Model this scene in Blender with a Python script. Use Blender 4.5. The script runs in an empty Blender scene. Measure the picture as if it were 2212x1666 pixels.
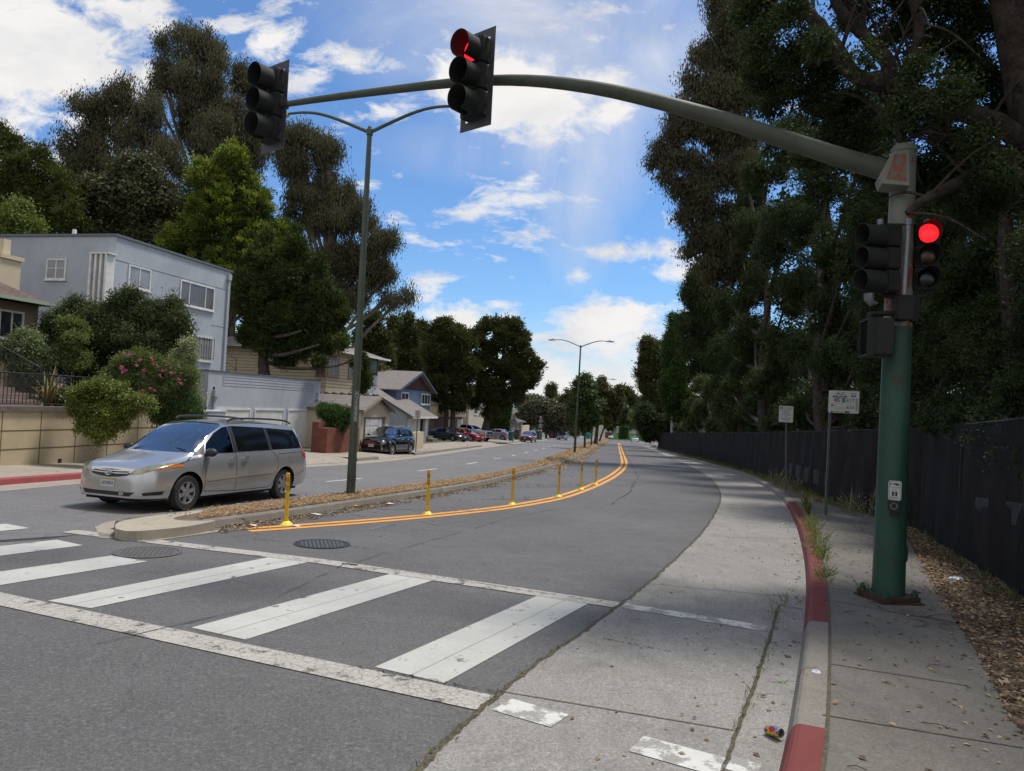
import bpy,bmesh,math,random
import numpy as np
from mathutils import Vector,Matrix
R=math.radians
SC=bpy.context.scene
COL=SC.collection
# ------------------------------------------------------------------ camera
FPX,CX,CY=1572.0,1106.0,833.0
PITCH,ROLL,EYE=R(1.64),R(2.9),1.9
SLOPE,SAZ=0.03,R(11)
FW=Vector((0,math.cos(PITCH),math.sin(PITCH)))
RT0=Vector((1,0,0));UP0=RT0.cross(FW)
RT=RT0*math.cos(ROLL)+UP0*math.sin(ROLL);UP=RT.cross(FW)
CAM=Vector((0,0,EYE))
cd=bpy.data.cameras.new('camera');cam=bpy.data.objects.new('camera',cd);COL.objects.link(cam)
cam.matrix_world=Matrix.Translation(CAM)@Matrix((RT,UP,-FW)).transposed().to_4x4()
cd.sensor_width=36;cd.lens=36*FPX/2212;cd.clip_end=20000;cd.clip_start=0.05
SC.camera=cam
# ------------------------------------------------------------------ light
SUN_AZ,SUN_EL=R(55),R(68)
SC.view_settings.view_transform='Standard';SC.view_settings.look='None'
SC.view_settings.exposure=0.8;SC.view_settings.gamma=1
SC.cycles.max_bounces=6;SC.cycles.diffuse_bounces=3;SC.cycles.glossy_bounces=3
SC.cycles.transmission_bounces=4;SC.cycles.transparent_max_bounces=6
SC.cycles.caustics_reflective=False;SC.cycles.caustics_refractive=False
sd=bpy.data.lights.new('sun','SUN');sd.energy=2.1;sd.angle=R(11);sd.color=(1,.955,.88)
so=bpy.data.objects.new('sun',sd);COL.objects.link(so)
sdir=Vector((math.sin(SUN_AZ)*math.cos(SUN_EL),math.cos(SUN_AZ)*math.cos(SUN_EL),math.sin(SUN_EL)))
so.rotation_euler=sdir.to_track_quat('Z','Y').to_euler()
so.location=(0,0,60)
def ray(x,y):
 return FW+RT*((x-CX)/FPX)-UP*((y-CY)/FPX)
def at(x,y,d):
 return CAM+ray(x,y)*d
NRM=Vector((SLOPE*math.sin(SAZ),SLOPE*math.cos(SAZ),1))
def gz(X,Y):
 return-SLOPE*(X*math.sin(SAZ)+Y*math.cos(SAZ))
def gp(x,y,dz=0.0):
 d=ray(x,y);t=(-EYE+dz)/NRM.dot(d)
 return CAM+d*t
def onp(x,y,O,az,off=0.0):
 u=Vector((math.sin(az),math.cos(az),0));v=Vector((math.cos(az),-math.sin(az),0))
 d=ray(x,y);t=((O-CAM).dot(v)+off)/d.dot(v)
 return CAM+d*t
# ------------------------------------------------------------------ world: sky with clouds
def world():
 w=bpy.data.worlds.new("World");SC.world=w;w.use_nodes=True
 nt=w.node_tree;N=nt.nodes;L=nt.links;N.clear()
 def nd(t,**k):
  n=N.new(t)
  for a,b in k.items():setattr(n,a,b)
  return n
 def m(op,a,b=None,c=None,clamp=False):
  n=nd('ShaderNodeMath',operation=op,use_clamp=clamp)
  for i,s in enumerate((a,b,c)):
   if s is None:continue
   if isinstance(s,(int,float)):n.inputs[i].default_value=s
   else:L.new(s,n.inputs[i])
  return n.outputs[0]
 tc=nd('ShaderNodeTexCoord');D=tc.outputs['Generated']
 sky=nd('ShaderNodeTexSky',sky_type='NISHITA',sun_disc=False,sun_elevation=SUN_EL,sun_rotation=SUN_AZ,
             air_density=1.0,dust_density=.35,ozone_density=2.2)
 sep=nd('ShaderNodeSeparateXYZ');L.new(D,sep.inputs[0])
 X,Y,Z=sep.outputs
 zc=m('MAXIMUM',Z,0.02)
 yc=m('MAXIMUM',Y,0.05)
 U=m('DIVIDE',X,yc);V=m('DIVIDE',Z,yc)
 comb=nd('ShaderNodeCombineXYZ');L.new(U,comb.inputs[0]);L.new(V,comb.inputs[1])
 lay=nd('ShaderNodeCombineXYZ');L.new(m('DIVIDE',X,m('ADD',zc,.12)),lay.inputs[0]);L.new(m('DIVIDE',Y,m('ADD',zc,.12)),lay.inputs[1])
 def noise(vec,scale,detail=8,rough=.6,dist=0.0,w=0.0,sx=1,sy=1):
  mp=nd('ShaderNodeMapping');L.new(vec,mp.inputs[0]);mp.inputs['Scale'].default_value=(sx,sy,1);mp.inputs['Location'].default_value=(w,w*1.7,w)
  n=nd('ShaderNodeTexNoise');L.new(mp.outputs[0],n.inputs['Vector'])
  n.inputs['Scale'].default_value=scale;n.inputs['Detail'].default_value=detail
  n.inputs['Roughness'].default_value=rough;n.inputs['Distortion'].default_value=dist
  return n.outputs['Fac']
 def blob(x,y,rx,ry,k=1.0,rot=0.0):
  d=ray(x,y);u0,v0=d.x/d.y,d.z/d.y
  rx,ry=rx/FPX,ry/FPX
  du=m('SUBTRACT',U,u0);dv=m('SUBTRACT',V,v0)
  c,s=math.cos(R(rot)+ROLL*0),math.sin(R(rot))
  a=m('MULTIPLY',m('ADD',m('MULTIPLY',du,c),m('MULTIPLY',dv,s)),1/rx)
  b=m('MULTIPLY',m('SUBTRACT',m('MULTIPLY',dv,c),m('MULTIPLY',du,s)),1/ry)
  r2=m('ADD',m('MULTIPLY',a,a),m('MULTIPLY',b,b))
  return m('MULTIPLY',m('SUBTRACT',1.0,m('SQRT',r2),clamp=True),k)
 def total(lst):
  o=lst[0]
  for q in lst[1:]:o=m('MAXIMUM',o,q)
  return o
 billow=noise(comb.outputs[0],6.5,13,.60,.25,3.1)
 fine=noise(comb.outputs[0],24,12,.68,.5,7.7,.8,1.3)
 wisp=noise(comb.outputs[0],11,12,.64,.5,1.3,.6,1.8)
 solid=total([blob(60,130,520,300,1.15,-25),blob(250,20,330,110,.8),blob(20,330,230,120,.75),
                   blob(1130,200,250,120,.92,-8),blob(1010,190,110,90,.95),blob(1300,175,150,100,.95),blob(1330,240,110,70,.8),blob(1275,85,90,45,.8),
                   blob(1390,545,230,60,1.05,4),blob(1250,590,70,50,.8),blob(1350,690,300,100,1.05,6),blob(1470,470,120,60,.9),
                   blob(750,130,150,75,1.1,-6),blob(580,90,130,60,.7,15),blob(1290,850,700,110,.75),blob(980,690,260,60,.7)])
 thin=total([blob(1000,470,260,100,.75),blob(860,380,60,34,1.0),blob(800,400,110,40,.75),blob(1145,385,80,34,.95,20),blob(1090,352,60,22,.8),
                  blob(940,620,160,40,.7),blob(1130,610,110,26,.9),blob(1075,655,70,26,.8),blob(930,610,130,40,.7),blob(1090,500,90,34,.8),blob(1080,558,80,22,.8),blob(940,525,90,18,.7),
                  blob(640,170,190,70,.72,-10),blob(480,60,190,90,.72),blob(820,250,150,50,.7,15),blob(1060,270,110,45,.8),blob(700,20,260,60,.62),
                  blob(1480,590,110,40,.8),blob(1330,760,520,110,.85)])
 sm=m('SUBTRACT',m('ADD',m('MULTIPLY',solid,.95),m('MULTIPLY',m('SUBTRACT',billow,.5),2.1)),.32)
 sm=m('ADD',sm,m('MULTIPLY',m('SUBTRACT',fine,.5),1.1))
 f1=m('MULTIPLY',sm,3.0,clamp=True)
 tm=m('SUBTRACT',m('ADD',thin,m('MULTIPLY',m('SUBTRACT',wisp,.5),3.4)),.40)
 tm=m('ADD',tm,m('MULTIPLY',m('SUBTRACT',fine,.5),1.3))
 f2=m('MULTIPLY',m('MULTIPLY',tm,2.0,clamp=True),.88)
 veil=total([blob(1200,290,260,140,1.1),blob(1245,420,110,230,.95,3),blob(1255,300,190,230,.95),blob(1235,480,80,110,.8),blob(1100,330,330,90,.5)])
 vtop=total([blob(1150,30,560,270,1.0),blob(1420,120,260,210,.8,30)]);soft=noise(comb.outputs[0],3.5,9,.62,.9,6.1,.8,1.3);f5=m('MULTIPLY',m('MULTIPLY',vtop,m('MULTIPLY',m('SUBTRACT',soft,.25),2.6,clamp=True)),.95,clamp=True)
 streak=noise(comb.outputs[0],7,6,.6,.8,5.2,1.5,.32)
 f3=m('MULTIPLY',m('MULTIPLY',m('POWER',veil,.8),m('ADD',.10,m('MULTIPLY',m('SUBTRACT',streak,.25),2.0),clamp=True)),.62,clamp=True)
 hz=m('MULTIPLY',m('SUBTRACT',1.0,m('DIVIDE',Z,.13),clamp=True),.75)
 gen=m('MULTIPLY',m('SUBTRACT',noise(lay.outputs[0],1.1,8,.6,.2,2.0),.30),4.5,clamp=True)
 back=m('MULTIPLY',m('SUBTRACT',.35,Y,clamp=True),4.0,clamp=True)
 f4=m('MULTIPLY',gen,back)  # unseen clouds behind the camera, thickened to whiten the fill light
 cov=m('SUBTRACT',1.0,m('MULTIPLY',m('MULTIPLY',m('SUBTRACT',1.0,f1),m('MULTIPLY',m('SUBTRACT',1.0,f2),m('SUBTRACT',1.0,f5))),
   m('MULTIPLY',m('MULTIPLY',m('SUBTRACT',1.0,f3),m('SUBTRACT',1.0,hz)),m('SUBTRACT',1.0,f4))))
 sh=m('MULTIPLY',m('SUBTRACT',noise(comb.outputs[0],6.5,8,.6,.1,9.4,.8,1.6),.42),2.2,clamp=True)
 ccol=nd('ShaderNodeMix',data_type='RGBA');L.new(sh,ccol.inputs['Factor'])
 ccol.inputs['A'].default_value=(6.6,6.5,6.4,1);ccol.inputs['B'].default_value=(4.4,4.5,4.8,1)
 tint=nd('ShaderNodeMix',data_type='RGBA',blend_type='MULTIPLY');tint.inputs['Factor'].default_value=1
 L.new(sky.outputs[0],tint.inputs['A']);tint.inputs['B'].default_value=(.62,.84,1.06,1)
 mix=nd('ShaderNodeMix',data_type='RGBA');L.new(cov,mix.inputs['Factor']);L.new(tint.outputs['Result'],mix.inputs['A']);L.new(ccol.outputs['Result'],mix.inputs['B'])
 bg=nd('ShaderNodeBackground');L.new(mix.outputs['Result'],bg.inputs[0]);bg.inputs[1].default_value=.08
 out=nd('ShaderNodeOutputWorld');L.new(bg.outputs[0],out.inputs[0])
 w.cycles.sampling_method='MANUAL';w.cycles.sample_map_resolution=1024
world()
# ------------------------------------------------------------------ materials
MATS={}
def mat(name,col,rough=.65,metal=0.0,col2=None,nscale=6.0,ndetail=5,contrast=1.6,bump=0.0,bscale=None,spec=.5,coat=0.0,emit=None,world=False):
 """plain paint or mineral: colour col drifting to col2 with a noise, optional bump"""
 if name in MATS:return MATS[name]
 m=bpy.data.materials.new(name);m.use_nodes=True;nt=m.node_tree;N=nt.nodes;L=nt.links
 p=N['Principled BSDF'];p.inputs['Roughness'].default_value=rough;p.inputs['Metallic'].default_value=metal
 p.inputs['Specular IOR Level'].default_value=spec;p.inputs['Coat Weight'].default_value=coat
 p.inputs['Coat Roughness'].default_value=.06
 p.inputs['Base Color'].default_value=(*col,1)
 if col2 or bump:
  if world:
   g=N.new('ShaderNodeNewGeometry');vec=g.outputs['Position']
  else:
   g=N.new('ShaderNodeTexCoord');vec=g.outputs['Object']
 if col2:
  n=N.new('ShaderNodeTexNoise');L.new(vec,n.inputs['Vector']);n.inputs['Scale'].default_value=nscale;n.inputs['Detail'].default_value=ndetail;n.inputs['Roughness'].default_value=.65
  r=N.new('ShaderNodeMapRange');L.new(n.outputs['Fac'],r.inputs[0]);r.inputs[1].default_value=.5-.5/contrast*.5;r.inputs[2].default_value=.5+.5/contrast*.5
  mx=N.new('ShaderNodeMix');mx.data_type='RGBA';L.new(r.outputs[0],mx.inputs['Factor']);mx.inputs['A'].default_value=(*col,1);mx.inputs['B'].default_value=(*col2,1)
  L.new(mx.outputs['Result'],p.inputs['Base Color'])
 if bump:
  n=N.new('ShaderNodeTexNoise');L.new(vec,n.inputs['Vector']);n.inputs['Scale'].default_value=bscale or nscale*4;n.inputs['Detail'].default_value=4
  b=N.new('ShaderNodeBump');b.inputs['Strength'].default_value=bump;b.inputs['Distance'].default_value=.02;L.new(n.outputs['Fac'],b.inputs['Height']);L.new(b.outputs[0],p.inputs['Normal'])
 if emit:
  p.inputs['Emission Color'].default_value=(*emit[0],1);p.inputs['Emission Strength'].default_value=emit[1]
 MATS[name]=m
 return m
class NT:
 def __init__(s,name):
  s.m=bpy.data.materials.new(name);s.m.use_nodes=True;s.nt=s.m.node_tree;s.N=s.nt.nodes;s.L=s.nt.links
  s.p=s.N['Principled BSDF'];MATS[name]=s.m
  s.pos=s.N.new('ShaderNodeNewGeometry').outputs['Position']
 def _in(s,sock,v):
  if isinstance(v,(int,float)):sock.default_value=v
  elif isinstance(v,tuple):sock.default_value=(*v,1) if len(v)==3 else v
  else:s.L.new(v,sock)
 def noise(s,scale,detail=5,rough=.6,dist=0,vec=None,sc=(1,1,1)):
  mp=s.N.new('ShaderNodeMapping');s.L.new(vec or s.pos,mp.inputs[0]);mp.inputs['Scale'].default_value=sc
  n=s.N.new('ShaderNodeTexNoise');s.L.new(mp.outputs[0],n.inputs['Vector']);n.inputs['Scale'].default_value=scale
  n.inputs['Detail'].default_value=detail;n.inputs['Roughness'].default_value=rough;n.inputs['Distortion'].default_value=dist
  s.last=n
  return n.outputs['Fac']
 def vor(s,scale,feature='DISTANCE_TO_EDGE',vec=None,rnd=1.0):
  n=s.N.new('ShaderNodeTexVoronoi');n.feature=feature;s.L.new(vec or s.pos,n.inputs['Vector']);n.inputs['Scale'].default_value=scale;n.inputs['Randomness'].default_value=rnd
  return n.outputs[0]
 def warp(s,amt,scale):
  n=s.N.new('ShaderNodeTexNoise');s.L.new(s.pos,n.inputs['Vector']);n.inputs['Scale'].default_value=scale;n.inputs['Detail'].default_value=4
  a=s.N.new('ShaderNodeVectorMath');a.operation='MULTIPLY_ADD';s.L.new(n.outputs['Color'],a.inputs[0]);a.inputs[1].default_value=(amt,amt,amt);s.L.new(s.pos,a.inputs[2])
  return a.outputs[0]
 def rng(s,v,a,b,c=0.,d=1.):
  n=s.N.new('ShaderNodeMapRange');s.L.new(v,n.inputs[0])
  for i,q in enumerate((a,b,c,d)):n.inputs[i+1].default_value=q
  return n.outputs[0]
 def mx(s,f,a,b,mode='MIX'):
  n=s.N.new('ShaderNodeMix');n.data_type='RGBA';n.blend_type=mode
  s._in(n.inputs['Factor'],f);s._in(n.inputs['A'],a);s._in(n.inputs['B'],b)
  return n.outputs['Result']
 def ma(s,op,a,b=0.0):
  n=s.N.new('ShaderNodeMath');n.operation=op;s._in(n.inputs[0],a);s._in(n.inputs[1],b)
  return n.outputs[0]
 def attr(s,name):
  n=s.N.new('ShaderNodeAttribute');n.attribute_name=name
  return n.outputs['Fac']
 def bump(s,h,strength,dist=.01):
  b=s.N.new('ShaderNodeBump');b.inputs['Strength'].default_value=strength;b.inputs['Distance'].default_value=dist
  s.L.new(h,b.inputs['Height']);s.L.new(b.outputs[0],s.p.inputs['Normal'])
 def out(s,col,rough=.8,spec=.4,metal=0.):
  s._in(s.p.inputs['Base Color'],col);s._in(s.p.inputs['Roughness'],rough);s.p.inputs['Specular IOR Level'].default_value=spec;s.p.inputs['Metallic'].default_value=metal
  return s.m
def asphalt(name,c1,c2,crk=.5):
 t=NT(name)
 sp=t.noise(150,3,.75);big=t.noise(.35,6,.6,.4);mid=t.noise(3.5,6,.65)
 col=t.mx(t.rng(big,.35,.65),c1,c2)
 col=t.mx(t.rng(mid,.3,.7,0,.35),col,tuple(x*.72 for x in c1))
 col=t.mx(t.rng(sp,.52,.70),col,tuple(min(1,x*2.0) for x in c2))
 col=t.mx(t.rng(sp,.40,.28),col,tuple(x*.4 for x in c1))
 peb=t.rng(t.vor(85,'F1'),.05,.16,1,0);pk=t.rng(t.noise(40,2),.6,.68)
 col=t.mx(t.ma('MULTIPLY',peb,pk),col,(.30,.29,.28))
 ag=t.noise(38,4,.8);col=t.mx(t.rng(ag,.53,.68,0,.75),col,tuple(min(1,x*1.9) for x in c2));col=t.mx(t.rng(ag,.46,.34,0,.7),col,tuple(x*.45 for x in c1))
 w=t.warp(.9,.8);cr=t.rng(t.vor(.33,vec=w),.0,.006,1,0)
 msk=t.rng(t.noise(.5,3),.5,.6)
 col=t.mx(t.ma('MULTIPLY',t.ma('MULTIPLY',cr,msk),crk),col,(.012,.012,.012))
 w2=t.warp(.25,3);cr2=t.rng(t.vor(1.7,vec=w2),.0,.02,1,0);msk2=t.rng(t.noise(.33,4,.6,0,sc=(1,.5,1)),.60,.68)
 col=t.mx(t.ma('MULTIPLY',t.ma('MULTIPLY',cr2,msk2),crk),col,(.015,.015,.015))
 t.bump(t.ma('ADD',sp,t.ma('MULTIPLY',peb,.4)),.35,.006)
 return t.out(col,t.rng(mid,.2,.8,.62,.85),.45)
def concrete(name,c1,c2,speck=.5,stain=(.08,.075,.065),patch=.5):
 t=NT(name)
 sp=t.noise(120,3,.8);big=t.noise(.8,6,.65,.5);mid=t.noise(7,6,.7)
 col=t.mx(t.rng(big,.33,.67),c1,c2)
 col=t.mx(t.rng(mid,.35,.75,0,.4),col,tuple(x*.68 for x in c1))
 col=t.mx(t.rng(sp,.54,.68,0,speck),col,tuple(x*.4 for x in c1))
 col=t.mx(t.rng(sp,.44,.32,0,speck),col,tuple(min(1,x*1.5) for x in c2))
 col=t.mx(t.rng(t.noise(1.7,8,.7,1.0),.54,.74,0,patch),col,stain)
 ag=t.noise(45,4,.8);col=t.mx(t.rng(ag,.52,.66,0,speck),col,tuple(x*.55 for x in c1));col=t.mx(t.rng(ag,.46,.35,0,speck*.8),col,tuple(min(1,x*1.35) for x in c2));lg=t.noise(2.6,7,.7,.8,sc=(1,.35,1));col=t.mx(t.rng(lg,.48,.72,0,patch),col,tuple(x*.62 for x in c1))
 w=t.warp(.6,1.2);cr=t.rng(t.vor(.45,vec=w),.0,.007,1,0)
 col=t.mx(t.ma('MULTIPLY',cr,t.rng(t.noise(.6,3),.56,.6)),col,(.03,.028,.025))
 t.bump(sp,.3,.004)
 return t.out(col,.85,.3)
def worn_paint(name,paint,under,amount,vs=9,crack=True):
 t=NT(name)
 n=t.noise(5,8,.75);sp=t.noise(140,3,.75)
 pc=t.mx(t.rng(t.noise(2.5,6,.7),.35,.7),paint,tuple(x*.82 for x in paint))
 pc=t.mx(t.rng(t.noise(26,6,.8,0,sc=(1,.4,1)),.55,.8,0,.35),pc,tuple(x*.5 for x in paint))
 bare=t.rng(n,amount-.03,amount+.03,1,0)
 if crack:
  w=t.warp(.10,7);c1=t.ma('MULTIPLY',t.rng(t.vor(vs*1.5,vec=w),.0,.07,1,0),.75);c2=t.ma('MULTIPLY',t.rng(t.vor(vs*3.6,vec=w),0,.12,1,0),.8)
  bare=t.ma('MAXIMUM',bare,t.ma('MAXIMUM',c1,t.ma('MULTIPLY',c2,t.rng(n,.4,.55,1,.1))))
  bare=t.ma('MAXIMUM',bare,t.rng(sp,.53,.6,0,.7))
 uc=t.mx(t.rng(sp,.5,.7),under,tuple(x*1.9 for x in under))
 t.bump(sp,.25,.004)
 return t.out(t.mx(bare,pc,uc),.75,.35)
def leafmat(name,dark,mid,light,rough=.5,trans=.25,spec=.4):
 t=NT(name);a=t.attr('tint')
 rp=t.N.new('ShaderNodeValToRGB');t.L.new(a,rp.inputs[0])
 e=rp.color_ramp.elements;e[0].color=(*dark,1);e[1].color=(*light,1);k=e.new(.5);k.color=(*mid,1)
 t.out(rp.outputs[0],rough,spec)
 tr=t.N.new('ShaderNodeBsdfTranslucent');hs=t.mx(1.0,rp.outputs[0],(1.1,1.25,.55),'MULTIPLY');t.L.new(hs,tr.inputs[0])
 ms=t.N.new('ShaderNodeMixShader');ms.inputs[0].default_value=trans;t.L.new(t.p.outputs[0],ms.inputs[1]);t.L.new(tr.outputs[0],ms.inputs[2])
 t.L.new(ms.outputs[0],t.N['Material Output'].inputs[0])
 return t.m
# ------------------------------------------------------------------ objects
def tag(o,label=None,cat=None,group=None,kind=None):
 if label:o['label']=label
 if cat:o['category']=cat
 if group:o['group']=group
 if kind:o['kind']=kind
 return o
def thing(name,label,cat,loc,rotz=0.0,group=None):
 o=bpy.data.objects.new(name,None);COL.objects.link(o);o.empty_display_size=.2
 o.location=loc;o.rotation_euler=(0,0,rotz)
 return tag(o,label,cat,group)
def loc_matrix(o):
 return Matrix.Translation(o.location)@o.rotation_euler.to_matrix().to_4x4()
class MB:
 def __init__(s):s.v=[];s.f=[];s.mi=[];s.cur=0;s.attrs=None
 def add(s,vs,fs,mi=None):
  b=len(s.v);s.v+=[tuple(v) for v in vs]
  for f in fs:s.f.append(tuple(b+i for i in f));s.mi.append(s.cur if mi is None else mi)
  return s
 def box(s,a,b,mi=None,M=None):
  (x0,y0,z0),(x1,y1,z1)=a,b
  vs=[Vector(p) for p in ((x0,y0,z0),(x1,y0,z0),(x1,y1,z0),(x0,y1,z0),(x0,y0,z1),(x1,y0,z1),(x1,y1,z1),(x0,y1,z1))]
  if M:vs=[M@v for v in vs]
  return s.add(vs,[(0,3,2,1),(4,5,6,7),(0,1,5,4),(1,2,6,5),(2,3,7,6),(3,0,4,7)],mi)
 def rbox(s,a,b,r,mi=None,M=None):
  (x0,y0,z0),(x1,y1,z1)=a,b;pts=[]
  for cx,cz,a0 in ((x1-r,z1-r,0),(x0+r,z1-r,90),(x0+r,z0+r,180),(x1-r,z0+r,270)):
   for k in range(4):
    t=R(a0+k*30);pts.append((cx+r*math.cos(t),cz+r*math.sin(t)))
  return s.prism([(p[0],y0,p[1]) for p in pts],(0,y1-y0,0),mi,M)
 def prism(s,pts,d,mi=None,M=None):
  n=len(pts);d=Vector(d);vs=[Vector(p) for p in pts]+[Vector(p)+d for p in pts]
  if M:vs=[M@v for v in vs]
  return s.add(vs,[tuple(range(n)),tuple(range(2*n-1,n-1,-1))]+[(i,i+n,(i+1)%n+n,(i+1)%n) for i in range(n)],mi)
 def poly(s,pts,mi=None):return s.add(pts,[tuple(range(len(pts)))],mi)
 def tube(s,pts,rad,n=10,mi=None,cap=True,M=None):
  pts=[Vector(p) for p in pts];m_=len(pts)
  if isinstance(rad,(int,float)):rad=[rad]*m_
  vs=[];ref=None
  for i,p in enumerate(pts):
   t=(pts[min(i+1,m_-1)]-pts[max(i-1,0)]).normalized()
   if ref is None:
    ref=t.cross(Vector((0,0,1)))
    if ref.length<.1:ref=t.cross(Vector((0,1,0)))
   a=(ref-t*ref.dot(t)).normalized();ref=a;b=t.cross(a)
   for k in range(n):
    q=2*math.pi*k/n;vs.append(p+(a*math.cos(q)+b*math.sin(q))*rad[i])
  if M:vs=[M@v for v in vs]
  fs=[(i*n+k,i*n+(k+1)%n,(i+1)*n+(k+1)%n,(i+1)*n+k) for i in range(m_-1) for k in range(n)]
  if cap:fs+=[tuple(range(n-1,-1,-1)),tuple((m_-1)*n+k for k in range(n))]
  return s.add(vs,fs,mi)
 def lathe(s,prof,n=20,mi=None,M=None,a0=0.0,a1=2*math.pi):
  full=abs(a1-a0-2*math.pi)<1e-6;c=n if full else n+1;vs=[]
  for r,z in prof:
   for k in range(c):
    q=a0+(a1-a0)*k/n;vs.append(Vector((r*math.cos(q),r*math.sin(q),z)))
  if M:vs=[M@v for v in vs]
  fs=[(i*c+k,i*c+(k+1)%c,(i+1)*c+(k+1)%c,(i+1)*c+k) for i in range(len(prof)-1) for k in range(n)]
  return s.add(vs,fs,mi)
 def build(s,name,mats,parent=None,world=False,smooth=False,sharp=35):
  me=bpy.data.meshes.new(name);me.from_pydata(s.v,[],s.f)
  if not isinstance(mats,(list,tuple)):mats=[mats]
  for m_ in mats:me.materials.append(m_)
  if len(mats)>1:me.polygons.foreach_set('material_index',s.mi)
  if world and parent is not None:me.transform(loc_matrix(parent).inverted())
  me.validate()
  if smooth:
   me.polygons.foreach_set('use_smooth',[True]*len(me.polygons));me.set_sharp_from_angle(angle=R(sharp))
  me.update()
  o=bpy.data.objects.new(name,me);COL.objects.link(o)
  if parent is not None:o.parent=parent
  return o
def kids(o):return [c for c in bpy.data.objects if c.parent==o]
def copy_tree(o,parent=None,table=None):
 if table is None:
  table={}
  for c in bpy.data.objects:
   if c.parent:table.setdefault(c.parent.name,[]).append(c)
 c=o.copy();COL.objects.link(c);c.parent=parent
 for ch in table.get(o.name,[]):copy_tree(ch,c,table)
 return c
def chaikin(P,n=2):
 P=[Vector(p) for p in P]
 for _ in range(n):
  Q=[P[0]]
  for a,b in zip(P,P[1:]):Q+=[a*.75+b*.25,a*.25+b*.75]
  P=Q+[P[-1]]
 return P
def ribbon(mb,P,w0,w1,dz=0.0,mi=None,dash=None):
 P=[Vector(p) for p in P];n=len(P);L_,R_=[],[]
 for i,p in enumerate(P):
  t=P[min(i+1,n-1)]-P[max(i-1,0)];t.z=0;t.normalize();s=Vector((t.y,-t.x,0))
  for w,out in ((w0,L_),(w1,R_)):
   q=p+s*w;out.append(Vector((q.x,q.y,gz(q.x,q.y)+dz)))
 vs=L_+R_
 mb.add(vs,[(i,i+n,i+1+n,i+1) for i in range(n-1)],mi)
 return L_,R_
def offs(P,w,dz=0.0):
 P=[Vector(p) for p in P];n=len(P);o=[]
 for i,p in enumerate(P):
  t=P[min(i+1,n-1)]-P[max(i-1,0)];t.z=0;t.normalize();q=p+Vector((t.y,-t.x,0))*w
  o.append(Vector((q.x,q.y,gz(q.x,q.y)+dz)))
 return o
def strip(mb,A,B,mi=None):
 n=len(A);mb.add(list(A)+list(B),[(i,i+n,i+1+n,i+1) for i in range(n-1)],mi)
def resample(P,n):
 P=[Vector(p) for p in P];d=[0]
 for a,b in zip(P,P[1:]):d.append(d[-1]+(b-a).length)
 out=[];j=0
 for k in range(n):
  t=d[-1]*k/(n-1)
  while j<len(P)-2 and d[j+1]<t:j+=1
  q=(t-d[j])/max(1e-9,d[j+1]-d[j]);out.append(P[j].lerp(P[j+1],q))
 return out
# ------------------------------------------------------------------ the street
def GP(lst,dz=0.0):return [gp(x,y,dz) for x,y in lst]
rnd=random.Random(7)
M_ASPH=asphalt('asphalt',(.072,.069,.067),(.110,.106,.103),.25)
M_ASPH2=asphalt('old_asphalt',(.115,.111,.109),(.15,.145,.142),.8)
M_CONC=concrete('concrete_gutter',(.232,.220,.200),(.30,.287,.265),.9,patch=.5)
M_WALK=concrete('concrete_walk',(.135,.125,.108),(.18,.168,.148),.6,patch=.65)
M_CURB=concrete('concrete_kerb',(.19,.172,.145),(.25,.23,.20),.6)
M_APRON=concrete('concrete_apron',(.30,.26,.215),(.37,.325,.27),.4,patch=.4)
M_RED=worn_paint('red_kerb_paint',(.17,.038,.034),(.13,.10,.09),.34,5,False)
M_DIRT=mat('dry_soil',(.15,.10,.065),.95,col2=(.11,.085,.06),nscale=5,ndetail=9,bump=.8,world=True)
M_GROUND=mat('ground_soil',(.13,.12,.075),.95,col2=(.07,.075,.04),nscale=.9,ndetail=9,bump=.6,world=True)
M_BAR=worn_paint('crossing_paint',(.47,.47,.435),(.085,.08,.075),.385,3,False)
M_LINE=worn_paint('worn_line_paint',(.50,.47,.42),(.085,.08,.075),.42,9)
M_FLAKE=worn_paint('flaking_paint',(.62,.61,.57),(.25,.24,.22),.50,4,False)
M_YEL=worn_paint('yellow_line_paint',(.74,.33,.055),(.10,.08,.06),.30,3,False)
M_FAINT=worn_paint('faint_line_paint',(.22,.22,.21),(.08,.08,.08),.47,4,False)
M_JOINT=mat('joint_dirt',(.035,.03,.022),.95,col2=(.12,.10,.06),nscale=40,ndetail=3,world=True)
M_CRACK=mat('open_crack',(.012,.012,.012),1)
def hump(Y):
 return 0.0
def sheet(name,m_,fn,X,Y,kind='structure'):
 vs=[(x,y,fn(x,y)) for y in Y for x in X];nx=len(X)
 mb=MB().add(vs,[(j*nx+i,j*nx+i+1,(j+1)*nx+i+1,(j+1)*nx+i) for j in range(len(Y)-1) for i in range(nx-1)])
 return tag(mb.build(name,m_,smooth=True),kind=kind)
def gr(x,y):
 d=x*math.sin(SAZ)+y*math.cos(SAZ)
 return-SLOPE*min(d,420)-.012
xs=[-9000,-4000,-1500,-600,-300,-150,-80,-40,-20,0,20,40,80,150,300,600,1500,4000,9000]
ys=[-60,-20,0,40,100,180,260,340,400,430,460,600,1000,2500,6000,9000]
sheet('ground',M_GROUND,lambda x,y:gr(x,y)-.02,xs,ys)
EDGE=GP([(760,1830),(905,1666),(1000,1575),(1100,1480),(1220,1395),(1340,1310),(1410,1255),(1480,1190),(1522,1148),(1546,1110),(1560,1076),(1551,1050),(1531,1030),(1485,1004),(1437,984),(1404,970),(1385,963)])
KERB=GP([(1640,1830),(1668,1720),(1690,1640),(1712,1520),(1728,1420),(1739,1330),(1742,1260),(1735,1190),(1717,1126),(1693,1082),(1648,1049),(1596,1024),(1551,1012),(1512,1000),(1453,983),(1425,972),(1402,964)])
edge=resample(chaikin(EDGE),120);kerb=chaikin(KERB)
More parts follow.
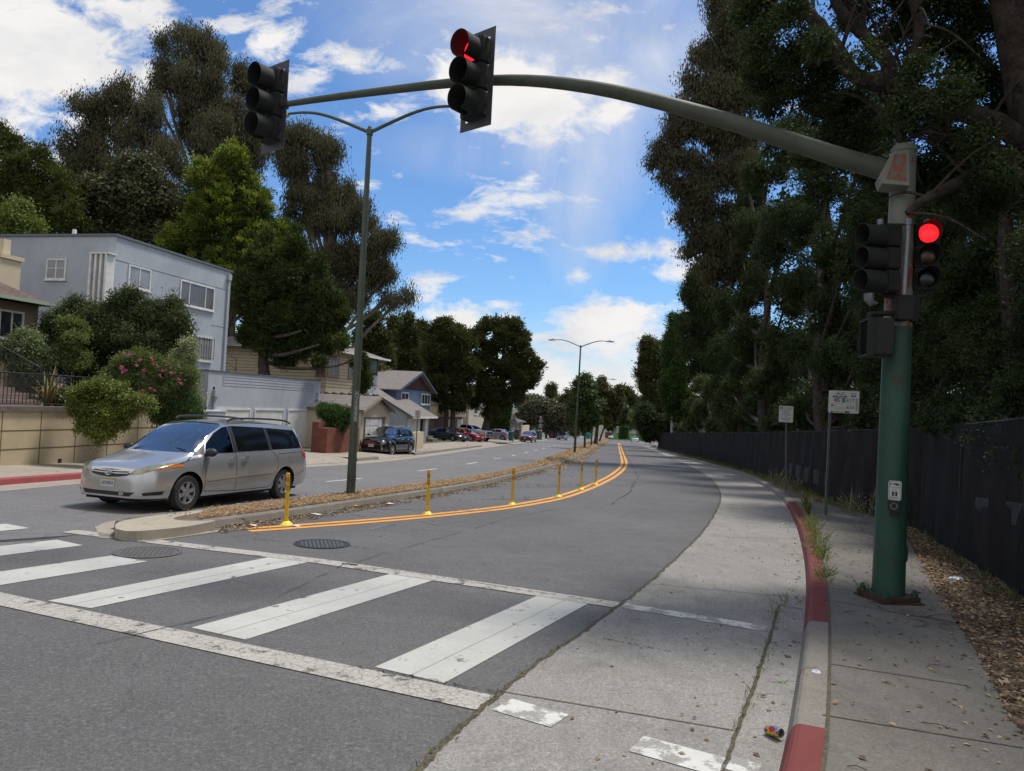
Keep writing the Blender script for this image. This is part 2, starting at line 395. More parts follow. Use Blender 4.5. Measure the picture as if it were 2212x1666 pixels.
edge=resample(chaikin(EDGE,3),1600);edge=[p+Vector((rnd.uniform(-.012,.012)+.008*math.sin(i*.31),rnd.uniform(-.01,.01),0)) for i,p in enumerate(edge)]
LK=GP([(-420,1088),(-150,1062),(0,1049),(185,1034),(420,1018),(600,1008),(782,997),(904,983.5),(1036,966),(1091,959),(1173,950),(1215,946)])
lk=chaikin(LK)
lkr=resample(lk,120)
MED=GP([(246,1145),(310,1160),(395,1153),(469,1138),(579,1125),(669,1111),(875,1078),(1030,1053),(1108,1032),(1212,1006),(1264,982),(1293,961),(1316,950.5)])
med=resample(chaikin(MED),120)
ext=[p.copy() for p in med]
v0=Vector((-6.4,10.2,0));back=[v0+Vector((-2.6,-14,0)),v0+Vector((-1.2,-6,0)),v0+Vector((-.3,-1.2,0))]
far_dir=Vector((.09,1,0))
A=resample([Vector((p.x,p.y,0)) for p in back+med],150)
B=resample([Vector((-.8,-14,0)),Vector((-1.2,0,0))]+[Vector((p.x,p.y,0)) for p in edge],150)
def plane(P,dz):return [Vector((p.x,p.y,gz(p.x,p.y)+dz)) for p in P]
mb=MB();strip(mb,plane(A,0),plane(B,0));rd=mb.build('road',M_ASPH);tag(rd,kind='structure')
C_=resample([Vector((-16,-14,0)),Vector((-13.6,4,0))]+[Vector((p.x,p.y,0)) for p in offs(lk,.75)],150)
mb=MB();strip(mb,plane(C_,-.001),plane(A,-.001));tag(mb.build('road',M_ASPH2),kind='structure')
e0=gp(1316,950.5);f0=gp(1402,964)
mb=MB();Q=[Vector((-10,190,0)),Vector((90,190,0)),Vector((90,330,0)),Vector((-20,330,0))]
mb.poly(plane([Vector((C_[-1].x,C_[-1].y,0)),Vector((edge[-1].x+14,edge[-1].y,0)),Vector((70,330,0)),Vector((5,330,0))],-.006));tag(mb.build('road',M_ASPH2),kind='structure')
mb=MB();strip(mb,plane([Vector((p.x,p.y,0)) for p in lkr],.003),plane([Vector((p.x,p.y,0)) for p in offs(lkr,.85)],.003));tag(mb.build('gutter',M_APRON),kind='structure')
kr=resample(kerb,120)
mb=MB();kr5=resample(kerb,1600);strip(mb,plane(edge,.004),plane(kr5,.004));tag(mb.build('concrete_lane',M_CONC),kind='structure')
def kerb_run(P,h,w,side,m_,name='kerb',batter=.04,sub=1):
 """side +1: kerb body lies to the right of the travel direction"""
 a=[Vector((p.x,p.y,gz(p.x,p.y)+.002)) for p in P];b=offs(P,side*batter,h-.03);c=offs(P,side*(batter+.025),h-.006);c2=offs(P,side*(batter+.05),h);d=offs(P,side*w,h);e=offs(P,side*w,-.02)
 mb=MB()
 for u,v in ((a,b),(b,c),(c,c2),(c2,d),(d,e)):strip(mb,u,v) if side>0 else strip(mb,v,u)
 o=mb.build(name,m_,smooth=True,sharp=40);tag(o,kind='structure');return o
def cutrun(P,y0,y1):
 out=[]
 for p in P:
  d=p-CAM;z=d.dot(FW)
  if z<=0:continue
  yy=CY-FPX*d.dot(UP)/z
  if y1>=yy>=y0:out.append(p)
 return out
kd=resample(kerb,400)
ia=[i for i,p in enumerate(kd)]
def rowof(p):
 d=p-CAM;return CY-FPX*d.dot(UP)/max(.01,d.dot(FW))
rows=[rowof(p) for p in kd]
def idx(y):return min(range(len(kd)),key=lambda i:abs(rows[i]-y))
cuts=[0,idx(1600),idx(1368),idx(1093),len(kd)-1]
for (i0,i1),m_ in zip(zip(cuts,cuts[1:]),(M_RED,M_CURB,M_RED,M_CURB)):
 kerb_run(kd[i0:i1+1],.15,.235,1,m_)
KW=.15
WEDGE=GP([(2500,1900),(2330,1700),(2188,1564),(2112,1411),(2074,1354),(2017,1266),(1955,1150),(1890,1115),(1800,1090),(1730,1078)],.15)
wa=resample([Vector((p.x,p.y,0)) for p in offs(kd[:cuts[3]+6],.245)],60);wb=resample([Vector((p.x,p.y,0)) for p in WEDGE],60)
mb=MB();strip(mb,plane(wa,KW),plane(wb,KW));tag(mb.build('sidewalk',M_WALK),kind='structure')
va=resample([Vector((p.x,p.y,0)) for p in offs(kd,.23)],80)
vb=[p+Vector((26,-3,0)) for p in va]
vm=[p+Vector((7,-1,0)) for p in va]
mb=MB();strip(mb,plane(va,KW-.012),plane(vm,KW-.012));strip(mb,plane(vm,KW-.012),plane(vb,KW+.3));tag(mb.build('verge',M_DIRT,smooth=True),kind='structure')
mb=MB()
ribbon(mb,resample(offs(kd[:cuts[3]+10],.24),90),-.012,.014,KW+.004)
for a,b in (((1776,1545),(2211,1617)),((1788,1434),(2089,1482)),((1790,1270),(2051,1301)),((1792,1297),(2127,1358)),((1745,1170),(1935,1180)),((1735,1128),(1915,1132)),((2040,1310),(2080,1360))):
 ribbon(mb,[gp(*a,.15),gp(*b,.15)],-.007,.007,KW+.0045)
tag(mb.build('sidewalk_joint',M_JOINT),kind='structure')
mb=MB()
gj=chaikin(GP([(1500,1830),(1560,1666),(1600,1560),(1640,1450),(1665,1370),(1682,1310)]))
gj=[p+Vector((rnd.uniform(-.008,.008),0,0)) for p in resample(gj,50)]
ribbon(mb,gj,-.012,.016,.009)
ribbon(mb,GP([(1683,1308),(1735,1318)]),-.008,.008,.009)
for a,b in (((1090,1497),(1585,1580)),((1400,1262),(1700,1290)),((1515,1160),(1725,1165)),((1552,1100),(1700,1098)),((1553,1060),(1660,1056))):
 ribbon(mb,resample(GP([a,b]),12),-.006,.006,.009)
[ribbon(mb,[a,b],-.022-rnd.random()*.02,.002+rnd.random()*.016,.0085) for a,b in zip(edge[:700],edge[1:])]
tag(mb.build('lane_joint',M_JOINT),kind='structure')
# ---- markings
bars=[((1163,1287),(1275,1302),(810,1442),(960,1477)),((853,1238),(950,1250),(413,1357),(530,1383)),((583,1204),(676,1213),(103,1299),(196,1315))]
for q in bars:
 a,b,c,d=[gp(*p) for p in q]
 mb=MB();mb.poly([p+Vector((0,0,.005)) for p in (c,d,b,a)]);o=mb.build('crosswalk_bar',M_BAR);tag(o,kind='structure')
mb=MB()
for q in bars:
 a,b,c,d=[gp(*p) for p in q]
 ribbon(mb,[c.lerp(d,.53),a.lerp(b,.56)],-.003,.003,.0062)
tag(mb.build('bar_seam',M_FAINT),kind='structure')
dv=(gp(853,1238)-gp(413,1357))
for (p0,p1) in (((240,1201),(308,1212)),((122,1166.5),(164,1175.5)),((12,1132),(50,1139))):
 a,b=gp(*p0),gp(*p1);b=a+(b-a).normalized()*.62
 mb=MB();mb.poly([Vector((p.x,p.y,gz(p.x,p.y)+.005)) for p in (a-dv,b-dv,b,a)]);tag(mb.build('crosswalk_bar',M_BAR),kind='structure')
mb=MB();ribbon(mb,resample(GP([(-400,1205),(0,1295),(1058,1522)]),40),-.15,.15,.0075);tag(mb.build('crosswalk_line',M_LINE),kind='structure')
mb=MB();ribbon(mb,resample(GP([(150,1148),(290,1165),(700,1214),(1336,1308)]),40),-.13,.15,.0075);tag(mb.build('crosswalk_line',M_LINE),kind='structure')
mb=MB();ribbon(mb,resample(GP([(1345,1309),(1655,1360)]),20),-.12,.12,.009)
tag(mb.build('crosswalk_line',M_FLAKE),kind='structure')
mb=MB();ribbon(mb,resample(GP([(1085,1524),(1210,1560)]),12),-.13,.13,.009);ribbon(mb,resample(GP([(1375,1608),(1562,1660)]),12),-.13,.14,.009);ribbon(mb,resample(GP([(1568,1648),(1640,1668)]),4),-.10,.10,.009);tag(mb.build('crosswalk_line',M_FLAKE),kind='structure')
YL=chaikin(GP([(530,1145.5),(654,1137),(801,1126),(926,1115),(1022,1105),(1106,1095),(1206,1077),(1256,1060),(1295,1044),(1329,1026),(1350,1006),(1347,990),(1342,977),(1339,966),(1337,957.5)]))
for a,b in ((-.22,-.06),(.06,.22)):
 mb=MB();ribbon(mb,YL,a,b,.006);tag(mb.build('yellow_line',M_YEL),kind='structure')
mb=MB();ribbon(mb,GP([(1334,956),(1300,952)]),-.15,.15,.006);tag(mb.build('yellow_line',M_YEL),kind='structure')
mb=MB()
for a,b in (((1020,1054),(1290,1052)),((820,1100),(1060,1104)),((1160,1027),(1345,1029)),((1240,1010),(1346,1012)),((1040,1079),(1200,1079)),((1260,1001),(1340,1002))):
 ribbon(mb,GP([a,b]),-.03,.03,.0065)
for a,b in (((800,1124+20),(845,1133)),((905,1126),(955,1136)),((760,1112),(792,1116))):
 ribbon(mb,GP([a,b]),-.02,.02,.0065)
tag(mb.build('faint_line',M_FAINT),kind='structure')
M_DASH=mat('dash_paint',(.62,.62,.62),.7,col2=(.4,.4,.4),nscale=9,world=True)
mb=MB()
for a,b in (((705,1041),(781,1034)),((903,1018),(944,1013)),((1008,1003),(1031,999)),((1066,992),(1081,989.5)),((1106,985),(1113,983)),((1133,979),(1141,976.5)),((1154,973.5),(1161,972)),((1172,970),(1177,968)),((1184,966),(1188,964.8)),((1196,963),(1200,962)),((1205,960.5),(1209,959.5)),((1214,958.6),(1216,957.8))):
 ribbon(mb,GP([a,b]),-.06,.06,.006)
tag(mb.build('lane_dash',M_DASH),kind='structure')
mb=MB()
def crack(pts,w,j=.03):
 P=resample(GP(pts),46);P=[p+Vector((rnd.uniform(-j,j),rnd.uniform(-j,j),0)) for p in P]
 for a,b in zip(P,P[1:]):
  if rnd.random()<.86:q=w*rnd.uniform(.3,1.3);ribbon(mb,[a,b],-q,q,.0115)
crack([(200,1395),(560,1312),(740,1222),(1000,1150),(1100,1120),(1200,1100)],.005)
crack([(740,1219),(772,1222)],.03,.01);crack([(740,1220),(900,1240),(1150,1280),(1240,1292)],.007,.02)
crack([(500,1115+45),(620,1172),(640,1178)],.004);crack([(752,1180),(830,1190)],.004)
crack([(1362,1000),(1378,1030),(1362,1062),(1320,1090)],.012,.05);crack([(1345,960),(1352,985),(1362,1000)],.012,.05)
crack([(1330,1050),(1440,1040),(1480,1045)],.01,.04)
crack([(1090,1497),(1000,1485),(760,1440)],.004);crack([(1300,1380),(1450,1410)],.004,.02)
tag(mb.build('road_crack',M_CRACK),kind='structure')
# ---- median island
MH=.14
MEDL=GP([(246,1134),(270,1124),(359,1111),(506,1092),(705,1069),(838,1054),(1030,1028),(1103,1014),(1186,987),(1238,966.5),(1280,951.5),(1310,946.5)],MH)
ml=resample(chaikin(MEDL),120)
kerb_run(med,MH,.16,-1,M_CURB)
M_NOSE=concrete('nose_concrete',(.34,.295,.225),(.42,.37,.29),.2,stain=(.03,.03,.03),patch=.3)
mlf=plane([Vector((p.x,p.y,0)) for p in ml],0)
kerb_run(mlf,MH,.15,1,M_CURB)
inR=offs(med,-.16,MH-.003);inL=offs(mlf,.15,MH-.003)
mb=MB();strip(mb,inL,inR);tag(mb.build('median_island',M_DIRT),kind='structure')
mb=MB()
nose=[gp(*p,.145) for p in ((250,1142),(248,1134),(256,1127),(300,1118),(365,1110),(500,1094),(560,1088),(520,1096),(420,1109),(360,1121),(420,1127),(475,1123),(440,1131),(395,1139),(310,1147),(272,1148))]
nose=chaikin(nose+nose[:1],2)[:-1];mb.prism([p-Vector((0,0,.16)) for p in nose],(0,0,.160));tag(mb.build('median_nose',M_NOSE),kind='structure')
mb=MB();skirt=[gp(*p) for p in ((205,1140),(225,1130),(262,1122),(330,1150),(480,1140),(470,1150),(330,1170),(215,1163))]
mb.poly([p+Vector((0,0,.0075)) for p in skirt]);tag(mb.build('median_apron',M_APRON),kind='structure')
M_BLK=worn_paint('scraped_black',(.03,.03,.035),(.28,.26,.22),.45,5,False)
mb=MB();q=[p for p in med if 330<(CX+FPX*(p-CAM).dot(RT)/(p-CAM).dot(FW))<545]
a=[Vector((p.x,p.y,gz(p.x,p.y)+.02))+Vector((.015,-.03,0)) for p in q];b=[Vector((p.x,p.y,gz(p.x,p.y)+.125))+Vector((-.004,-.01,0)) for p in q]
strip(mb,a,b);tag(mb.build('kerb_scrape',M_BLK),kind='structure')
# ---- left side: kerb, sidewalk, driveways
lkd=resample(lk,200)
def colof(p):
 d=p-CAM;return CX+FPX*d.dot(RT)/max(.01,d.dot(FW))
L2=resample(lk,700)
def seg(x0,x1):return [p for p in L2 if x0<=colof(p)<=x1 and (p-CAM).dot(FW)>0]
M_RED2=mat('bright_red_kerb',(.30,.045,.045),.6,col2=(.21,.045,.04),nscale=5,world=True)
for x0,x1,m_ in ((-3000,338,M_RED2),(328,594,M_CURB),(772,820,M_CURB),(896,1042,M_CURB),(1083,1230,M_CURB)):
 s_=seg(x0,x1)
 if len(s_)>1:kerb_run(s_,.15,.16,-1,m_)
 else:print('kerb seg short',x0,x1)
wl=offs(lkr,-.9,.157);wl2=offs(lkr,-3.6,.2)
mb=MB();strip(mb,wl2,wl)
for x0,x1 in ((-3000,592),(771,823),(895,1042),(1080,1260)):
 s_=[p for p in resample(lk,900) if x0<=colof(p)<=x1];strip(mb,offs(s_,-.9,.157),offs(s_,-.15,.146))
tag(mb.build('sidewalk',M_APRON),kind='structure')
for x0,x1 in ((588,775),(818,900),(1038,1086)):
 s_=[p for p in resample(lk,900) if x0<=colof(p)<=x1 and (p-CAM).dot(FW)>0]
 mb=MB();a=offs(s_,.02,.012);b=offs(s_,-.9,.156);strip(mb,b,a);tag(mb.build('driveway_apron',M_APRON),kind='structure')
def hill(x,y):
 k=min(LKP,key=lambda p:abs(p[1]-y));d=k[0]-x
 h=0.19+max(0,min(d-9.5,40))*.34+max(0,min(d-49,60))*.12
 if d<3.4:h=-.3
 return gz(x,y)+h-(0 if y<260 else (y-260)*.05)
LKP=[(p.x,p.y) for p in resample([Vector((p.x,p.y,0)) for p in lk],60)]+[(5,200),(8,300),(10,400)]
mb=MB();rows_=[]
ylist=[-10,0,8,16,24,32,40,50,60,75,90,110,130,160,200,260,340]
dl=[3.45,6,9.4,12,16,22,30,40,50,70,110]
for y in ylist:
 k=min(LKP,key=lambda p:abs(p[1]-y));rows_.append([(k[0]-d,y,hill(k[0]-d,y)) for d in dl])
nx=len(dl);mb.add([v for r in rows_ for v in r],[(j*nx+i,(j+1)*nx+i,(j+1)*nx+i+1,j*nx+i+1) for j in range(len(ylist)-1) for i in range(nx-1)])
tag(mb.build('hillside',M_GROUND,smooth=True),kind='structure')
mb=MB();rr=random.Random(3);n=80;top=[];bot=[]
for i in range(n):
 x=-3000+9000*i/(n-1);h=85+45*math.sin(i*.31+1)+22*math.sin(i*.93)+rr.uniform(-6,6)
 top.append((x,6200,h-12));bot.append((x,5000,-20))
vs=bot+top+[(x,7800,-20) for x,_,_ in bot]
mb.add(vs,[(i,i+1,n+i+1,n+i) for i in range(n-1)]+[(n+i,n+i+1,2*n+i+1,2*n+i) for i in range(n-1)])
tag(mb.build('hills',mat('far_hills',(.30,.42,.60),1,col2=(.36,.47,.64),nscale=.002,world=True),smooth=True),kind='structure')  # distance haze is painted into the hills' pale blue base colour
# ------------------------------------------------------------------ signals, lamps, posts, signs
M_POLEG=NT('green_pole_paint')
def _pole():
 t=MATS['green_pole_paint']
M_GREEN=(lambda t:t.out(t.mx(t.rng(t.noise(2.2,8,.7,.6),.60,.64,0,.8),t.mx(t.rng(t.noise(1.2,5),.3,.7),(.016,.058,.040),(.024,.078,.054)),(.05,.03,.02)),.5,.4))(NT('green_enamel'))
M_SAGE=(lambda t:t.out(t.mx(t.rng(t.noise(2.0,8,.7,.8,sc=(1,1,.5)),.585,.60),t.mx(t.rng(t.noise(1.5,6),.3,.7),(.15,.165,.13),(.22,.235,.19)),(.24,.055,.035)),.6,.4))(NT('sage_enamel_peeling'))
M_ARM=(lambda t:t.out(t.mx(t.rng(t.noise(3.5,8,.75,.6),.55,.72),t.mx(t.rng(t.noise(1.5,6),.3,.7),(.055,.066,.048),(.088,.10,.072)),(.025,.025,.018)),.6,.4))(NT('arm_enamel'))
M_LAMPG=mat('lamp_post_green',(.045,.06,.042),.5,col2=(.07,.088,.062),nscale=3)
M_BLACK=mat('signal_black',(.006,.006,.006),.75,col2=(.013,.013,.013),nscale=4)
M_VISOR=mat('visor_green_black',(.007,.009,.008),.8,col2=(.014,.017,.015),nscale=5)
M_PLATE=mat('backplate_weathered',(.02,.02,.024),.5,col2=(.055,.055,.06),nscale=7,ndetail=8,contrast=1.0)
M_GALV=mat('galvanised',(.24,.25,.27),.5,.6,col2=(.16,.17,.18),nscale=9)
M_RUST=mat('rusty_plate',(.028,.017,.014),.8,col2=(.06,.034,.024),nscale=9,bump=.3)
M_LENSOFF=mat('lens_dark_red',(.03,.004,.004),.25);M_LENSAMB=mat('lens_dark_amber',(.035,.014,.005),.25);M_LENSGRN=mat('lens_dark_green',(.006,.010,.010),.25)
M_LENSON=(lambda t:(t.out((.5,.01,.01),.3),t.p.inputs['Emission Color'].__setattr__('default_value',(1,.012,.02,1)),t.p.inputs['Emission Strength'].__setattr__('default_value',1.0),t.m)[-1])(NT('lens_red_lit'))
M_REDPAINT=mat('peeled_red_primer',(.23,.05,.035),.7,col2=(.12,.14,.11),nscale=16,contrast=3,ndetail=7)
M_WSIGN=mat('sign_white',(.50,.51,.50),.5,col2=(.42,.43,.43),nscale=9)
M_INK=mat('sign_black_ink',(.02,.02,.025),.5);M_TEAL=mat('sign_teal',(.02,.16,.16),.5);M_REDINK=mat('sign_red_ink',(.40,.03,.05),.5)
M_YP=mat('post_yellow',(.72,.47,.01),.5,col2=(.55,.33,.01),nscale=12);M_YB=mat('post_band_orange',(.42,.21,.01),.35);M_YF=mat('post_foot_yellow',(.80,.66,.06),.5)
M_GREYH=mat('luminaire_grey',(.42,.43,.44),.4,col2=(.34,.35,.36),nscale=8);M_LGLASS=mat('luminaire_glass',(.55,.55,.5),.2)
def text_mesh(txt,size,m_,parent,M,name='lettering',ext=.002,align='CENTER',sx=1.0,bold=0.0):
 cu=bpy.data.curves.new(name,'FONT');cu.body=txt;cu.size=size;cu.extrude=ext;cu.align_x=align;cu.align_y='CENTER';cu.resolution_u=2;cu.offset=bold
 o=bpy.data.objects.new('tmp',cu);COL.objects.link(o)
 dg=bpy.context.evaluated_depsgraph_get();me=bpy.data.meshes.new_from_object(o.evaluated_get(dg))
 bpy.data.objects.remove(o);bpy.data.curves.remove(cu)
 me.transform(M@Matrix.Diagonal((sx,1,1,1)));me.materials.clear();me.materials.append(m_)
 o=bpy.data.objects.new(name,me);COL.objects.link(o);o.parent=parent
 return o
def frame(loc,az,tilt=0.0):
 """local frame whose +Y is the facing direction az (0 = straight ahead), X to its left-hand side seen from front"""
 return Matrix.Translation(loc)@Matrix.Rotation(-az,4,'Z')@Matrix.Rotation(tilt,4,'X')
# --- the mast-arm pole
PB=gp(1918,1296,.15);dP=(PB-CAM).dot(FW)
pole=thing('signal_pole','green steel traffic signal pole with long curved mast arm, on right sidewalk','signal pole',PB)
top=at(1953,312,dP);H1=top.z-PB.z;lean=Vector((top.x-PB.x,top.y-PB.y,0))*0.35
def pp(h):return Vector((lean.x*h/H1,lean.y*h/H1,h))
zsplit=H1*.60
mb=MB();mb.tube([pp(.06),pp(.5),pp(zsplit)],[.176,.172,.152],12);mb.build('pole_lower',M_GREEN,pole,smooth=True,sharp=50)
mb=MB();mb.tube([pp(zsplit),pp(H1-.06)],[.152,.134],12);mb.build('pole_upper',M_SAGE,pole,smooth=True,sharp=50)
mb=MB();mb.tube([pp(H1-.06),pp(H1-.02),pp(H1+.02)],[.145,.145,.12],12);mb.build('pole_cap',M_SAGE,pole,smooth=True)
mb=MB();mb.prism([(-.235,-.235,.03),(.235,-.235,.03),(.235,.235,.03),(-.235,.235,.03)],(0,0,.05),M=Matrix.Rotation(R(14),4,'Z'));bp_=mb.build('base_plate',M_RUST,pole)
mb=MB();mb.prism([(-.27,-.25,-.03),(.26,-.27,-.03),(.27,.25,-.03),(-.25,.27,-.03)],(0,0,.055),M=Matrix.Rotation(R(10),4,'Z'));mb.build('grout_pad',M_RUST,pole)
for sx,sy in ((-1,-1),(1,-1),(1,1),(-1,1)):
 mb=MB();M=Matrix.Rotation(R(14),4,'Z')@Matrix.Translation((sx*.19,sy*.19,.08));mb.lathe([(0,.0),(.04,0),(.04,.04),(0,.04)],6,M=M);mb.lathe([(.02,.04),(.02,.075),(0,.075)],8,M=M);mb.build('anchor_bolt',M_GREEN,pole)
mb=MB();mb.rbox((-.075,0,-.12),(.075,.03,.12),.06,M=Matrix.Translation(pp(.55))@frame((0,0,0),R(75))@Matrix.Translation((0,.16,0)));mb.build('handhole_cover',M_GREEN,pole)
armpx=[(1925,372),(1820,342),(1700,303),(1600,270),(1500,241),(1400,214),(1300,192),(1200,178),(1120,173),(1046,174),(960,181),(880,190),(760,205),(680,216),(614,226)]
d0,d1=dP,10.6
ap=[at(x,y,d0+(d1-d0)*((1925-x)/(1925-614))) for x,y in armpx]
ar=[.138-(.138-.043)*i/(len(ap)-1) for i in range(len(ap))]
ap=chaikin(ap,1);ar=[.122-(.122-.040)*i/(len(ap)-1) for i in range(len(ap))]
mb=MB();mb.tube(ap,ar,14);mb.build('mast_arm',M_ARM,pole,world=True,smooth=True,sharp=50)
c=at(1922,368,dP);adir=(ap[0]-ap[1]);adir.z=0;adir.normalize();nrm=Vector((-adir.y,adir.x,0))
if nrm.y>0:nrm=-nrm
def g_(s,z,o):return c+adir*s+Vector((0,0,z))+nrm*o
mb=MB();mb.prism([g_(-.10,-.20,-.17),g_(.18,-.24,-.17),g_(.16,.17,-.17),(g_(.0,.17,-.17)),g_(-.13,-.1,-.17)],nrm*.34);gus=mb.build('gusset_box',M_SAGE,pole,world=True)
mb=MB();mb.poly([g_(-.06,-.15,.1735),g_(.15,-.19,.1735),g_(.14,.13,.1735),g_(.02,.13,.1735)]);
o=mb.build('gusset_face',M_REDPAINT,pole,world=True);o['label']='triangular plate with peeling red primer'
# --- signal heads
def signal(name,label,loc,az,cell,lens,vis,plate,lit,group,visor_len=.28,tilt=0.0,bracket=None):
 """loc = centre of the front face; facing az"""
 t=thing(name,label,'traffic signal',loc,0,group);M0=frame((0,0,0),az,tilt)
 if plate:
  mb=MB();w,h=cell*.5+.10,cell*1.5+.12
  for a,b in (((-w,-.13,cell*1.5+.01),(w,-.122,h)),((-w,-.13,-h),(w,-.122,-cell*1.5-.01)),((-w,-.1295,-cell*1.5-.01),(-cell*.5-.012,-.1225,cell*1.5+.01)),((cell*.5+.012,-.1295,-cell*1.5-.01),(w,-.1225,cell*1.5+.01))):
   mb.box(a,b,M=M0)
  for k in (-1,0,1):mb.box((-cell*.5-.03,-.128,k*cell*.9-.06),(cell*.5+.03,-.121,k*cell*.9+.02),M=M0)
  mb.build('backplate',M_PLATE,t)
 for k in range(3):
  z=cell*(1-k)
  mb=MB();mb.rbox((-cell/2,-.16,z-cell/2+.004),(cell/2,-.01,z+cell/2-.004),.03,M=M0);mb.rbox((-cell/2+.012,-.012,z-cell/2+.014),(cell/2-.012,.004,z+cell/2-.014),.04,M=M0)
  sec=mb.build('signal_section',M_BLACK,t)
  on=lit==k;lm=M_LENSON if on else (M_LENSOFF,M_LENSAMB,M_LENSGRN)[k]
  ML=M0@Matrix.Translation((0,.004,z))@Matrix.Rotation(-math.pi/2,4,'X')
  mb=MB();mb.lathe([(lens,0),(lens*.9,.012),(lens*.6,.026),(lens*.25,.033),(.001,.035)],24,M=ML);ln=mb.build('lens',lm,sec,smooth=True)
  if on:ln['label']='glowing red lens'
  mb=MB();R1=lens+.012;n=28;L0,L1=visor_len,visor_len*vis
  vs=[];a_lo,a_hi=R(-68),R(248)
  if vis>=.9:a_lo,a_hi=R(-90),R(270)
  for rr_ in (R1,R1+.006):
   for e in (0,1):
    for q in range(n+1):
     a=a_lo+(a_hi-a_lo)*q/n;s=math.sin(a);ln_=L1+(L0-L1)*(.5+.5*s)
     vs.append(M0@Vector((rr_*math.cos(a),.0+e*ln_,z+rr_*math.sin(a))))
  c_=n+1;fs=[]
  for q in range(n):
   fs+=[(q,q+1,c_+q+1,c_+q),(2*c_+q,3*c_+q,3*c_+q+1,2*c_+q+1),(c_+q,c_+q+1,3*c_+q+1,3*c_+q)]
  mb.add(vs,fs);mb.build('visor',M_VISOR,t,smooth=True,sharp=60)
 return t
p1=at(1018,166,9.55)
s1=signal('traffic_signal','middle overhead signal on mast arm showing lit red, dark backplate',p1,R(180+40),.355,.15,.85,True,0,'signal heads on the mast arm',.27)
mb=MB();mb.tube([(0.02,.06,.02),(.1,.2,.03)],.035);mb.box((-.05,.04,-.16),(.1,.16,.16));mb.build('arm_bracket',M_BLACK,s1)
p2=at(578,226,10.6)
s2=signal('traffic_signal','unlit overhead signal hanging at the free left end of mast arm',p2,R(180+36),.355,.15,.85,True,-1,'signal heads on the mast arm',.27)
mb=MB();e=ap[-1]-p2;mb.tube([Vector((.02,.1,.0)),e*.55,e],.04,10);mb.lathe([(.0,-.05),(.065,-.05),(.065,.05),(0,.05)],12,M=Matrix.Translation(e)@Matrix.Rotation(R(90),4,'Y'));mb.build('arm_bracket',M_BLACK,s2)
p3=at(2004,553,dP-.1)
s3=signal('traffic_signal','signal on right side of green pole showing lit red, facing viewer',p3,R(195),.262,.108,.1,False,0,'signal heads on the pole',.16)
p4=at(1903,560,dP-.1)
s4=signal('traffic_signal','unlit signal on left side of green pole with tunnel visors turned left',p4,R(180+78),.262,.108,.9,False,-1,'signal heads on the pole',.27)
def stub(parent,pts,r,m_=M_BLACK,name='bracket_pipe'):
 mb=MB();mb.tube(pts,r,10);return mb.build(name,m_,parent,world=True,smooth=True)
stub(s3,[at(2006,628,dP-.05),at(1998,640,dP-.05),at(1962,643,dP)],.03);stub(s3,[at(2000,486,dP),at(1975,486,dP)],.012)
stub(s4,[at(1905,632,dP-.05),at(1912,639,dP-.05),at(1945,641,dP-.15)],.03);stub(s4,[at(1905,484,dP),at(1962,486,dP-.15)],.012)
for x_,s_ in ((1902,s4),(2003,s3)):
 mb=MB();mb.tube([at(x_,486,dP-.02),at(x_,474,dP-.02)],.035,10);mb.build('vent_cap',M_GALV,s_,world=True)
cb=thing('conduit','vertical grey conduit strapped to the green signal pole above black box','conduit',at(1951,640,dP-.22))
mb=MB();mb.tube([at(1963,480,dP-.17),at(1955,600,dP-.2),at(1953,640,dP-.2)],.03,12);mb.build('conduit_pipe',M_GALV,cb,world=True,smooth=True)
mb=MB();mb.tube([at(1963,486,dP-.17),at(1963.5,473,dP-.17)],.042,12);mb.build('conduit_cap',M_GALV,cb,world=True,smooth=True)
tb=thing('terminal_box','black metal terminal box bolted to the pole below the signal heads','terminal box',at(1952,665,dP-.2))
mb=MB();c=at(1952,665,dP-.22);mb.rbox((c.x-.085,c.y-.06,c.z-.14),(c.x+.085,c.y+.1,c.z+.14),.02);mb.build('box_body',M_BLACK,tb,world=True)
mb=MB();c=at(1973,668,dP-.05);mb.rbox((c.x-.06,c.y-.06,c.z-.15),(c.x+.04,c.y+.06,c.z+.14),.04);mb.build('side_box',M_BLACK,tb,world=True)
pc=at(1884,731,dP-.15)
ps=thing('pedestrian_signal','black boxy pedestrian signal hanging from elbow pipe, seen from the side','pedestrian signal',pc)
M0=frame(Vector((-.03,0,0)),R(283))
mb=MB();mb.rbox((-.20,-.20,-.215),(.20,.0,.215),.035,M=M0@Matrix.Rotation(0,4,'Z'));mb.build('housing',M_BLACK,ps)
mb=MB();
for a,b in (((-.21,0,.19),(.21,.07,.215)),((-.21,0,-.215),(.21,.07,-.19)),((-.21,.001,-.19),(-.19,.069,.19)),((.19,.001,-.19),(.21,.069,.19))):mb.box(a,b,M=M0)
mb.build('front_frame',M_VISOR,ps)
mb=MB()
for k in range(1,14):mb.box((-.19,.012,-.19+k*.027),(.19,.055,-.187+k*.027),M=M0)
mb.build('louvre',M_BLACK,ps)
stub(ps,chaikin([at(1880,692,dP-.15),at(1876,680,dP-.15),at(1892,677,dP-.15),at(1945,677,dP-.15)],2),.032)
sn=thing('camera_unit','small pale cylindrical sensor hanging under the left-turned signal beside pole','sensor',at(1893,640,dP-.1))
mb=MB();mb.tube([at(1877,634,dP-.1),at(1877,645,dP-.1),at(1884,655,dP-.1),at(1895,656,dP-.1)],[.055,.055,.04,.02],12);mb.build('sensor_body',M_GALV,sn,world=True,smooth=True)
pb=thing('push_button','pedestrian push button with white instruction plate on green pole','push button',at(1933,1060,dP-.23))
yaw=-math.atan2(pb.location.x,pb.location.y);Mb=Matrix.Rotation(yaw+math.pi-R(6),4,'Z')
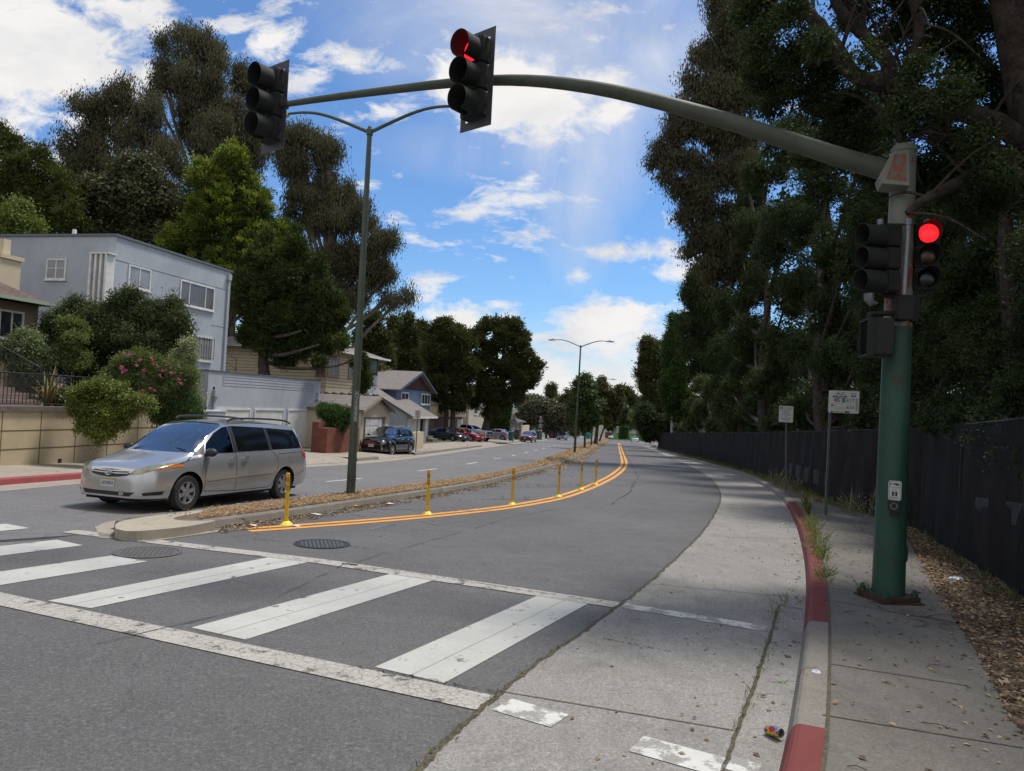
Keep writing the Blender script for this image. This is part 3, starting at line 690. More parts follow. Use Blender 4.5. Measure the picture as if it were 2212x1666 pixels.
Mx=Matrix.Rotation(yaw-R(6),4,'Z')
mb=MB();mb.rbox((-.066,-.006,-.11),(.066,0,.11),.02,M=Mx);mb.build('plate',M_WSIGN,pb)
mb=MB();
for a,b in (((-.058,-.0075,.098),(.058,-.0065,.101)),((-.058,-.0075,-.101),(.058,-.0065,-.098)),((-.058,-.0075,-.098),(-.055,-.0065,.098)),((.055,-.0075,-.098),(.058,-.0065,.098))):mb.box(a,b,M=Mx)
mb.box((-.028,-.0078,-.062),(.028,-.0066,-.012),M=Mx)
mb.box((-.038,-.0078,-.083),(.046,-.0066,-.078),M=Mx);mb.prism([(-.048,-.0078,-.0805),(-.034,-.0078,-.073),(-.034,-.0078,-.088)],(0,.001,0),M=Mx)
mb.prism([(-.02,-.0078,.078),(.02,-.0078,.086),(.05,-.0078,.072),(.05,-.0078,.062),(.012,-.0078,.058),(-.002,-.0078,.068),(-.036,-.0078,.070),(-.036,-.0078,.076)],(0,.001,0),M=Mx)
mb.box((-.052,-.0078,.05),(-.047,-.0066,.085),M=Mx);mb.box((-.047,-.0078,.066),(-.040,-.0066,.082),M=Mx)
mb.build('printing',M_INK,pb)
Mt=Mx@Matrix.Rotation(math.pi/2,4,'X')
text_mesh('PUSH BUTTON',.0165,M_INK,pb,Mx@Matrix.Translation((0,-.0075,.036))@Matrix.Rotation(math.pi/2,4,'X'),ext=.0006,sx=.95)
text_mesh('FOR',.0225,M_INK,pb,Mx@Matrix.Translation((0,-.0075,.009))@Matrix.Rotation(math.pi/2,4,'X'),ext=.0006)
mb=MB();mb.lathe([(.001,0),(.006,.001),(.006,0)],8,M=Mx@Matrix.Translation((.0,-.0085,-.020))@Matrix.Rotation(math.pi/2,4,'X'))
mb.prism([(-.004,-.0088,-.028),(.006,-.0088,-.028),(.004,-.0088,-.042),(.012,-.0088,-.058),(.006,-.0088,-.058),(.0,-.0088,-.045),(-.007,-.0088,-.058),(-.012,-.0088,-.056),(-.004,-.0088,-.042)],(0,.0008,0),M=Mx);mb.build('walking_figure',M_WSIGN,pb)
mb=MB();mb.rbox((-.066,-.03,-.235),(.062,.05,-.115),.025,M=Mx);mb.rbox((-.05,-.02,-.30),(.045,.05,-.23),.03,M=Mx);mb.build('housing',M_BLACK,pb)
mb=MB();mb.lathe([(.026,.0),(.026,.008),(.040,.010),(.040,.0)],24,M=Mx@Matrix.Translation((0,-.03,-.172))@Matrix.Rotation(math.pi/2,4,'X'));mb.build('button_ring',mat('dull_grey',(.10,.10,.10),.5),pb)
mb=MB();mb.lathe([(.024,.0),(.024,.012),(.0,.014)],20,M=Mx@Matrix.Translation((0,-.03,-.172))@Matrix.Rotation(math.pi/2,4,'X'));mb.build('button',M_VISOR,pb)
# --- street lamps
def lamp(bx,by,topx,topy,label,arms=2,dz=.12,numbered=False,h=None,col=M_LAMPG,armlen=None,azx=None):
 b=gp(bx,by,dz);d=(b-CAM).dot(FW)
 H=(at(topx,topy,d).z-b.z) if h is None else h
 t=thing('street_lamp',label,'street lamp',b,0,'double-armed lamps along the median' if arms==2 else 'lamps farther down the street')
 tp=at(topx,topy,d)-b;ln=Vector((tp.x,tp.y,0))*.8
 def q(z):return Vector((ln.x*z/H,ln.y*z/H,z))
 mb=MB();mb.tube([q(.05),q(H*.5),q(H)],[.105,.082,.055],12);mb.build('pole',col,t,smooth=True,sharp=60)
 mb=MB();mb.prism([(-.19,-.19,0),(.19,-.19,0),(.19,.19,0),(-.19,.19,0)],(0,0,.04));
 for sx,sy in ((-1,-1),(1,-1),(1,1),(-1,1)):mb.lathe([(.03,.04),(.03,.09),(.0,.09)],6,M=Matrix.Translation((sx*.14,sy*.14,0)))
 mb.build('base_plate',col,t)
 mb=MB();mb.lathe([(.075,-.08),(.075,.05),(.05,.07),(.05,.10),(.03,.13),(0,.14)],12,M=Matrix.Translation(q(H)));mb.build('finial',col,t,smooth=True)
 mb=MB();mb.rbox((-.055,0,-.11),(.055,.03,.11),.05,M=Matrix.Translation(q(.42))@frame((0,0,0),R(140))@Matrix.Translation((0,.09,0)));mb.build('handhole_cover',col,t)
 L_=armlen or 2.15;out=Vector((math.cos(R(12.7)),-math.sin(R(12.7)),0))
 for s in ((-1,1) if arms==2 else (arms,)):
  s=1 if s>0 else-1
  if arms==1:s=1
  pts=[q(H-.02),q(H)+out*s*L_*.22+Vector((0,0,.18)),q(H)+out*s*L_*.5+Vector((0,0,.42)),q(H)+out*s*L_*.75+Vector((0,0,.53)),q(H)+out*s*L_+Vector((0,0,.50))]
  pts=chaikin(pts,2);mb=MB();mb.tube(pts,[.045-.018*i/(len(pts)-1) for i in range(len(pts))],10);am=mb.build('arm',col,t,smooth=True)
  e=pts[-1];Mh=Matrix.Translation(e)@Matrix.Rotation(-R(12.7)+(math.pi if s<0 else 0),4,'Z')@Matrix.Rotation(R(3),4,'Y')
  mb=MB();mb.add([Mh@Vector(p) for p in ((-.05,-.07,.03),(.30,-.16,.05),(.55,-.13,.03),(.62,0,.01),(.55,.13,.03),(.30,.16,.05),(-.05,.07,.03),
                                                  (-.05,-.07,-.05),(.30,-.16,-.04),(.55,-.13,-.03),(.62,0,-.02),(.55,.13,-.03),(.30,.16,-.04),(-.05,.07,-.05),(.05,0,.07),(.35,0,.10))],
                                                  [(13,12,11,10,9,8,7),(0,7,8,1),(1,8,9,2),(2,9,10,3),(3,10,11,4),(4,11,12,5),(5,12,13,6),(6,13,7,0),(0,1,15,14),(6,14,15,5),(0,14,6),(1,2,3,15),(3,4,5,15)])
  lu=mb.build('luminaire',M_GREYH,t,smooth=True,sharp=40)
  mb=MB();mb.box((.18,-.1,-.052),(.48,.1,-.042),M=Mh);mb.build('lens',M_LGLASS,lu)
  mb=MB();mb.lathe([(.03,0),(.03,.06),(0,.065)],8,M=Mh@Matrix.Translation((.2,0,.085)));mb.build('photocell',M_BLACK,lu)
 if numbered:
  zc=at(769,878,d).z-b.z;Mn=Matrix.Translation(q(zc))@Matrix.Rotation(-math.atan2(b.x,b.y)+R(14),4,'Z')
  mb=MB();mb.box((-.042,-.094,-.36),(.042,-.088,.36),M=Mn);pl=mb.build('number_tag',M_WSIGN,t)
  for k,ch in enumerate('A3588B'):
   mb=MB();mb.box((-.037,-.0965,.355-k*.119-.113),(.037,-.0945,.355-k*.119-.006),M=Mn);mb.build('number_square',M_INK,pl)
   text_mesh(ch,.13,M_WSIGN,pl,Mn@Matrix.Translation((0,-.0975,.355-k*.119-.06))@Matrix.Rotation(math.pi/2,4,'X'),ext=.0006,bold=.002)
 return t
lamp(757,1072,798,283,'nearest double-armed street lamp, rising from median behind yellow posts',numbered=True)
lamp(1241,979,1255,749,'second double-armed street lamp, farther up the median')
lamp(1277,963,1286,826,'third double-armed lamp, half hidden by median street trees')
lamp(1313,948,1317,884,'thin lamp post beside teal street name sign at median end',arms=1,armlen=1.8)
lamp(1334.5,949.5,1338,884,'slim single-arm lamp at the far end of the street',arms=1,armlen=2.4,dz=0)
# --- flexible delineator posts
def post():
 t=thing('delineator_post','x','delineator',(0,0,0),0,'yellow flexible posts along the double line')
 mb=MB();mb.lathe([(.115,0),(.115,.012),(.10,.03),(.055,.065),(.042,.07),(0,.07)],20);b_=mb.build('post_foot',M_YF,t,smooth=True,sharp=30)
 mb=MB()
 for k in range(8):mb.lathe([(.009,0),(.009,.012),(0,.012)],6,M=Matrix.Rotation(k*math.pi/4,4,'Z')@Matrix.Translation((.092,0,.028)))
 mb.build('foot_bolt',M_INK,b_)
 mb=MB();mb.tube([(0,0,.06),(0,0,.12)],[.037,.037],14);mb.tube([(0,0,.12),(0,0,.90)],[.034,.034],14);mb.lathe([(.034,.90),(.034,.912),(.028,.918),(0,.918)],14);mb.build('tube',M_YP,t,smooth=True)
 for z in (.80,.66):
  mb=MB();mb.lathe([(.0358,z-.045),(.0358,z+.045)],16);mb.build('reflective_band',M_YB,t,smooth=True)
 return t
pq=[(618,1134,1022,'nearest yellow delineator post, beside the median nose'),(923,1112,1015,'second yellow delineator post, in line with black parked car'),(1106,1091,1010,'third yellow delineator post from the median nose'),
      (1206,1074,1001,'fourth yellow delineator post, in front of median kerb'),(1255,1058,996,'fifth yellow delineator post, second from the bend'),(1286,1047,991,'farthest yellow delineator post, last before line bends')]
p0=post()
for i,(x,y,yt,lb) in enumerate(pq):
 o=p0 if i==0 else copy_tree(p0);b=gp(x,y);o.location=b;o['label']=lb
 h=at(x,yt,(b-CAM).dot(FW)).z-b.z;o.scale=(1,1,h/.918);o.rotation_euler=(R(rnd.uniform(-1,1)),R(rnd.uniform(0,1.6)),rnd.random()*6)
# --- signs
def signpost(name,label,base,top,w,h,m_,toff=0.0,yaw=None,thick=.05,postmat=None,cat='sign',perf=True,group=None):
 """square post from base to top; plate of w x h hangs at the top"""
 t=thing(name,label,cat,base,0,group);tp=top-base
 mb=MB();s=thick/2
 vs=[Vector((x,y,0)) for x,y in ((-s,-s),(s,-s),(s,s),(-s,s))];ln=Vector((tp.x,tp.y,0))*.7
 mb.add(vs+[v+ln+Vector((0,0,tp.z)) for v in vs],[(0,1,5,4),(1,2,6,5),(2,3,7,6),(3,0,4,7),(4,5,6,7)])
 mb.build('post',postmat or M_GALVD,t)
 if yaw is None:yaw=-math.atan2(base.x,base.y)
 My=Matrix.Translation(Vector((ln.x,ln.y,tp.z-h/2+.03))+Vector((toff*math.cos(yaw),toff*math.sin(yaw),0)))@Matrix.Rotation(yaw,4,'Z')@Matrix.Translation((0,-s-.008,0))
 mb=MB();mb.rbox((-w/2,-.003,-h/2),(w/2,.001,h/2),min(w,h)*.06,M=My);mb.build('plate',m_,t)
 return t,My
M_GALVD=mat('dark_galvanised',(.10,.11,.11),.6,.3,col2=(.16,.165,.17),nscale=12)
b=gp(1783,1113,.15);tp_=at(1796,846,(b-CAM).dot(FW))
bs,My=signpost('bus_stop_sign','white bus stop sign with route numbers on a thin steel post',b,tp_,.70,.56,M_WSIGN,.30,cat='bus stop sign')
Tx=Matrix.Rotation(math.pi/2,4,'X')
def tm(txt,x,z,s,m_,al='CENTER',bold=0.0,sx=1.0):return text_mesh(txt,s,m_,bs,My@Matrix.Translation((x,-.0042,z))@Tx,ext=.0008,align=al,bold=bold,sx=sx)
tm('BUS STOP',-.09,.125,.065,M_INK,bold=.004,sx=1.15);tm('45',-.155,.035,.14,M_INK,bold=.003);tm('617',.155,.03,.125,M_INK);tm('650',.155,-.135,.125,M_INK);tm('511',-.2,-.095,.05,M_INK)
tm('AC',-.07,.205,.10,mat('logo_grey_green',(.16,.24,.22),.5),bold=.005,sx=1.7)
mb=MB()
for a,b_ in (((-.04,-.0045,-.02),(.035,-.0032,.095)),((.17,-.0045,.135),(.27,-.0032,.225)),((.185,-.0045,.115),(.205,-.0032,.135)),((.235,-.0045,.115),(.255,-.0032,.135))):mb.box(a,b_,M=My)
mb.build('teal_block',M_TEAL,bs)
mb=MB();mb.box((.185,-.0056,.17),(.255,-.0044,.21),M=My);mb.build('bus_window',M_WSIGN,bs)
mb=MB();mb.box((.27,-.0045,-.22),(.325,-.0034,.09),M=My);mb.build('grey_panel',mat('sign_grey',(.25,.26,.26),.5),bs)
mb=MB()
mb.box((-.29,-.0045,-.275),(-.24,-.0034,-.235),M=My);mb.box((.03,-.0045,-.27),(.14,-.0034,-.23),M=My);mb.box((-.29,-.0045,-.115),(-.24,-.0034,-.075),M=My)
for k,(x0,x1) in enumerate(((-.22,.0),(-.25,.01),(-.2,-.02),(-.26,.0))):mb.box((x0,-.0042,-.135-k*.024),(x1,-.0034,-.131-k*.024),M=My)
mb.box((-.22,-.0045,-.262),(.01,-.0034,-.248),M=My)
for a,b_ in (((-.26,-.0042,.075),(.0,-.0034,.079)),((.06,-.0042,-.048),(.26,-.0034,-.044)),((.06,-.0042,.082),(.26,-.0034,.086)),((-.27,-.0042,-.055),(-.04,-.0034,-.051)),((.055,-.0042,-.21),(.059,-.0034,.086))):mb.box(a,b_,M=My)
mb.build('small_print',M_INK,bs)
b=gp(1698,1022,.15);b=at(1699,1024,27.0);b.z=gz(b.x,b.y)+.15
dn=(b-CAM).dot(FW)
npk,My=signpost('parking_sign','white no parking sign with small lettering in front of black fence',b,at(1696,879,dn),.50,.60,M_WSIGN,0)
def tn(txt,z,s,m_,x=0.0,bold=0.0,sx=1.0):return text_mesh(txt,s,m_,npk,My@Matrix.Translation((x,-.0042,z))@Tx,ext=.0008,bold=bold,sx=sx)
M_OLDINK=mat('faded_ink',(.14,.14,.15),.6)
tn('PARKING',.225,.085,M_OLDINK,.07,sx=.8)
mb=MB();mb.box((-.23,-.0045,.185),(-.105,-.0034,.27),M=My);mb.build('sign_block',M_OLDINK,npk);text_mesh('NO',.085,M_WSIGN,npk,My@Matrix.Translation((-.168,-.005,.227))@Tx,ext=.0008)
for k,tx in enumerate(('COMMERCIAL','VEHICLES','FROM 7 AM','TO 10,000 LBS','OR','UNATTACHED','TRAILERS')):tn(tx,.15-k*.062,.052,M_OLDINK,0,.0015)
b=gp(1654.5,0) if False else None
def farsign(name,label,bx,by,d,ty,plates,dz=.15,group=None,r=.03):
 base=gp(bx,by,dz);d=(base-CAM).dot(FW);t=thing(name,label,'sign',base,0,group)
 tp=at(bx+(by-ty)*.05,ty,d)-base
 mb=MB();mb.tube([(0,0,0),(tp.x*.6,tp.y*.6,tp.z)],r,8);mb.build('post',M_GALVD,t)
 yaw=-math.atan2(base.x,base.y)
 for kind,pw,ph,py,m_,lab in plates:
  zc=at(bx,py,d).z-base.z;M=Matrix.Translation((tp.x*.6*zc/tp.z,tp.y*.6*zc/tp.z,zc))@Matrix.Rotation(yaw,4,'Z')@Matrix.Translation((0,-.045,0))
  mb=MB()
  if kind=='rect':mb.rbox((-pw/2,-.003,-ph/2),(pw/2,.001,ph/2),min(pw,ph)*.08,M=M)
  elif kind=='oct':mb.prism([(pw/2*math.cos(R(22.5+45*k))*1.08,-.002,pw/2*1.08*math.sin(R(22.5+45*k))) for k in range(8)],(0,.003,0),M=M)
  else:mb.prism([(pw*.7,-.002,0),(0,-.002,pw*.7),(-pw*.7,-.002,0),(0,-.002,-pw*.7)],(0,.003,0),M=M)
  o=mb.build('plate',m_,t)
  if lab:
   for k,(tx,s,zz) in enumerate(lab):text_mesh(tx,s,M_REDINK if m_ is not M_TEAL else M_WSIGN,t,M@Matrix.Translation((0,-.0042,zz))@Tx,ext=.0008,bold=.002)
 return t
M_PINK=mat('pinkish_sign',(.42,.20,.22),.5,col2=(.5,.34,.35),nscale=14)
farsign('parking_sign','red lettered no parking sign on kerb post behind black car',898,977,0,889,[('rect',.32,.48,895,M_WSIGN,[('NO',.11,.16),('PARKING',.055,.07),('7AM',.07,0),('TO',.05,-.07),('9AM',.07,-.14)])])
_so=farsign('stop_sign','grey back of an octagonal sign on post near the green bin',1107,956,0,895,[('rect',.34,.5,900,M_PINK,None),('oct',.76,.76,910.5,mat('sign_back',(.20,.21,.22),.5),None),('rect',.8,.4,919,mat('sign_back2',(.24,.25,.26),.5),None)])
farsign('warning_sign','grey diamond sign back between two smaller plates beyond dark red SUV',1166,951,0,899,[('rect',.35,.45,901.5,M_PINK,None),('diamond',.62,.62,910,MATS['sign_back'],None),('rect',.62,.62,920.5,MATS['sign_back2'],None)])
farsign('parking_sign','small pale square sign past the silver SUV at left kerb',1233,944.5,0,920,[('rect',.75,1.0,923,MATS['sign_back2'],None)])
farsign('street_name_sign','teal street name sign on a thin pole at the median end',1319,948,0,927,[('rect',1.6,.6,929,M_TEAL,None)],dz=.1)
M_IRON=mat('cast_iron',(.045,.045,.05),.45,.5,col2=(.09,.09,.095),nscale=30)
M_STUD=mat('cast_iron_worn',(.22,.22,.235),.4,.6)
def manhole(x,y,label,m_,stud):
 c=gp(x,y);t=thing('manhole_cover',label,'manhole cover',c,0,'round manhole covers');n_=NRM.normalized()
 M=n_.to_track_quat('Z','Y').to_matrix().to_4x4()
 mb=MB();mb.lathe([(.415,.005),(.415,.012),(.375,.013),(.372,.006)],40,M=M);mb.build('rim',m_,t)
 mb=MB();mb.lathe([(.37,.008),(0,.009)],40,0,M=M)
 for i in range(-5,6):
  for j in range(-5,6):
   px,py=i*.066+(j%2)*.033,j*.06
   if px*px+py*py<.335**2:mb.lathe([(.018,.009),(.014,.017),(0,.018)],6,1,M=M@Matrix.Translation((px,py,0)))
 mb.build('lid',[m_,stud],t)
manhole(696,1176,'round iron manhole cover with pale studs in front of yellow line',M_IRON,M_STUD)
manhole(319,1194,'worn manhole cover beside crosswalk bar near the median nose',mat('iron_dusty',(.075,.07,.07),.8,col2=(.11,.105,.1),nscale=12),mat('iron_dusty2',(.11,.105,.1),.8))
# ------------------------------------------------------------------ houses on the left
def z1(x,y):return x*.45557,433.7+y*.45557
def z3(x,y):return (1200+.4202*x)/1.8445,(1250+.4202*y)/1.8445
def z4(x,y):return (1250+.3*x)/1.8445,(1350+.3*y)/1.8445
def zq(x,y):return (1900+.4803*x)/1.8445,(1250+.4803*y)/1.8445
def zb(x,y):return (1900+.2402*x)/1.8445,(1500+.2402*y)/1.8445
_r=ray(1470,892);AZB=math.atan2(_r.x,_r.y)
M_STUC=(lambda t:(t.bump(t.noise(40,3),.15,.01),t.out(t.mx(t.rng(t.noise(.7,7,.65,.5),.35,.65),(.36,.395,.44),(.44,.475,.52)),.85,.3),t.L.new(t.mx(t.rng(t.noise(2.2,8,.7,.3,sc=(1,1,.45)),.50,.75,0,.32),t.p.inputs['Base Color'].links[0].from_socket,(.27,.30,.34)),t.p.inputs['Base Color']),t.m)[-1])(NT('blue_grey_stucco'))
M_STUC2=mat('pale_grey_stucco',(.58,.60,.64),.85,col2=(.52,.54,.58),nscale=.8,world=True)
M_STUCS=mat('light_grey_stucco',(.43,.45,.49),.85,col2=(.37,.39,.43),nscale=.9,world=True)
M_BEIGE=mat('beige_stucco',(.60,.51,.36),.85,col2=(.52,.44,.31),nscale=.9,world=True)
M_TANW=mat('tan_retaining_wall',(.52,.43,.29),.9,col2=(.43,.35,.23),nscale=1.2,ndetail=8,bump=.15,world=True)
M_GROOVE=mat('wall_groove',(.11,.10,.05),.9);M_CAP=mat('brown_concrete_cap',(.17,.135,.12),.85,col2=(.10,.08,.07),nscale=5,world=True)
M_STEP=mat('rose_concrete',(.24,.18,.165),.85,col2=(.18,.135,.12),nscale=4,world=True)
M_WHITE=mat('white_trim',(.78,.78,.76),.6,col2=(.58,.58,.56),nscale=4,world=True)
M_GDOOR=mat('white_garage_door',(.72,.72,.70),.65,col2=(.58,.58,.55),nscale=1.2,ndetail=7,world=True)
M_DKTRIM=mat('dark_trim',(.05,.04,.035),.7);M_BRNTRIM=mat('brown_trim',(.16,.11,.08),.7);M_TANTRIM=mat('tan_trim',(.33,.25,.17),.7)
M_IRONB=mat('black_iron',(.012,.012,.013),.5)
M_GLASS=(lambda t:t.out(t.mx(t.rng(t.noise(1.2,3),.4,.6),(.03,.035,.045),(.07,.08,.09)),.06,.8))(NT('window_glass'))
M_CURT=mat('curtained_glass',(.15,.14,.125),.15,col2=(.09,.085,.08),nscale=1.5,world=True,spec=.7)
M_CURTW=mat('pale_curtained_glass',(.34,.35,.36),.15,col2=(.25,.26,.28),nscale=1.5,world=True,spec=.7)
M_BLUEH=mat('slate_blue_siding',(.10,.155,.265),.8,col2=(.12,.18,.29),nscale=1,world=True)
M_MAROON=mat('maroon_shingle',(.075,.030,.025),.85,col2=(.05,.022,.02),nscale=6,world=True)
def roofmat(name,a,b,c):
 t=NT(name);tc=t.N.new('ShaderNodeUVMap');bt=t.N.new('ShaderNodeTexBrick');t.L.new(tc.outputs[0],bt.inputs['Vector'])
 bt.inputs['Scale'].default_value=1;bt.inputs['Brick Width'].default_value=.33;bt.inputs['Row Height'].default_value=.16;bt.inputs['Mortar Size'].default_value=.012;bt.inputs['Bias'].default_value=0
 bt.inputs['Color1'].default_value=(*a,1);bt.inputs['Color2'].default_value=(*b,1);bt.inputs['Mortar'].default_value=(*c,1)
 col=t.mx(t.rng(t.noise(1.3,6),.35,.65,0,.45),bt.outputs['Color'],tuple(x*.6 for x in a));t.bump(bt.outputs['Fac'],.4,.02)
 return t.out(col,.9,.2)
M_RF_BR=roofmat('brown_shingles',(.17,.12,.10),(.12,.085,.075),(.05,.04,.035))
M_RF_GR=roofmat('grey_shingles',(.27,.245,.23),(.21,.19,.18),(.09,.08,.075))
M_RF_DK=roofmat('dark_grey_shingles',(.15,.15,.155),(.12,.12,.125),(.06,.06,.06))
def brickmat(name,a,b,c,w=.22,h=.075):
 t=NT(name);tc=t.N.new('ShaderNodeUVMap');bt=t.N.new('ShaderNodeTexBrick');t.L.new(tc.outputs[0],bt.inputs['Vector'])
 bt.inputs['Scale'].default_value=1;bt.inputs['Brick Width'].default_value=w;bt.inputs['Row Height'].default_value=h;bt.inputs['Mortar Size'].default_value=.008
 bt.inputs['Color1'].default_value=(*a,1);bt.inputs['Color2'].default_value=(*b,1);bt.inputs['Mortar'].default_value=(*c,1)
 t.bump(bt.outputs['Fac'],-.4,.01)
 return t.out(t.mx(t.rng(t.noise(2.5,6),.4,.7,0,.5),bt.outputs['Color'],tuple(x*.5 for x in b)),.85,.3)
M_BRICK=brickmat('red_brick',(.26,.075,.045),(.19,.06,.04),(.12,.085,.07))
M_BRICK2=brickmat('pinkish_brick',(.28,.17,.13),(.20,.11,.09),(.3,.26,.23))
def uvbox(o):
 """metric UVs: along the level direction and up (or up the slope)"""
 me=o.data;uv=me.uv_layers.new(name='UVMap');d=np.zeros(len(me.loops)*2)
 for p in me.polygons:
  n=p.normal;h=Vector((0,0,1)).cross(n)
  if h.length<.05:h=Vector((1,0,0))
  h.normalize();w=n.cross(h)
  for li in p.loop_indices:
   v=me.vertices[me.loops[li].vertex_index].co;d[li*2]=v.dot(h);d[li*2+1]=v.dot(w)
 uv.data.foreach_set('uv',d);return o
class Bld:
 def __init__(s,name,label,cat,O,az=None,group=None):
  s.O=O;s.az=AZB if az is None else az;s.U=Vector((math.sin(s.az),math.cos(s.az),0));s.V=Vector((math.cos(s.az),-math.sin(s.az),0))
  s.t=thing(name,label,cat,O,0,group)
 def W(s,u,v,z):return s.U*u+s.V*v+Vector((0,0,z))
 def F(s,x,y,off=0.0):
  r=ray(x,y);t=((s.O-CAM).dot(s.V)+off)/r.dot(s.V);P=CAM+r*t-s.O;return P.dot(s.U),P.z
 def S(s,x,y,u0=0.0):
  r=ray(x,y);t=((s.O-CAM).dot(s.U)+u0)/r.dot(s.U);P=CAM+r*t-s.O;return P.dot(s.V),P.z
 def bx(s,mb,u,v,z,mi=None):
  ps=[s.W(a,b,c) for c in z for a,b in ((u[0],v[0]),(u[1],v[0]),(u[1],v[1]),(u[0],v[1]))]
  mb.add(ps,[(0,1,2,3),(4,7,6,5),(0,4,5,1),(1,5,6,2),(2,6,7,3),(3,7,4,0)],mi)
 def box(s,name,m_,u,v,z,parent=None,uv=False):
  mb=MB();s.bx(mb,u,v,z);o=mb.build(name,m_,parent or s.t)
  if uv:uvbox(o)
  return o
 def solid(s,name,m_,pts,fs,parent=None,uv=False):
  mb=MB();mb.add([s.W(*p) for p in pts],fs);o=mb.build(name,m_,parent or s.t)
  bm=bmesh.new();bm.from_mesh(o.data);bmesh.ops.recalc_face_normals(bm,faces=bm.faces);bm.to_mesh(o.data);bm.free()
  if uv:uvbox(o)
  return o
 def win(s,u,z,v=0.0,mul=(.5,),hor=(),fm=None,gm=None,fw=.07,pane_mats=None,axis='u',name='window',sill=True):
  """framed window: axis 'u' lies on the street front at v, axis 'v' on an end wall at u=v (facing -u)"""
  fm=fm or M_WHITE;gm=gm or M_GLASS;a0,a1=sorted(u);z0,z1_=sorted(z)
  def B(mb,a,d,c):
   if axis=='u':s.bx(mb,a,(v+d[0],v+d[1]),c)
   else:s.bx(mb,(v-d[1],v-d[0]),a,c)
  mb=MB();B(mb,(a0,a0+fw),(-.03,.05),(z0,z1_));B(mb,(a1-fw,a1),(-.03,.05),(z0,z1_));B(mb,(a0+fw,a1-fw),(-.03,.05),(z1_-fw,z1_));B(mb,(a0+fw,a1-fw),(-.03,.05),(z0,z0+fw))
  if sill:B(mb,(a0-.04,a1+.04),(-.03,.085),(z0-.05,z0-.002))
  for f in mul:c=a0+(a1-a0)*f;B(mb,(c-.025,c+.025),(-.03,.042),(z0+fw,z1_-fw))
  for f in hor:c=z0+(z1_-z0)*f;B(mb,(a0+fw,a1-fw),(-.03,.036),(c-.014,c+.014))
  w=mb.build(name,fm,s.t)
  mb=MB();B(mb,(a0+fw,a1-fw),(-.03,.02),(z0+fw,z1_-fw));mb.build('pane',gm,w)
  return w
 def gdoor(s,u,z,v=0.0,rows=4,cols=4,m_=None,name='garage_door'):
  m_=m_ or M_GDOOR;mb=MB();s.bx(mb,u,(v-.03,v+.012),z);a0,a1=u;z0,z1_=z
  if rows:
   for i in range(rows):
    for j in range(cols):
     ua=a0+(a1-a0)*(j+.12)/cols;ub=a0+(a1-a0)*(j+.88)/cols;za=z0+(z1_-z0)*(i+.16)/rows;zb_=z0+(z1_-z0)*(i+.84)/rows
     s.bx(mb,(ua,ub),(v+.0,v+.026),(za,zb_))
  return mb.build(name,m_,s.t)
# ---- tan retaining wall with its cap and railing
W0=gp(0,1009,.15)
rw=Bld('retaining_wall','tan blockwork retaining wall with green grooves, below terrace at left','wall',W0,R(13.5))
WH=1.44;uR=rw.F(*z1(950,1000))[0];uB=rw.F(*z1(360,1000))[0]
rw.box('wall',M_TANW,(-8,uR),(-.3,0),(-.8,WH))
mb=MB()
cols=[rw.F(*z1(x,1050))[0] for x in (10,195,362,515,655,790,905)];st=cols[1]-cols[0]
for c in [cols[0]-st*k for k in (4,3,2,1)]+cols:rw.bx(mb,(c-.014,c+.014),(-.01,.004),(-.3,WH-.002))
for z in (.44,.93):rw.bx(mb,(-8,uR-.01),(-.01,.0055),(z-.014,z+.014))
mb.build('groove',M_GROOVE,rw.t)
rw.box('cap',M_CAP,(-8,uB),(-.45,.06),(WH+.002,WH+.13))
rw.box('coping',M_TANTRIM,(uB+.01,uR),(-.32,.02),(WH+.002,WH+.04))
mb=MB();h_=rw.F(*z1(283,1232));rw.bx(mb,(h_[0]-.06,h_[0]+.06),(-.01,.006),(h_[1]-.06,h_[1]+.05));mb.build('drain_hole',M_CRACK,rw.t)
lw=Bld('low_wall','low grey stucco wall between tan retaining wall and grey garages','wall',rw.O+rw.W(uR+.02,0,0),R(13.5))
lw.box('wall',M_STUCS,(0,lw.F(*z1(1068,1030))[0]),(-.3,0),(-.6,lw.F(*z1(1010,1000))[1]));lw.box('cap',M_WHITE,(0,lw.F(*z1(1072,1030))[0]),(-.33,.03),(lw.F(*z1(1010,1000))[1]+.002,lw.F(*z1(1010,1000))[1]+.05))
tr=MB()
for (u0,u1) in ((-10,uR),):
 ps=[rw.O+rw.W(u0,-.3,WH-.06),rw.O+rw.W(u1,-.3,WH-.06),rw.O+rw.W(u1,-4.5,WH+.5),rw.O+rw.W(u0,-4.5,WH+.15),rw.O+rw.W(u1,-14,WH+2.2),rw.O+rw.W(u0,-14,WH+2.2)]
 tr.add(ps,[(0,1,2,3),(3,2,4,5)])
tag(tr.build('terrace_ground',M_DIRT),kind='structure')
def railing(label,pts,h,m_=M_IRONB,step=.115,post_every=1.5,loc=None,cat='railing',r=.011):
 t=thing('iron_railing',label,cat,pts[0]);P=[Vector(p) for p in pts]
 mb=MB();mb.tube([p+Vector((0,0,h)) for p in P],.02,8);mb.build('top_rail',m_,t,world=True)
 mb=MB();mb.tube([p+Vector((0,0,.07)) for p in P],.013,6);mb.build('bottom_rail',m_,t,world=True)
 L_=sum((b-a).length for a,b in zip(P,P[1:]));n=max(2,int(L_/step));Q=resample(P,n+1);k=max(1,int(post_every/step))
 for i,p in enumerate(Q):
  mb=MB();rr=.024 if i%k==0 else r;mb.tube([p+Vector((0,0,0 if i%k==0 else .07)),p+Vector((0,0,h+(.05 if i%k==0 else 0)))],rr,5)
  mb.build('rail_post' if i%k==0 else 'baluster',m_,t,world=True)
 return t
a=rw.O+rw.W(-3.2,-.12,WH+.13);b=rw.O+rw.W(uR-.6,-.12,WH+.08)
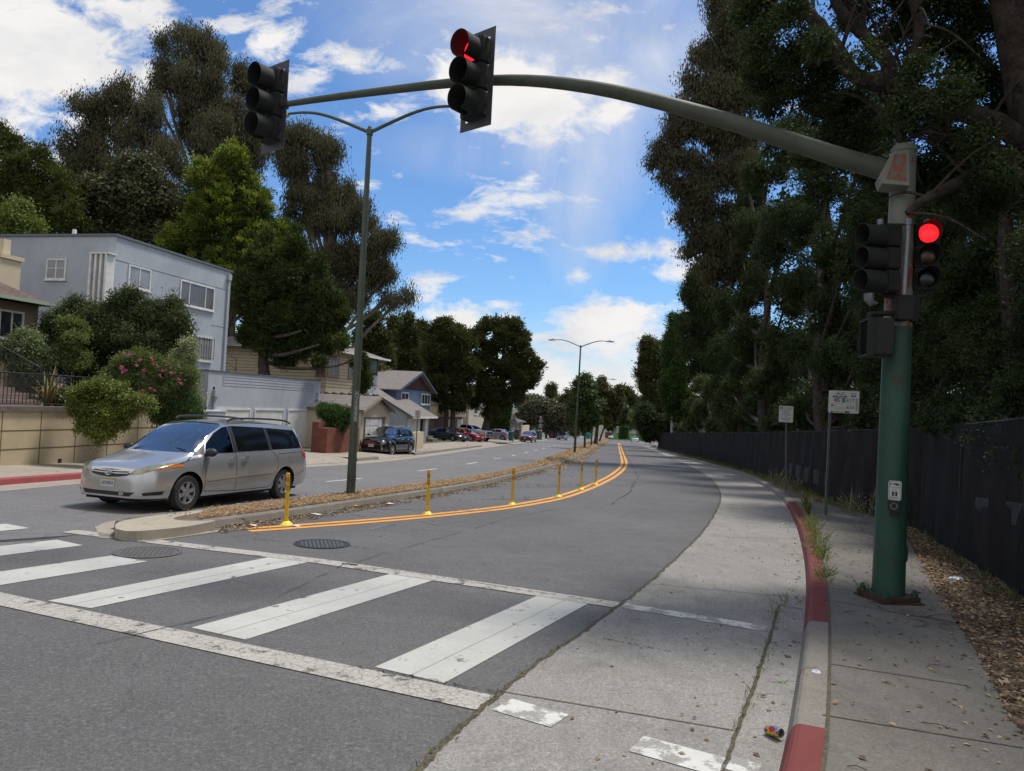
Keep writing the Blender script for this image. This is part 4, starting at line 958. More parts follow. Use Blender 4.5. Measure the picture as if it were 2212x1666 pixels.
railing('black iron railing along top of tan retaining wall',[a,rw.O+rw.W(uB,-.12,WH+.13),b],.88)
stp=Bld('garden_stair','rose brown concrete steps behind the black railing at left edge','steps',rw.O+rw.W(0,0,WH+.1),R(13.5))
us=stp.F(*z1(172,960),-1.0)[0]
for k in range(7):
 stp.box('step',M_STEP,(us-3.2-k*.02,us-.10*k),(-1.2-k*.34,-.85-k*.34),(-.05,.17*(k+1)))
stp.box('landing',M_STEP,(-5,us+.2),(-.84,-.35),(-.05,.02))
railing('sloping black iron handrail beside the rose steps',[stp.O+stp.W(us+.05,-.95,.15),stp.O+stp.W(us-.55,-3.3,1.35)],.95,step=.16)
# ---- tan house at the left edge
th=Bld('tan_house','tan stucco house with brown shingle roof and square chimney at left edge','house',rw.O+rw.W(0,-5.2,0),R(13.2))
ur,_=th.F(*z1(180,560));_,ze=th.F(*z1(235,490),.4)
th.box('wall',M_BEIGE if 0 else mat('tan_stucco',(.30,.24,.16),.9,col2=(.25,.20,.13),nscale=1,world=True),(-12,ur),(-9,0),(WH-.3,ze-.1))
uE=th.F(*z1(238,490),.45)[0];ap_=.0
th.solid('roof',M_RF_BR,[(-12.4,.5,ze),(uE,.5,ze),(uE,-9.4,ze),(-12.4,-9.4,ze),(uE-4.9,-4.4,ze+2.6),(-7.5,-4.4,ze+2.6)],[(0,1,4,5),(1,2,4),(2,3,5,4),(3,0,5),(0,3,2,1)],uv=True)
mb=MB();th.bx(mb,(-12.4,uE),(.5,.62),(ze-.09,ze+.03));th.bx(mb,(uE,uE+.1),(-9.4,.62),(ze-.09,ze+.03));mb.build('gutter',mat('pale_green_gutter',(.33,.38,.30),.6),th.t)
c0=th.F(*z1(2,300),-2.4)[0];c1=th.F(*z1(100,300),-2.4)[0];zt=th.F(*z1(60,262),-2.4)[1];ztt=th.F(*z1(50,182),-2.4)[1]
mb=MB();th.bx(mb,(c0,c1),(-3.3,-2.4),(ze+.1,zt-.15));th.bx(mb,(c0-.06,c1+.07),(-3.36,-2.33),(zt-.15,zt));th.bx(mb,(c0+.25,c1-.3),(-3.1,-2.6),(zt,ztt));mb.build('chimney',M_BEIGE,th.t)
wa_=th.F(*z1(-60,520));wb_=th.F(*z1(103,665));_zz=th.F(*z1(50,520))[1]
th.win((wa_[0],wb_[0]),(wb_[1],_zz),0,mul=(.33,.66),fm=M_WHITE,gm=M_GLASS)
mb=MB();u9=th.F(*z1(62,430),1.2)[0];z9=th.F(*z1(40,455),1.2)[1];M9=Matrix.Translation(th.W(u9-1.2,.1,z9));mb.lathe([(1.25,0),(1.3,.05),(1.3,.14),(1.0,.3),(0,.45)],24,M=M9);mb.lathe([(1.25,0),(0,-.01)],24,M=M9);mb.build('porch_roof',MATS['pale_green_gutter'],th.t,smooth=True)
# ---- grey two-storey house and its row of garages
GA=gp(*z1(1490,1172),.15)
gg=Bld('garage_block','long low blue grey garage block with three white doors behind the van','garage',GA)
uL=gg.F(*z1(990,808))[0];uRr=gg.F(*z1(1520,855))[0];GH=3.78
gg.box('wall',M_STUC,(uL,uRr),(-6,0),(-.6,GH));gg.box('parapet_cap',mat('dark_flashing',(.12,.14,.16),.6),(uL-.03,uRr+.03),(-6,.04),(GH+.002,GH+.05))
for (xa,xb) in ((1015,1185),(1207,1345),(1365,1495)):
 a,b=gg.F(*z1(xa,988))[0],gg.F(*z1(xb,988))[0]
 gg.gdoor((a+.06,b-.06),(-.3,2.08),0,rows=0);mb=MB();gg.bx(mb,(a-.02,b+.02),(-.01,.05),(2.082,2.17));gg.bx(mb,(a-.02,a+.05),(-.01,.05),(-.3,2.08));gg.bx(mb,(b-.05,b+.02),(-.01,.05),(-.3,2.08));mb.build('door_trim',M_WHITE,gg.t)
mb=MB()
la,lb_=gg.F(*z1(1058,835))[0],gg.F(*z1(1480,905))[0]
for z in (3.57,3.44,3.30,3.17):gg.bx(mb,(la,lb_),(-.01,.006),(z-.008,z+.008))
for u in (la,lb_):gg.bx(mb,(u-.008,u+.008),(-.01,.0075),(3.17,3.57))
mb.build('reveal_line',mat('groove_grey',(.10,.12,.15),.9),gg.t)
for (x,yt,yb) in ((1014,888,990),(1503,915,1170)):
 u,z_=gg.F(*z1(x,yt));z2=gg.F(*z1(x,yb))[1]
 mb=MB();gg.bx(mb,(u-.13,u+.13),(0,.18),(z_-.38,z_-.1));gg.bx(mb,(u-.08,u+.08),(0,.14),(z_-.5,z_-.38));gg.bx(mb,(u-.06,u+.06),(.02,.1),(max(z2,-.1),z_-.5));mb.build('downspout',M_STUCS,gg.t)
 mb=MB();gg.bx(mb,(u-.07,u+.07),(-.01,.01),(z_-.08,z_+.05));mb.build('scupper',M_CRACK,gg.t)
gh=Bld('grey_house','blue grey flat-roofed two-storey stucco house above the garage block','house',GA)
GO=-3.0;gu0=gh.F(*z1(553,168),GO)[0];gu1=gh.F(*z1(1097,340),GO)[0];gz1_=9.1
gvb=gh.S(*z1(-260,172),gu0)[0]
gh.box('wall',M_STUC,(gu0,gu1),(gvb,GO),(0,gz1_));gh.box('roof_edge',MATS['dark_flashing'],(gu0-.06,gu1+.06),(gvb,GO+.07),(gz1_+.002,gz1_+.1))
def gw(x0,y0,x1,y1,**k):
 a,zt_=gh.F(*z1(x0,y0),GO);b,zb_=gh.F(*z1(x1,y1),GO);return gh.win((a,b),(zb_,zt_),GO,**k)
gw(610,300,708,432,mul=(.5,),gm=M_CURTW);gw(855,372,1010,526,mul=(.26,.73),gm=M_CURT);w4=gw(900,634,998,766,mul=(.5,),gm=M_CURTW)
a,zt_=gh.F(*z1(896,645),GO);b,zb_=gh.F(*z1(1000,755),GO)
mb=MB()
for k in range(10):u=a+(b-a)*k/9;mb.tube([gh.W(u,GO+.14,zb_),gh.W(u,GO+.14,zt_+.1)],.012,5)
for z in (zb_+.05,zt_):mb.tube([gh.W(a,GO+.14,z),gh.W(b,GO+.14,z)],.012,5)
mb.build('window_bars',M_IRONB,w4)
va,zt_=gh.S(*z1(225,276),gu0);vb_,zb_=gh.S(*z1(312,376),gu0)
gh.win((va,vb_),(zb_,zt_),gu0,axis='v',mul=(.5,),hor=(.55,),gm=M_CURTW)
va,zt_=gh.S(*z1(470,262),gu0);vb_,zb_=gh.S(*z1(543,470),gu0)
zb_=gh.S(*z1(470,470),gu0)[1]
mb=MB()
for k in range(4):v=va+(vb_-va)*(k/3.6);gh.bx(mb,(gu0-.45,gu0),(v-.05,v+.05),(zb_-1,zt_))
gh.bx(mb,(gu0-.47,gu0),(va-.05,vb_),(zt_,zt_+.06));mb.build('slat_screen',M_WHITE,gh.t)
u,z_=gh.F(*z1(1082,345),GO)
mb=MB();gh.bx(mb,(u-.12,u+.12),(GO,GO+.16),(z_-.35,z_-.05));gh.bx(mb,(u-.05,u+.05),(GO+.02,GO+.1),(GH,z_-.35));mb.build('downspout',M_STUCS,gh.t)
mb=MB();ju,jz=gh.F(*z1(700,322),GO);gh.bx(mb,(gu0,gu1),(GO-.01,GO+.006),(jz-.012,jz+.012));ju,jz=gh.F(*z1(1000,590),GO);gh.bx(mb,(ju,gu1),(GO-.01,GO+.006),(jz-.012,jz+.012));mb.build('reveal_line',MATS['groove_grey'],gh.t)
v_,z_=gh.S(*z1(352,165),gu0+1);mb=MB();mb.tube([gh.W(gu0+1,v_,gz1_),gh.W(gu0+1,v_,gz1_+.55)],[.12,.08],8);mb.build('roof_vent',M_WHITE,gh.t)
ss=Bld('hill_stair','narrow concrete stair with pipe rail between grey house and dark cypress','steps',GA+gh.W(gu1+.15,-3.4,GH-.1))
for k in range(11):ss.box('step',M_CURB,(.1,1.3),(-.32*(k+1),-.32*k),(-.6+.18*k,.18*(k+1)))
mb=MB();mb.tube([ss.W(1.35,.05,.95),ss.W(1.35,-3.4,2.95)],.025,6);mb.tube([ss.W(1.35,.05,.45),ss.W(1.35,-3.4,2.45)],.018,6)
for k in range(4):mb.tube([ss.W(1.35,.0-k*1.1,.1+k*.62),ss.W(1.35,-k*1.1,1.0+k*.62)],.022,6)
mb.build('handrail',mat('grey_pipe',(.14,.14,.15),.5,.4),ss.t)
# ---- brick planter
PL=gp(*z4(165,1530),.15)
bp=Bld('brick_planter','red brick planter wall beside the white garage doors','planter',PL)
pu=bp.F(*z4(600,1200))[0]
bp.box('wall',M_BRICK,(0,pu),(-.5,0),(-.4,1.22),uv=True);bp.box('soil',M_DIRT,(.1,pu-.1),(-.42,-.08),(1.222,1.24))
bp.box('raised_wall',M_BRICK,(.05,.8),(-.85,-.51),(-.4,1.5),uv=True)
# ---- beige gable garage
BG=gp(*z4(600,1500),.15)
bg=Bld('gable_garage','small beige gable garage with panelled white door behind the black car','garage',BG)
bu=bg.F(*z4(1012,970))[0];eh=2.24;ph=2.99;pu_=bg.F(*z4(855,785))[0];bd=-4.6
bg.solid('wall',M_BEIGE,[(0,0,-.4),(bu,0,-.4),(bu,0,eh),(pu_,0,ph-.06),(0,0,eh),(0,bd,-.4),(bu,bd,-.4),(bu,bd,eh),(pu_,bd,ph-.06),(0,bd,eh)],
         [(0,1,2,3,4),(5,9,8,7,6),(0,4,9,5),(1,6,7,2),(4,3,8,9),(3,2,7,8)])
for sgn,(ua,ub) in ((-1,(pu_,-.18)),(1,(pu_,bu+.2))):
 za=ph;zb_=ph-(ph-eh)*abs(ub-pu_)/(abs(pu_-(0 if sgn<0 else bu)))
 pts=[(ua,.22,za),(ub,.22,zb_),(ub,bd,zb_),(ua,bd,za)]
 bg.solid('roof_slope',M_RF_GR,pts+[(p[0],p[1],p[2]+.09) for p in pts],[(0,1,2,3),(7,6,5,4),(0,4,5,1),(1,5,6,2),(2,6,7,3),(3,7,4,0)],uv=True)
 mb=MB();mb.add([bg.W(ua,.225,za-.1),bg.W(ub,.225,zb_-.1),bg.W(ub,.225,zb_+.06),bg.W(ua,.225,za+.06),bg.W(ua,.26,za-.1),bg.W(ub,.26,zb_-.1),bg.W(ub,.26,zb_+.06),bg.W(ua,.26,za+.06)],[(0,1,2,3),(4,7,6,5),(0,4,5,1),(3,2,6,7),(0,3,7,4),(1,5,6,2)]);mb.build('bargeboard',M_TANTRIM if sgn<0 else M_DKTRIM,bg.t)
a=bg.F(*z4(680,1060))[0];b=bg.F(*z4(905,1060))[0];zt_=bg.F(*z4(680,1055))[1]
bg.gdoor((a,b),(-.05,zt_-.03),.0,4,4)
mb=MB();bg.bx(mb,(b+.0,b+.45),(-.01,.016),(-.05,zt_));mb.build('open_reveal',M_BRNTRIM,bg.t)
mb=MB();bg.bx(mb,(a-.06,a),(-.01,.05),(-.05,zt_+.05));bg.bx(mb,(a,b+.5),(-.01,.05),(zt_,zt_+.05));mb.build('door_trim',M_BRNTRIM,bg.t)
u,z_=bg.F(*z4(967,1165));mb=MB();bg.bx(mb,(u-.15,u+.12),(0,.05),(z_-.12,z_+.12));mb.build('meter_box',M_WHITE,bg.t)
mb=MB()
for k in range(9):v=.1-k*.5;mb.tube([bg.W(pu_,v,ph+.05),bg.W(pu_,v-.45,ph+.12)],[.06,.09],8)
mb.build('ridge_tiles',M_RF_GR,bg.t);uvbox(kids(bg.t)[-1])
tw=Bld('terrace_wall','stepped beige garden walls between the two small garages','wall',BG+bg.W(bu+.15,0,0))
tw.box('upper_wall',M_BEIGE,(0,2.2),(-1.8,-1.5),(-.3,1.55));tw.box('middle_wall',M_BEIGE,(.2,4.2),(-1.0,-.7),(-.3,1.15));tw.box('lower_wall',M_BEIGE,(2.0,6.0),(-.3,0),(-.3,.85));tw.box('soil',mat('red_bark',(.2,.08,.045),.95,col2=(.3,.15,.08),nscale=12,world=True),(.2,4.2),(-1.5,-1.0),(-.3,1.2))
# ---- beige clapboard house and white wing
CH=Bld('clapboard_house','beige clapboard house with hipped grey roof behind the near street lamp','house',BG)
CO=-5.0
cu0=CH.F(*z4(168,500),CO)[0];cu1=CH.F(*z4(645,200),CO)[0];ctop=5.9;cvb=-15
CH.box('wall',M_BEIGE,(cu0,cu1),(cvb,CO),(0,ctop))
mb=MB()
for k in range(12):z=5.75-k*.2 if k<9 else 5.75-k*.2;CH.bx(mb,(cu0-.03,cu1),(CO,CO+.02),(z-.025,z));CH.bx(mb,(cu0-.03,cu0-.001),(cvb,CO),(z-.025,z))
mb.build('clapboard_edge',M_TANTRIM,CH.t)
a,zt_=CH.F(*z4(190,232),CO);b,zb_=CH.F(*z4(322,508),CO);CH.win((a,b),(zb_,zt_),CO+.02,mul=(.3,.66),hor=(.25,.5,.75),fm=M_TANTRIM,gm=M_CURTW,fw=.12)
a,zt_=CH.F(*z4(466,262),CO);b,zb_=CH.F(*z4(640,540),CO);CH.win((a,a+(b-a)*.42),(zb_,zt_),CO+.02,mul=(.5,),hor=(.25,.5,.75),fm=M_TANTRIM,gm=M_CURTW,fw=.12)
va,zt_=CH.S(*z4(40,250),cu0);vb_,zb_=CH.S(*z4(150,500),cu0);CH.win((va,vb_),(zb_,zt_),cu0-.03,axis='v',mul=(.5,),fm=M_BRNTRIM,gm=M_GLASS,fw=.12)
wu1=CH.F(*z4(862,225),CO)[0];ev=CO+.55;er=wu1+.75
hip=[(cu0-.6,ev,ctop-.05),(er,ev,ctop-.05),(er,cvb,ctop-.05),(cu0-.6,cvb,ctop-.05),(cu0+3.5,(ev+cvb)/2,ctop+1.75),(er-4,(ev+cvb)/2,ctop+1.75)]
CH.solid('roof',M_RF_GR,hip,[(0,1,5,4),(1,2,5),(2,3,4,5),(3,0,4),(3,2,1,0)],uv=True)
mb=MB();CH.bx(mb,(cu0-.6,er),(ev,ev+.1),(ctop-.14,ctop-.01));CH.bx(mb,(er,er+.08),(cvb,ev+.1),(ctop-.14,ctop-.01));mb.build('gutter',M_WHITE,CH.t)
mb=MB()
for k in range(9):u=cu0-.5+k*.62;CH.bx(mb,(u,u+.09),(CO,ev),(ctop-.26,ctop-.145))
mb.build('rafter_tails',M_BEIGE,CH.t)
mb=MB();CH.bx(mb,(cu0+1.5,cu0+2.4),(-9.2,-8.4),(ctop,ctop+2.3));c_=mb.build('chimney',M_BRICK,CH.t);uvbox(c_);mb=MB();CH.bx(mb,(cu0+1.6,cu0+2.3),(-9.1,-8.5),(ctop+2.302,ctop+2.6));mb.build('chimney_cap',M_DKTRIM,c_)
WH_=Bld('white_house','pale grey stucco wing with dark framed corner window behind the lamp post','house',BG)
WH_.box('wall',M_STUC2,(cu1+.005,wu1),(-14.5,CO),(0,ctop-.2))
a,zt_=WH_.F(*z4(735,248),CO);b,zb_=WH_.F(*z4(846,480),CO);WH_.win((a,b-.12),(zb_,zt_),CO+.01,mul=(),fm=M_DKTRIM,gm=mat('green_tint_glass',(.04,.075,.065),.1,col2=(.10,.13,.12),nscale=1,world=True),fw=.1,hor=(.65,))
# ---- grey garage with the long sloping roof
SG=gp(*z4(1235,1375),.15)
sg=Bld('sloping_garage','grey garage with long shingled roof sloping down to the street','garage',SG)
su=sg.F(*z4(1480,1100))[0];sb=-8.2;hb=2.5+8.2*.52
sg.solid('wall',M_STUCS,[(-.3,0,-.5),(su,0,-.5),(su,0,2.4),(-.3,0,2.4),(-.3,sb,-.5),(su,sb,-.5),(su,sb,hb-.1),(-.3,sb,hb-.1)],[(0,1,2,3),(4,7,6,5),(0,3,7,4),(1,5,6,2),(3,2,6,7),(0,4,5,1)])
pts=[(-.62,.7,2.14),(su+1.2,.7,2.14),(su+1.2,sb,hb),(-.62,sb,hb)]
sg.solid('roof',M_RF_GR,pts+[(p[0],p[1],p[2]+.12) for p in pts],[(0,3,2,1),(4,5,6,7),(0,1,5,4),(1,2,6,5),(2,3,7,6),(3,0,4,7)],uv=True)
mb=MB();sg.bx(mb,(-.62,su+1.2),(.7,.82),(2.08,2.24));sg.bx(mb,(-.22,-.12),(.05,.14),(-.1,1.9));mb.tube([sg.W(-.17,.1,1.9),sg.W(-.1,.7,2.1)],.045,8);mb.build('gutter',M_WHITE,sg.t)
a=sg.F(*z4(1255,1040))[0];b=sg.F(*z4(1418,1040))[0];sg.gdoor((a,b),(-.1,2.1),0,5,4)
mb=MB();c=sg.F(*z4(1450,1040))[0];sg.bx(mb,(b+.03,c),(-.01,.02),(-.1,2.12));mb.build('dark_entry',M_CRACK,sg.t)
mb=MB();sg.bx(mb,(c,c+.75),(0,.25),(-.1,2.12));mb.build('post',M_STUC2,sg.t)
for k in range(2):sg.box('step',M_CURB,(c+.5,c+1.9),(-.2-.5*k,.9-.5*k),(-.1,.2+.2*k))
sg.box('side_gate',M_DKTRIM,(c+.9,c+3.0),(-.9,-.8),(-.1,1.8))
# ---- blue house
bh=Bld('blue_house','slate blue house with maroon gable and white windows beyond sloping garage','house',SG)
BO=-2.2;b0=bh.F(*z4(1262,700),BO)[0];b0=bh.F(*z4(1100,690),BO)[0];b1=bh.F(*z4(1548,700),BO)[0];ez=4.62;pk=bh.F(*z4(1382,450),BO)
bh.box('wall',M_BLUEH,(b0,b1),(-12,BO),(0,ez))
bh.solid('gable',M_MAROON,[(b0-.05,BO+.02,ez),(b1+.1,BO+.02,ez),(pk[0],BO+.02,pk[1]-.1),(b0-.05,-11,ez),(b1+.1,-11,ez),(pk[0],-11,pk[1]-.1)],[(0,1,2),(5,4,3),(0,3,4,1),(0,2,5,3),(1,4,5,2)])
for ub in (b0-.5,b1+.6):
 zb_=ez-(pk[1]-ez)*.5/abs(b0-pk[0]);pts=[(pk[0],BO+.5,pk[1]),(ub,BO+.5,zb_),(ub,-12,zb_),(pk[0],-12,pk[1])]
 bh.solid('roof_slope',M_RF_GR,pts+[(p[0],p[1],p[2]+.12) for p in pts],[(0,1,2,3),(7,6,5,4),(0,4,5,1),(1,5,6,2),(2,6,7,3),(3,7,4,0)],uv=True)
 mb=MB();mb.add([bh.W(*p) for p in ((pk[0],BO+.505,pk[1]-.12),(ub,BO+.505,zb_-.12),(ub,BO+.505,zb_+.1),(pk[0],BO+.505,pk[1]+.1),(pk[0],BO+.56,pk[1]-.12),(ub,BO+.56,zb_-.12),(ub,BO+.56,zb_+.1),(pk[0],BO+.56,pk[1]+.1))],[(0,1,2,3),(4,7,6,5),(0,4,5,1),(3,2,6,7),(0,3,7,4),(1,5,6,2)]);mb.build('bargeboard',mat('blue_trim',(.06,.08,.13),.6),bh.t)
for x0,y0,x1,y1,ml in ((1163,706,1257,820,(.5,)),(1432,727,1541,880,(.33,.7))):
 a,zt_=bh.F(*z4(x0,y0),BO);b,zb_=bh.F(*z4(x1,y1),BO);bh.win((a,b),(zb_,zt_),BO,mul=ml,fw=.12,gm=M_GLASS)
gr_=Bld('grey_roof_house','plain grey-roofed house rising behind the blue house','house',SG+sg.W(0,-16,0))
a=gr_.F(*z4(1160,430))[0];b=gr_.F(*z4(1530,430))[0];zt_=gr_.F(*z4(1400,380))[1];ze_=gr_.F(*z4(1500,500))[1]
gr_.box('wall',M_STUC2,(a,b),(-6,0),(0,ze_));gr_.solid('roof',M_RF_DK,[(a-.5,.5,ze_),(b+.5,.5,ze_),(b+.5,-6.5,ze_),(a-.5,-6.5,ze_),(a+3,-3,zt_),(b-1,-3,zt_)],[(0,1,5,4),(1,2,5),(2,3,4,5),(3,0,4),(3,2,1,0)],uv=True)
u,z_=gr_.F(*z4(1310,400));gr_.box('chimney',M_DKTRIM,(u-.4,u+.4),(-2.6,-2),(ze_+.4,gr_.F(*z4(1310,365))[1]))
# ---- cream and brick apartments behind the two round trees
ab=Bld('cream_apartments','cream apartment house with brick ground floor behind the round trees','apartment house',SG)
AO=-3.4
a=ab.F(*z3(1225,880),AO)[0];b=ab.F(*z3(1570,870),AO)[0]
ab.box('upper_floor',M_BEIGE,(a,b),(-13,AO),(1.95,3.4));ab.box('brick_floor',M_BRICK2,(a,b+.4),(-13,AO-.5),(-.5,1.95),uv=True)
ab.solid('roof',M_RF_DK,[(a-.4,AO+.4,3.4),(b+.4,AO+.4,3.4),(b+.4,-13.4,3.4),(a-.4,-13.4,3.4),(a+4,-8,4.9),(b-4,-8,4.9)],[(0,1,5,4),(1,2,5),(2,3,4,5),(3,0,4),(3,2,1,0)],uv=True)
for x0,x1 in ((1370,1415),(1480,1530)):
 a_,b_=ab.F(*z3(x0,1030),AO-.5)[0],ab.F(*z3(x1,1030),AO-.5)[0];ab.gdoor((a_,b_),(-.2,1.6),AO-.5,3,3)
a_,b_=ab.F(*z3(1420,850),AO)[0],ab.F(*z3(1445,850),AO)[0];ab.win((a_,b_),(2.3,3.1),AO,fw=.1)
c2=Bld('cream_house','pale cream house showing between the trunks of the round trees','house',SG)
a=c2.F(*z3(1590,900),AO-1)[0];b=c2.F(*z3(1790,900),AO-1)[0]
c2.box('wall',mat('cream_stucco',(.55,.50,.39),.85),(a,b),(-12,AO-1),(-.5,4.2));c2.solid('roof',M_RF_BR,[(a-.4,AO-.6,4.2),(b+.4,AO-.6,4.2),(b+.4,-12.4,4.2),(a-.4,-12.4,4.2),(a+3,-8,5.8),(b-3,-8,5.8)],[(0,1,5,4),(1,2,5),(2,3,4,5),(3,0,4),(3,2,1,0)],uv=True)
a_=c2.F(*z3(1640,940),AO-1)[0];c2.win((a_,a_+1.6),(2.2,3.4),AO-1,fw=.1)
P0=gp(*zb(380,1010),.15);P0=at(*zb(380,905),118);P0.z=gz(P0.x,P0.y)+.15
gw_=Bld('pale_house','pale grey house over brick base beside clipped hedge','house',P0)
gx0=gw_.F(*zb(100,650))[0];gx1=gw_.F(*zb(575,650))[0];zt_=gw_.F(*zb(570,480))[1];zm=gw_.F(*zb(500,695))[1]
gw_.box('wall',M_STUC2,(gx0,gx1),(-9,0),(zm,zt_+1));gw_.box('brick_base',M_BRICK2,(gx0,gx1-.3),(-9,-.3),(-.5,zm),uv=True)
a,zt2=gw_.F(*zb(512,480));b,zb2=gw_.F(*zb(558,595));gw_.win((a,b),(zb2,zt2),0,fw=.2)
gw_.solid('roof',M_RF_DK,[(gx0,.4,zt_+1),(gx1+.4,.4,zt_+1),(gx1+.4,-9,zt_+1),(gx0,-9,zt_+1),(gx0,-4,zt_+2.6),(gx1-3,-4,zt_+2.6)],[(0,1,5,4),(1,2,5),(2,3,4,5),(3,0,4),(3,2,1,0)],uv=True)
tg=Bld('tan_garage','tan garage with dark double doors and grey sloping roof beyond hedge','garage',P0)
a,zt_=tg.F(*zb(600,770),1);b,_=tg.F(*zb(760,770),1);b2=tg.F(*zb(880,800),1)[0];zr=tg.F(*zb(600,580),-4)[1]
tg.box('wall',M_BEIGE,(a,b),(-5,1),(-.5,zt_));tg.gdoor((a+(b-a)*.18,a+(b-a)*.5),(-.3,zt_*.93),1,5,1,M_BRNTRIM);tg.gdoor((a+(b-a)*.55,a+(b-a)*.86),(-.3,zt_*.93),1,5,1,M_BRNTRIM)
pts=[(a-.8,1.6,zt_),(b+.5,1.6,zt_),(b+.5,-5,zr),(a-.8,-5,zr)]
tg.solid('roof',M_RF_DK,pts+[(p[0],p[1],p[2]+.15) for p in pts],[(0,3,2,1),(4,5,6,7),(0,1,5,4),(1,2,6,5),(2,3,7,6),(3,0,4,7)],uv=True)
tg.box('side_wall',M_BEIGE,(b,b2+2),(.2,.5),(-.5,tg.F(*zb(840,810),.5)[1]))
M_MINT=mat('mint_fence',(.22,.40,.25),.7,col2=(.27,.46,.30),nscale=1,world=True)
mf=Bld('mint_fence','mint green painted low wall behind the grey bins','fence',gp(*zb(930,1015),.15))
a,zt_=mf.F(*zb(938,905));b=mf.F(*zb(1045,915))[0];c=mf.F(*zb(1135,940))[0];z2_=mf.F(*zb(1100,940))[1]
mf.box('high_panel',M_MINT,(a,b),(-.3,0),(-.3,zt_));mf.box('low_panel',M_MINT,(b+.05,c),(-.3,0),(-.3,z2_))
fh=Bld('blue_cottage','tiny white and blue house front seen beneath the median trees','house',at(*zb(1540,800),230)-Vector((0,0,4)),R(100))
fh.box('wall',M_STUC2,(-4,4),(-.2,6),(-3,6));
for k in (-2.2,0,2.2):fh.win((k-.6,k+.6),(2.6,5),6,fw=.2)
wb2=Bld('brown_house','reddish brown house at the far end of the street','house',at(*((2300+.2402*1060)/1.8445,(1500+.2402*960)/1.8445),250)-Vector((0,0,3)),R(100))
wb2.box('wall',mat('red_brown_wall',(.20,.085,.05),.85),(-12,12),(0,6),(-3,3.2));wb2.solid('roof',M_RF_DK,[(-13,6.5,3.2),(13,6.5,3.2),(13,-.5,3.2),(-13,-.5,3.2),(-9,3,5),(9,3,5)],[(0,1,5,4),(1,2,5),(2,3,4,5),(3,0,4),(3,2,1,0)],uv=True)
for k in (-6,0,6):wb2.win((k-1,k+1),(-1,1.4),6,fw=.2)
gs=Bld('green_shed','bright green painted wall at the far street corner','wall',at((2300+.2402*860)/1.8445,(1500+.2402*960)/1.8445,235)-Vector((0,0,3)),R(100))
gs.box('wall',mat('bright_green_wall',(.12,.38,.11),.8),(-5,5),(0,.4),(-3,3.0));gs.box('plinth',M_STUC2,(-5.5,5.5),(-.2,.7),(-3,-1.6))
# ------------------------------------------------------------------ vehicles
M_TYRE=mat('tyre_rubber',(.018,.018,.019),.85,col2=(.03,.03,.03),nscale=20);M_RIM=mat('alloy_rim',(.50,.51,.53),.3,.85);M_CHROME=mat('chrome',(.62,.63,.65),.12,1.0)
M_UNDER=mat('underbody_black',(.012,.012,.013),.9);M_SEAM=mat('seam_black',(.015,.015,.016),.8);M_PLAST=mat('black_plastic',(.02,.02,.022),.5)
M_CGL=mat('car_glass_tinted',(.006,.0065,.007),.10,spec=.18);M_WSH=mat('windshield_glass',(.02,.024,.03),.03,spec=1.0,coat=1.0);M_WSH.node_tree.nodes['Principled BSDF'].inputs['IOR'].default_value=2.1;M_HEAD=mat('headlamp_clear',(.34,.34,.31),.12,.35,coat=1.0);M_HEADY=mat('headlamp_yellowed',(.30,.285,.19),.2,.1,col2=(.13,.12,.08),nscale=5,coat=.8)
M_AMB=mat('amber_lens',(.55,.16,.02),.2,coat=1.0);M_TAIL=mat('tail_lens_red',(.42,.015,.015),.15,coat=1.0);M_PLATEW=mat('licence_plate',(.5,.5,.48),.5);M_SEAT=mat('seat_grey',(.10,.095,.09),.9)
def glassclear():
 t=NT('car_glass_clear');g=t.N.new('ShaderNodeBsdfGlossy');g.inputs[0].default_value=(.35,.37,.4,1);g.inputs[1].default_value=.02
 tr=t.N.new('ShaderNodeBsdfTransparent');tr.inputs[0].default_value=(.30,.34,.34,1);f=t.N.new('ShaderNodeFresnel');f.inputs[0].default_value=1.55
 ms=t.N.new('ShaderNodeMixShader');t.L.new(t.rng(f.outputs[0],0,1,.05,1),ms.inputs[0]);t.L.new(tr.outputs[0],ms.inputs[1]);t.L.new(g.outputs[0],ms.inputs[2]);t.L.new(ms.outputs[0],t.N['Material Output'].inputs[0]);return t.m
M_CCL=glassclear()
def paint(name,c,metal=.5,rough=.3):return mat(name,c,rough,metal,coat=1.0,spec=.5)
def pin(poly,x,y):
 c=False;n=len(poly)
 for i in range(n):
  x1,y1=poly[i];x2,y2=poly[i-1]
  if (y1>y)!=(y2>y) and x<(x2-x1)*(y-y1)/(y2-y1)+x1:c=not c
 return c
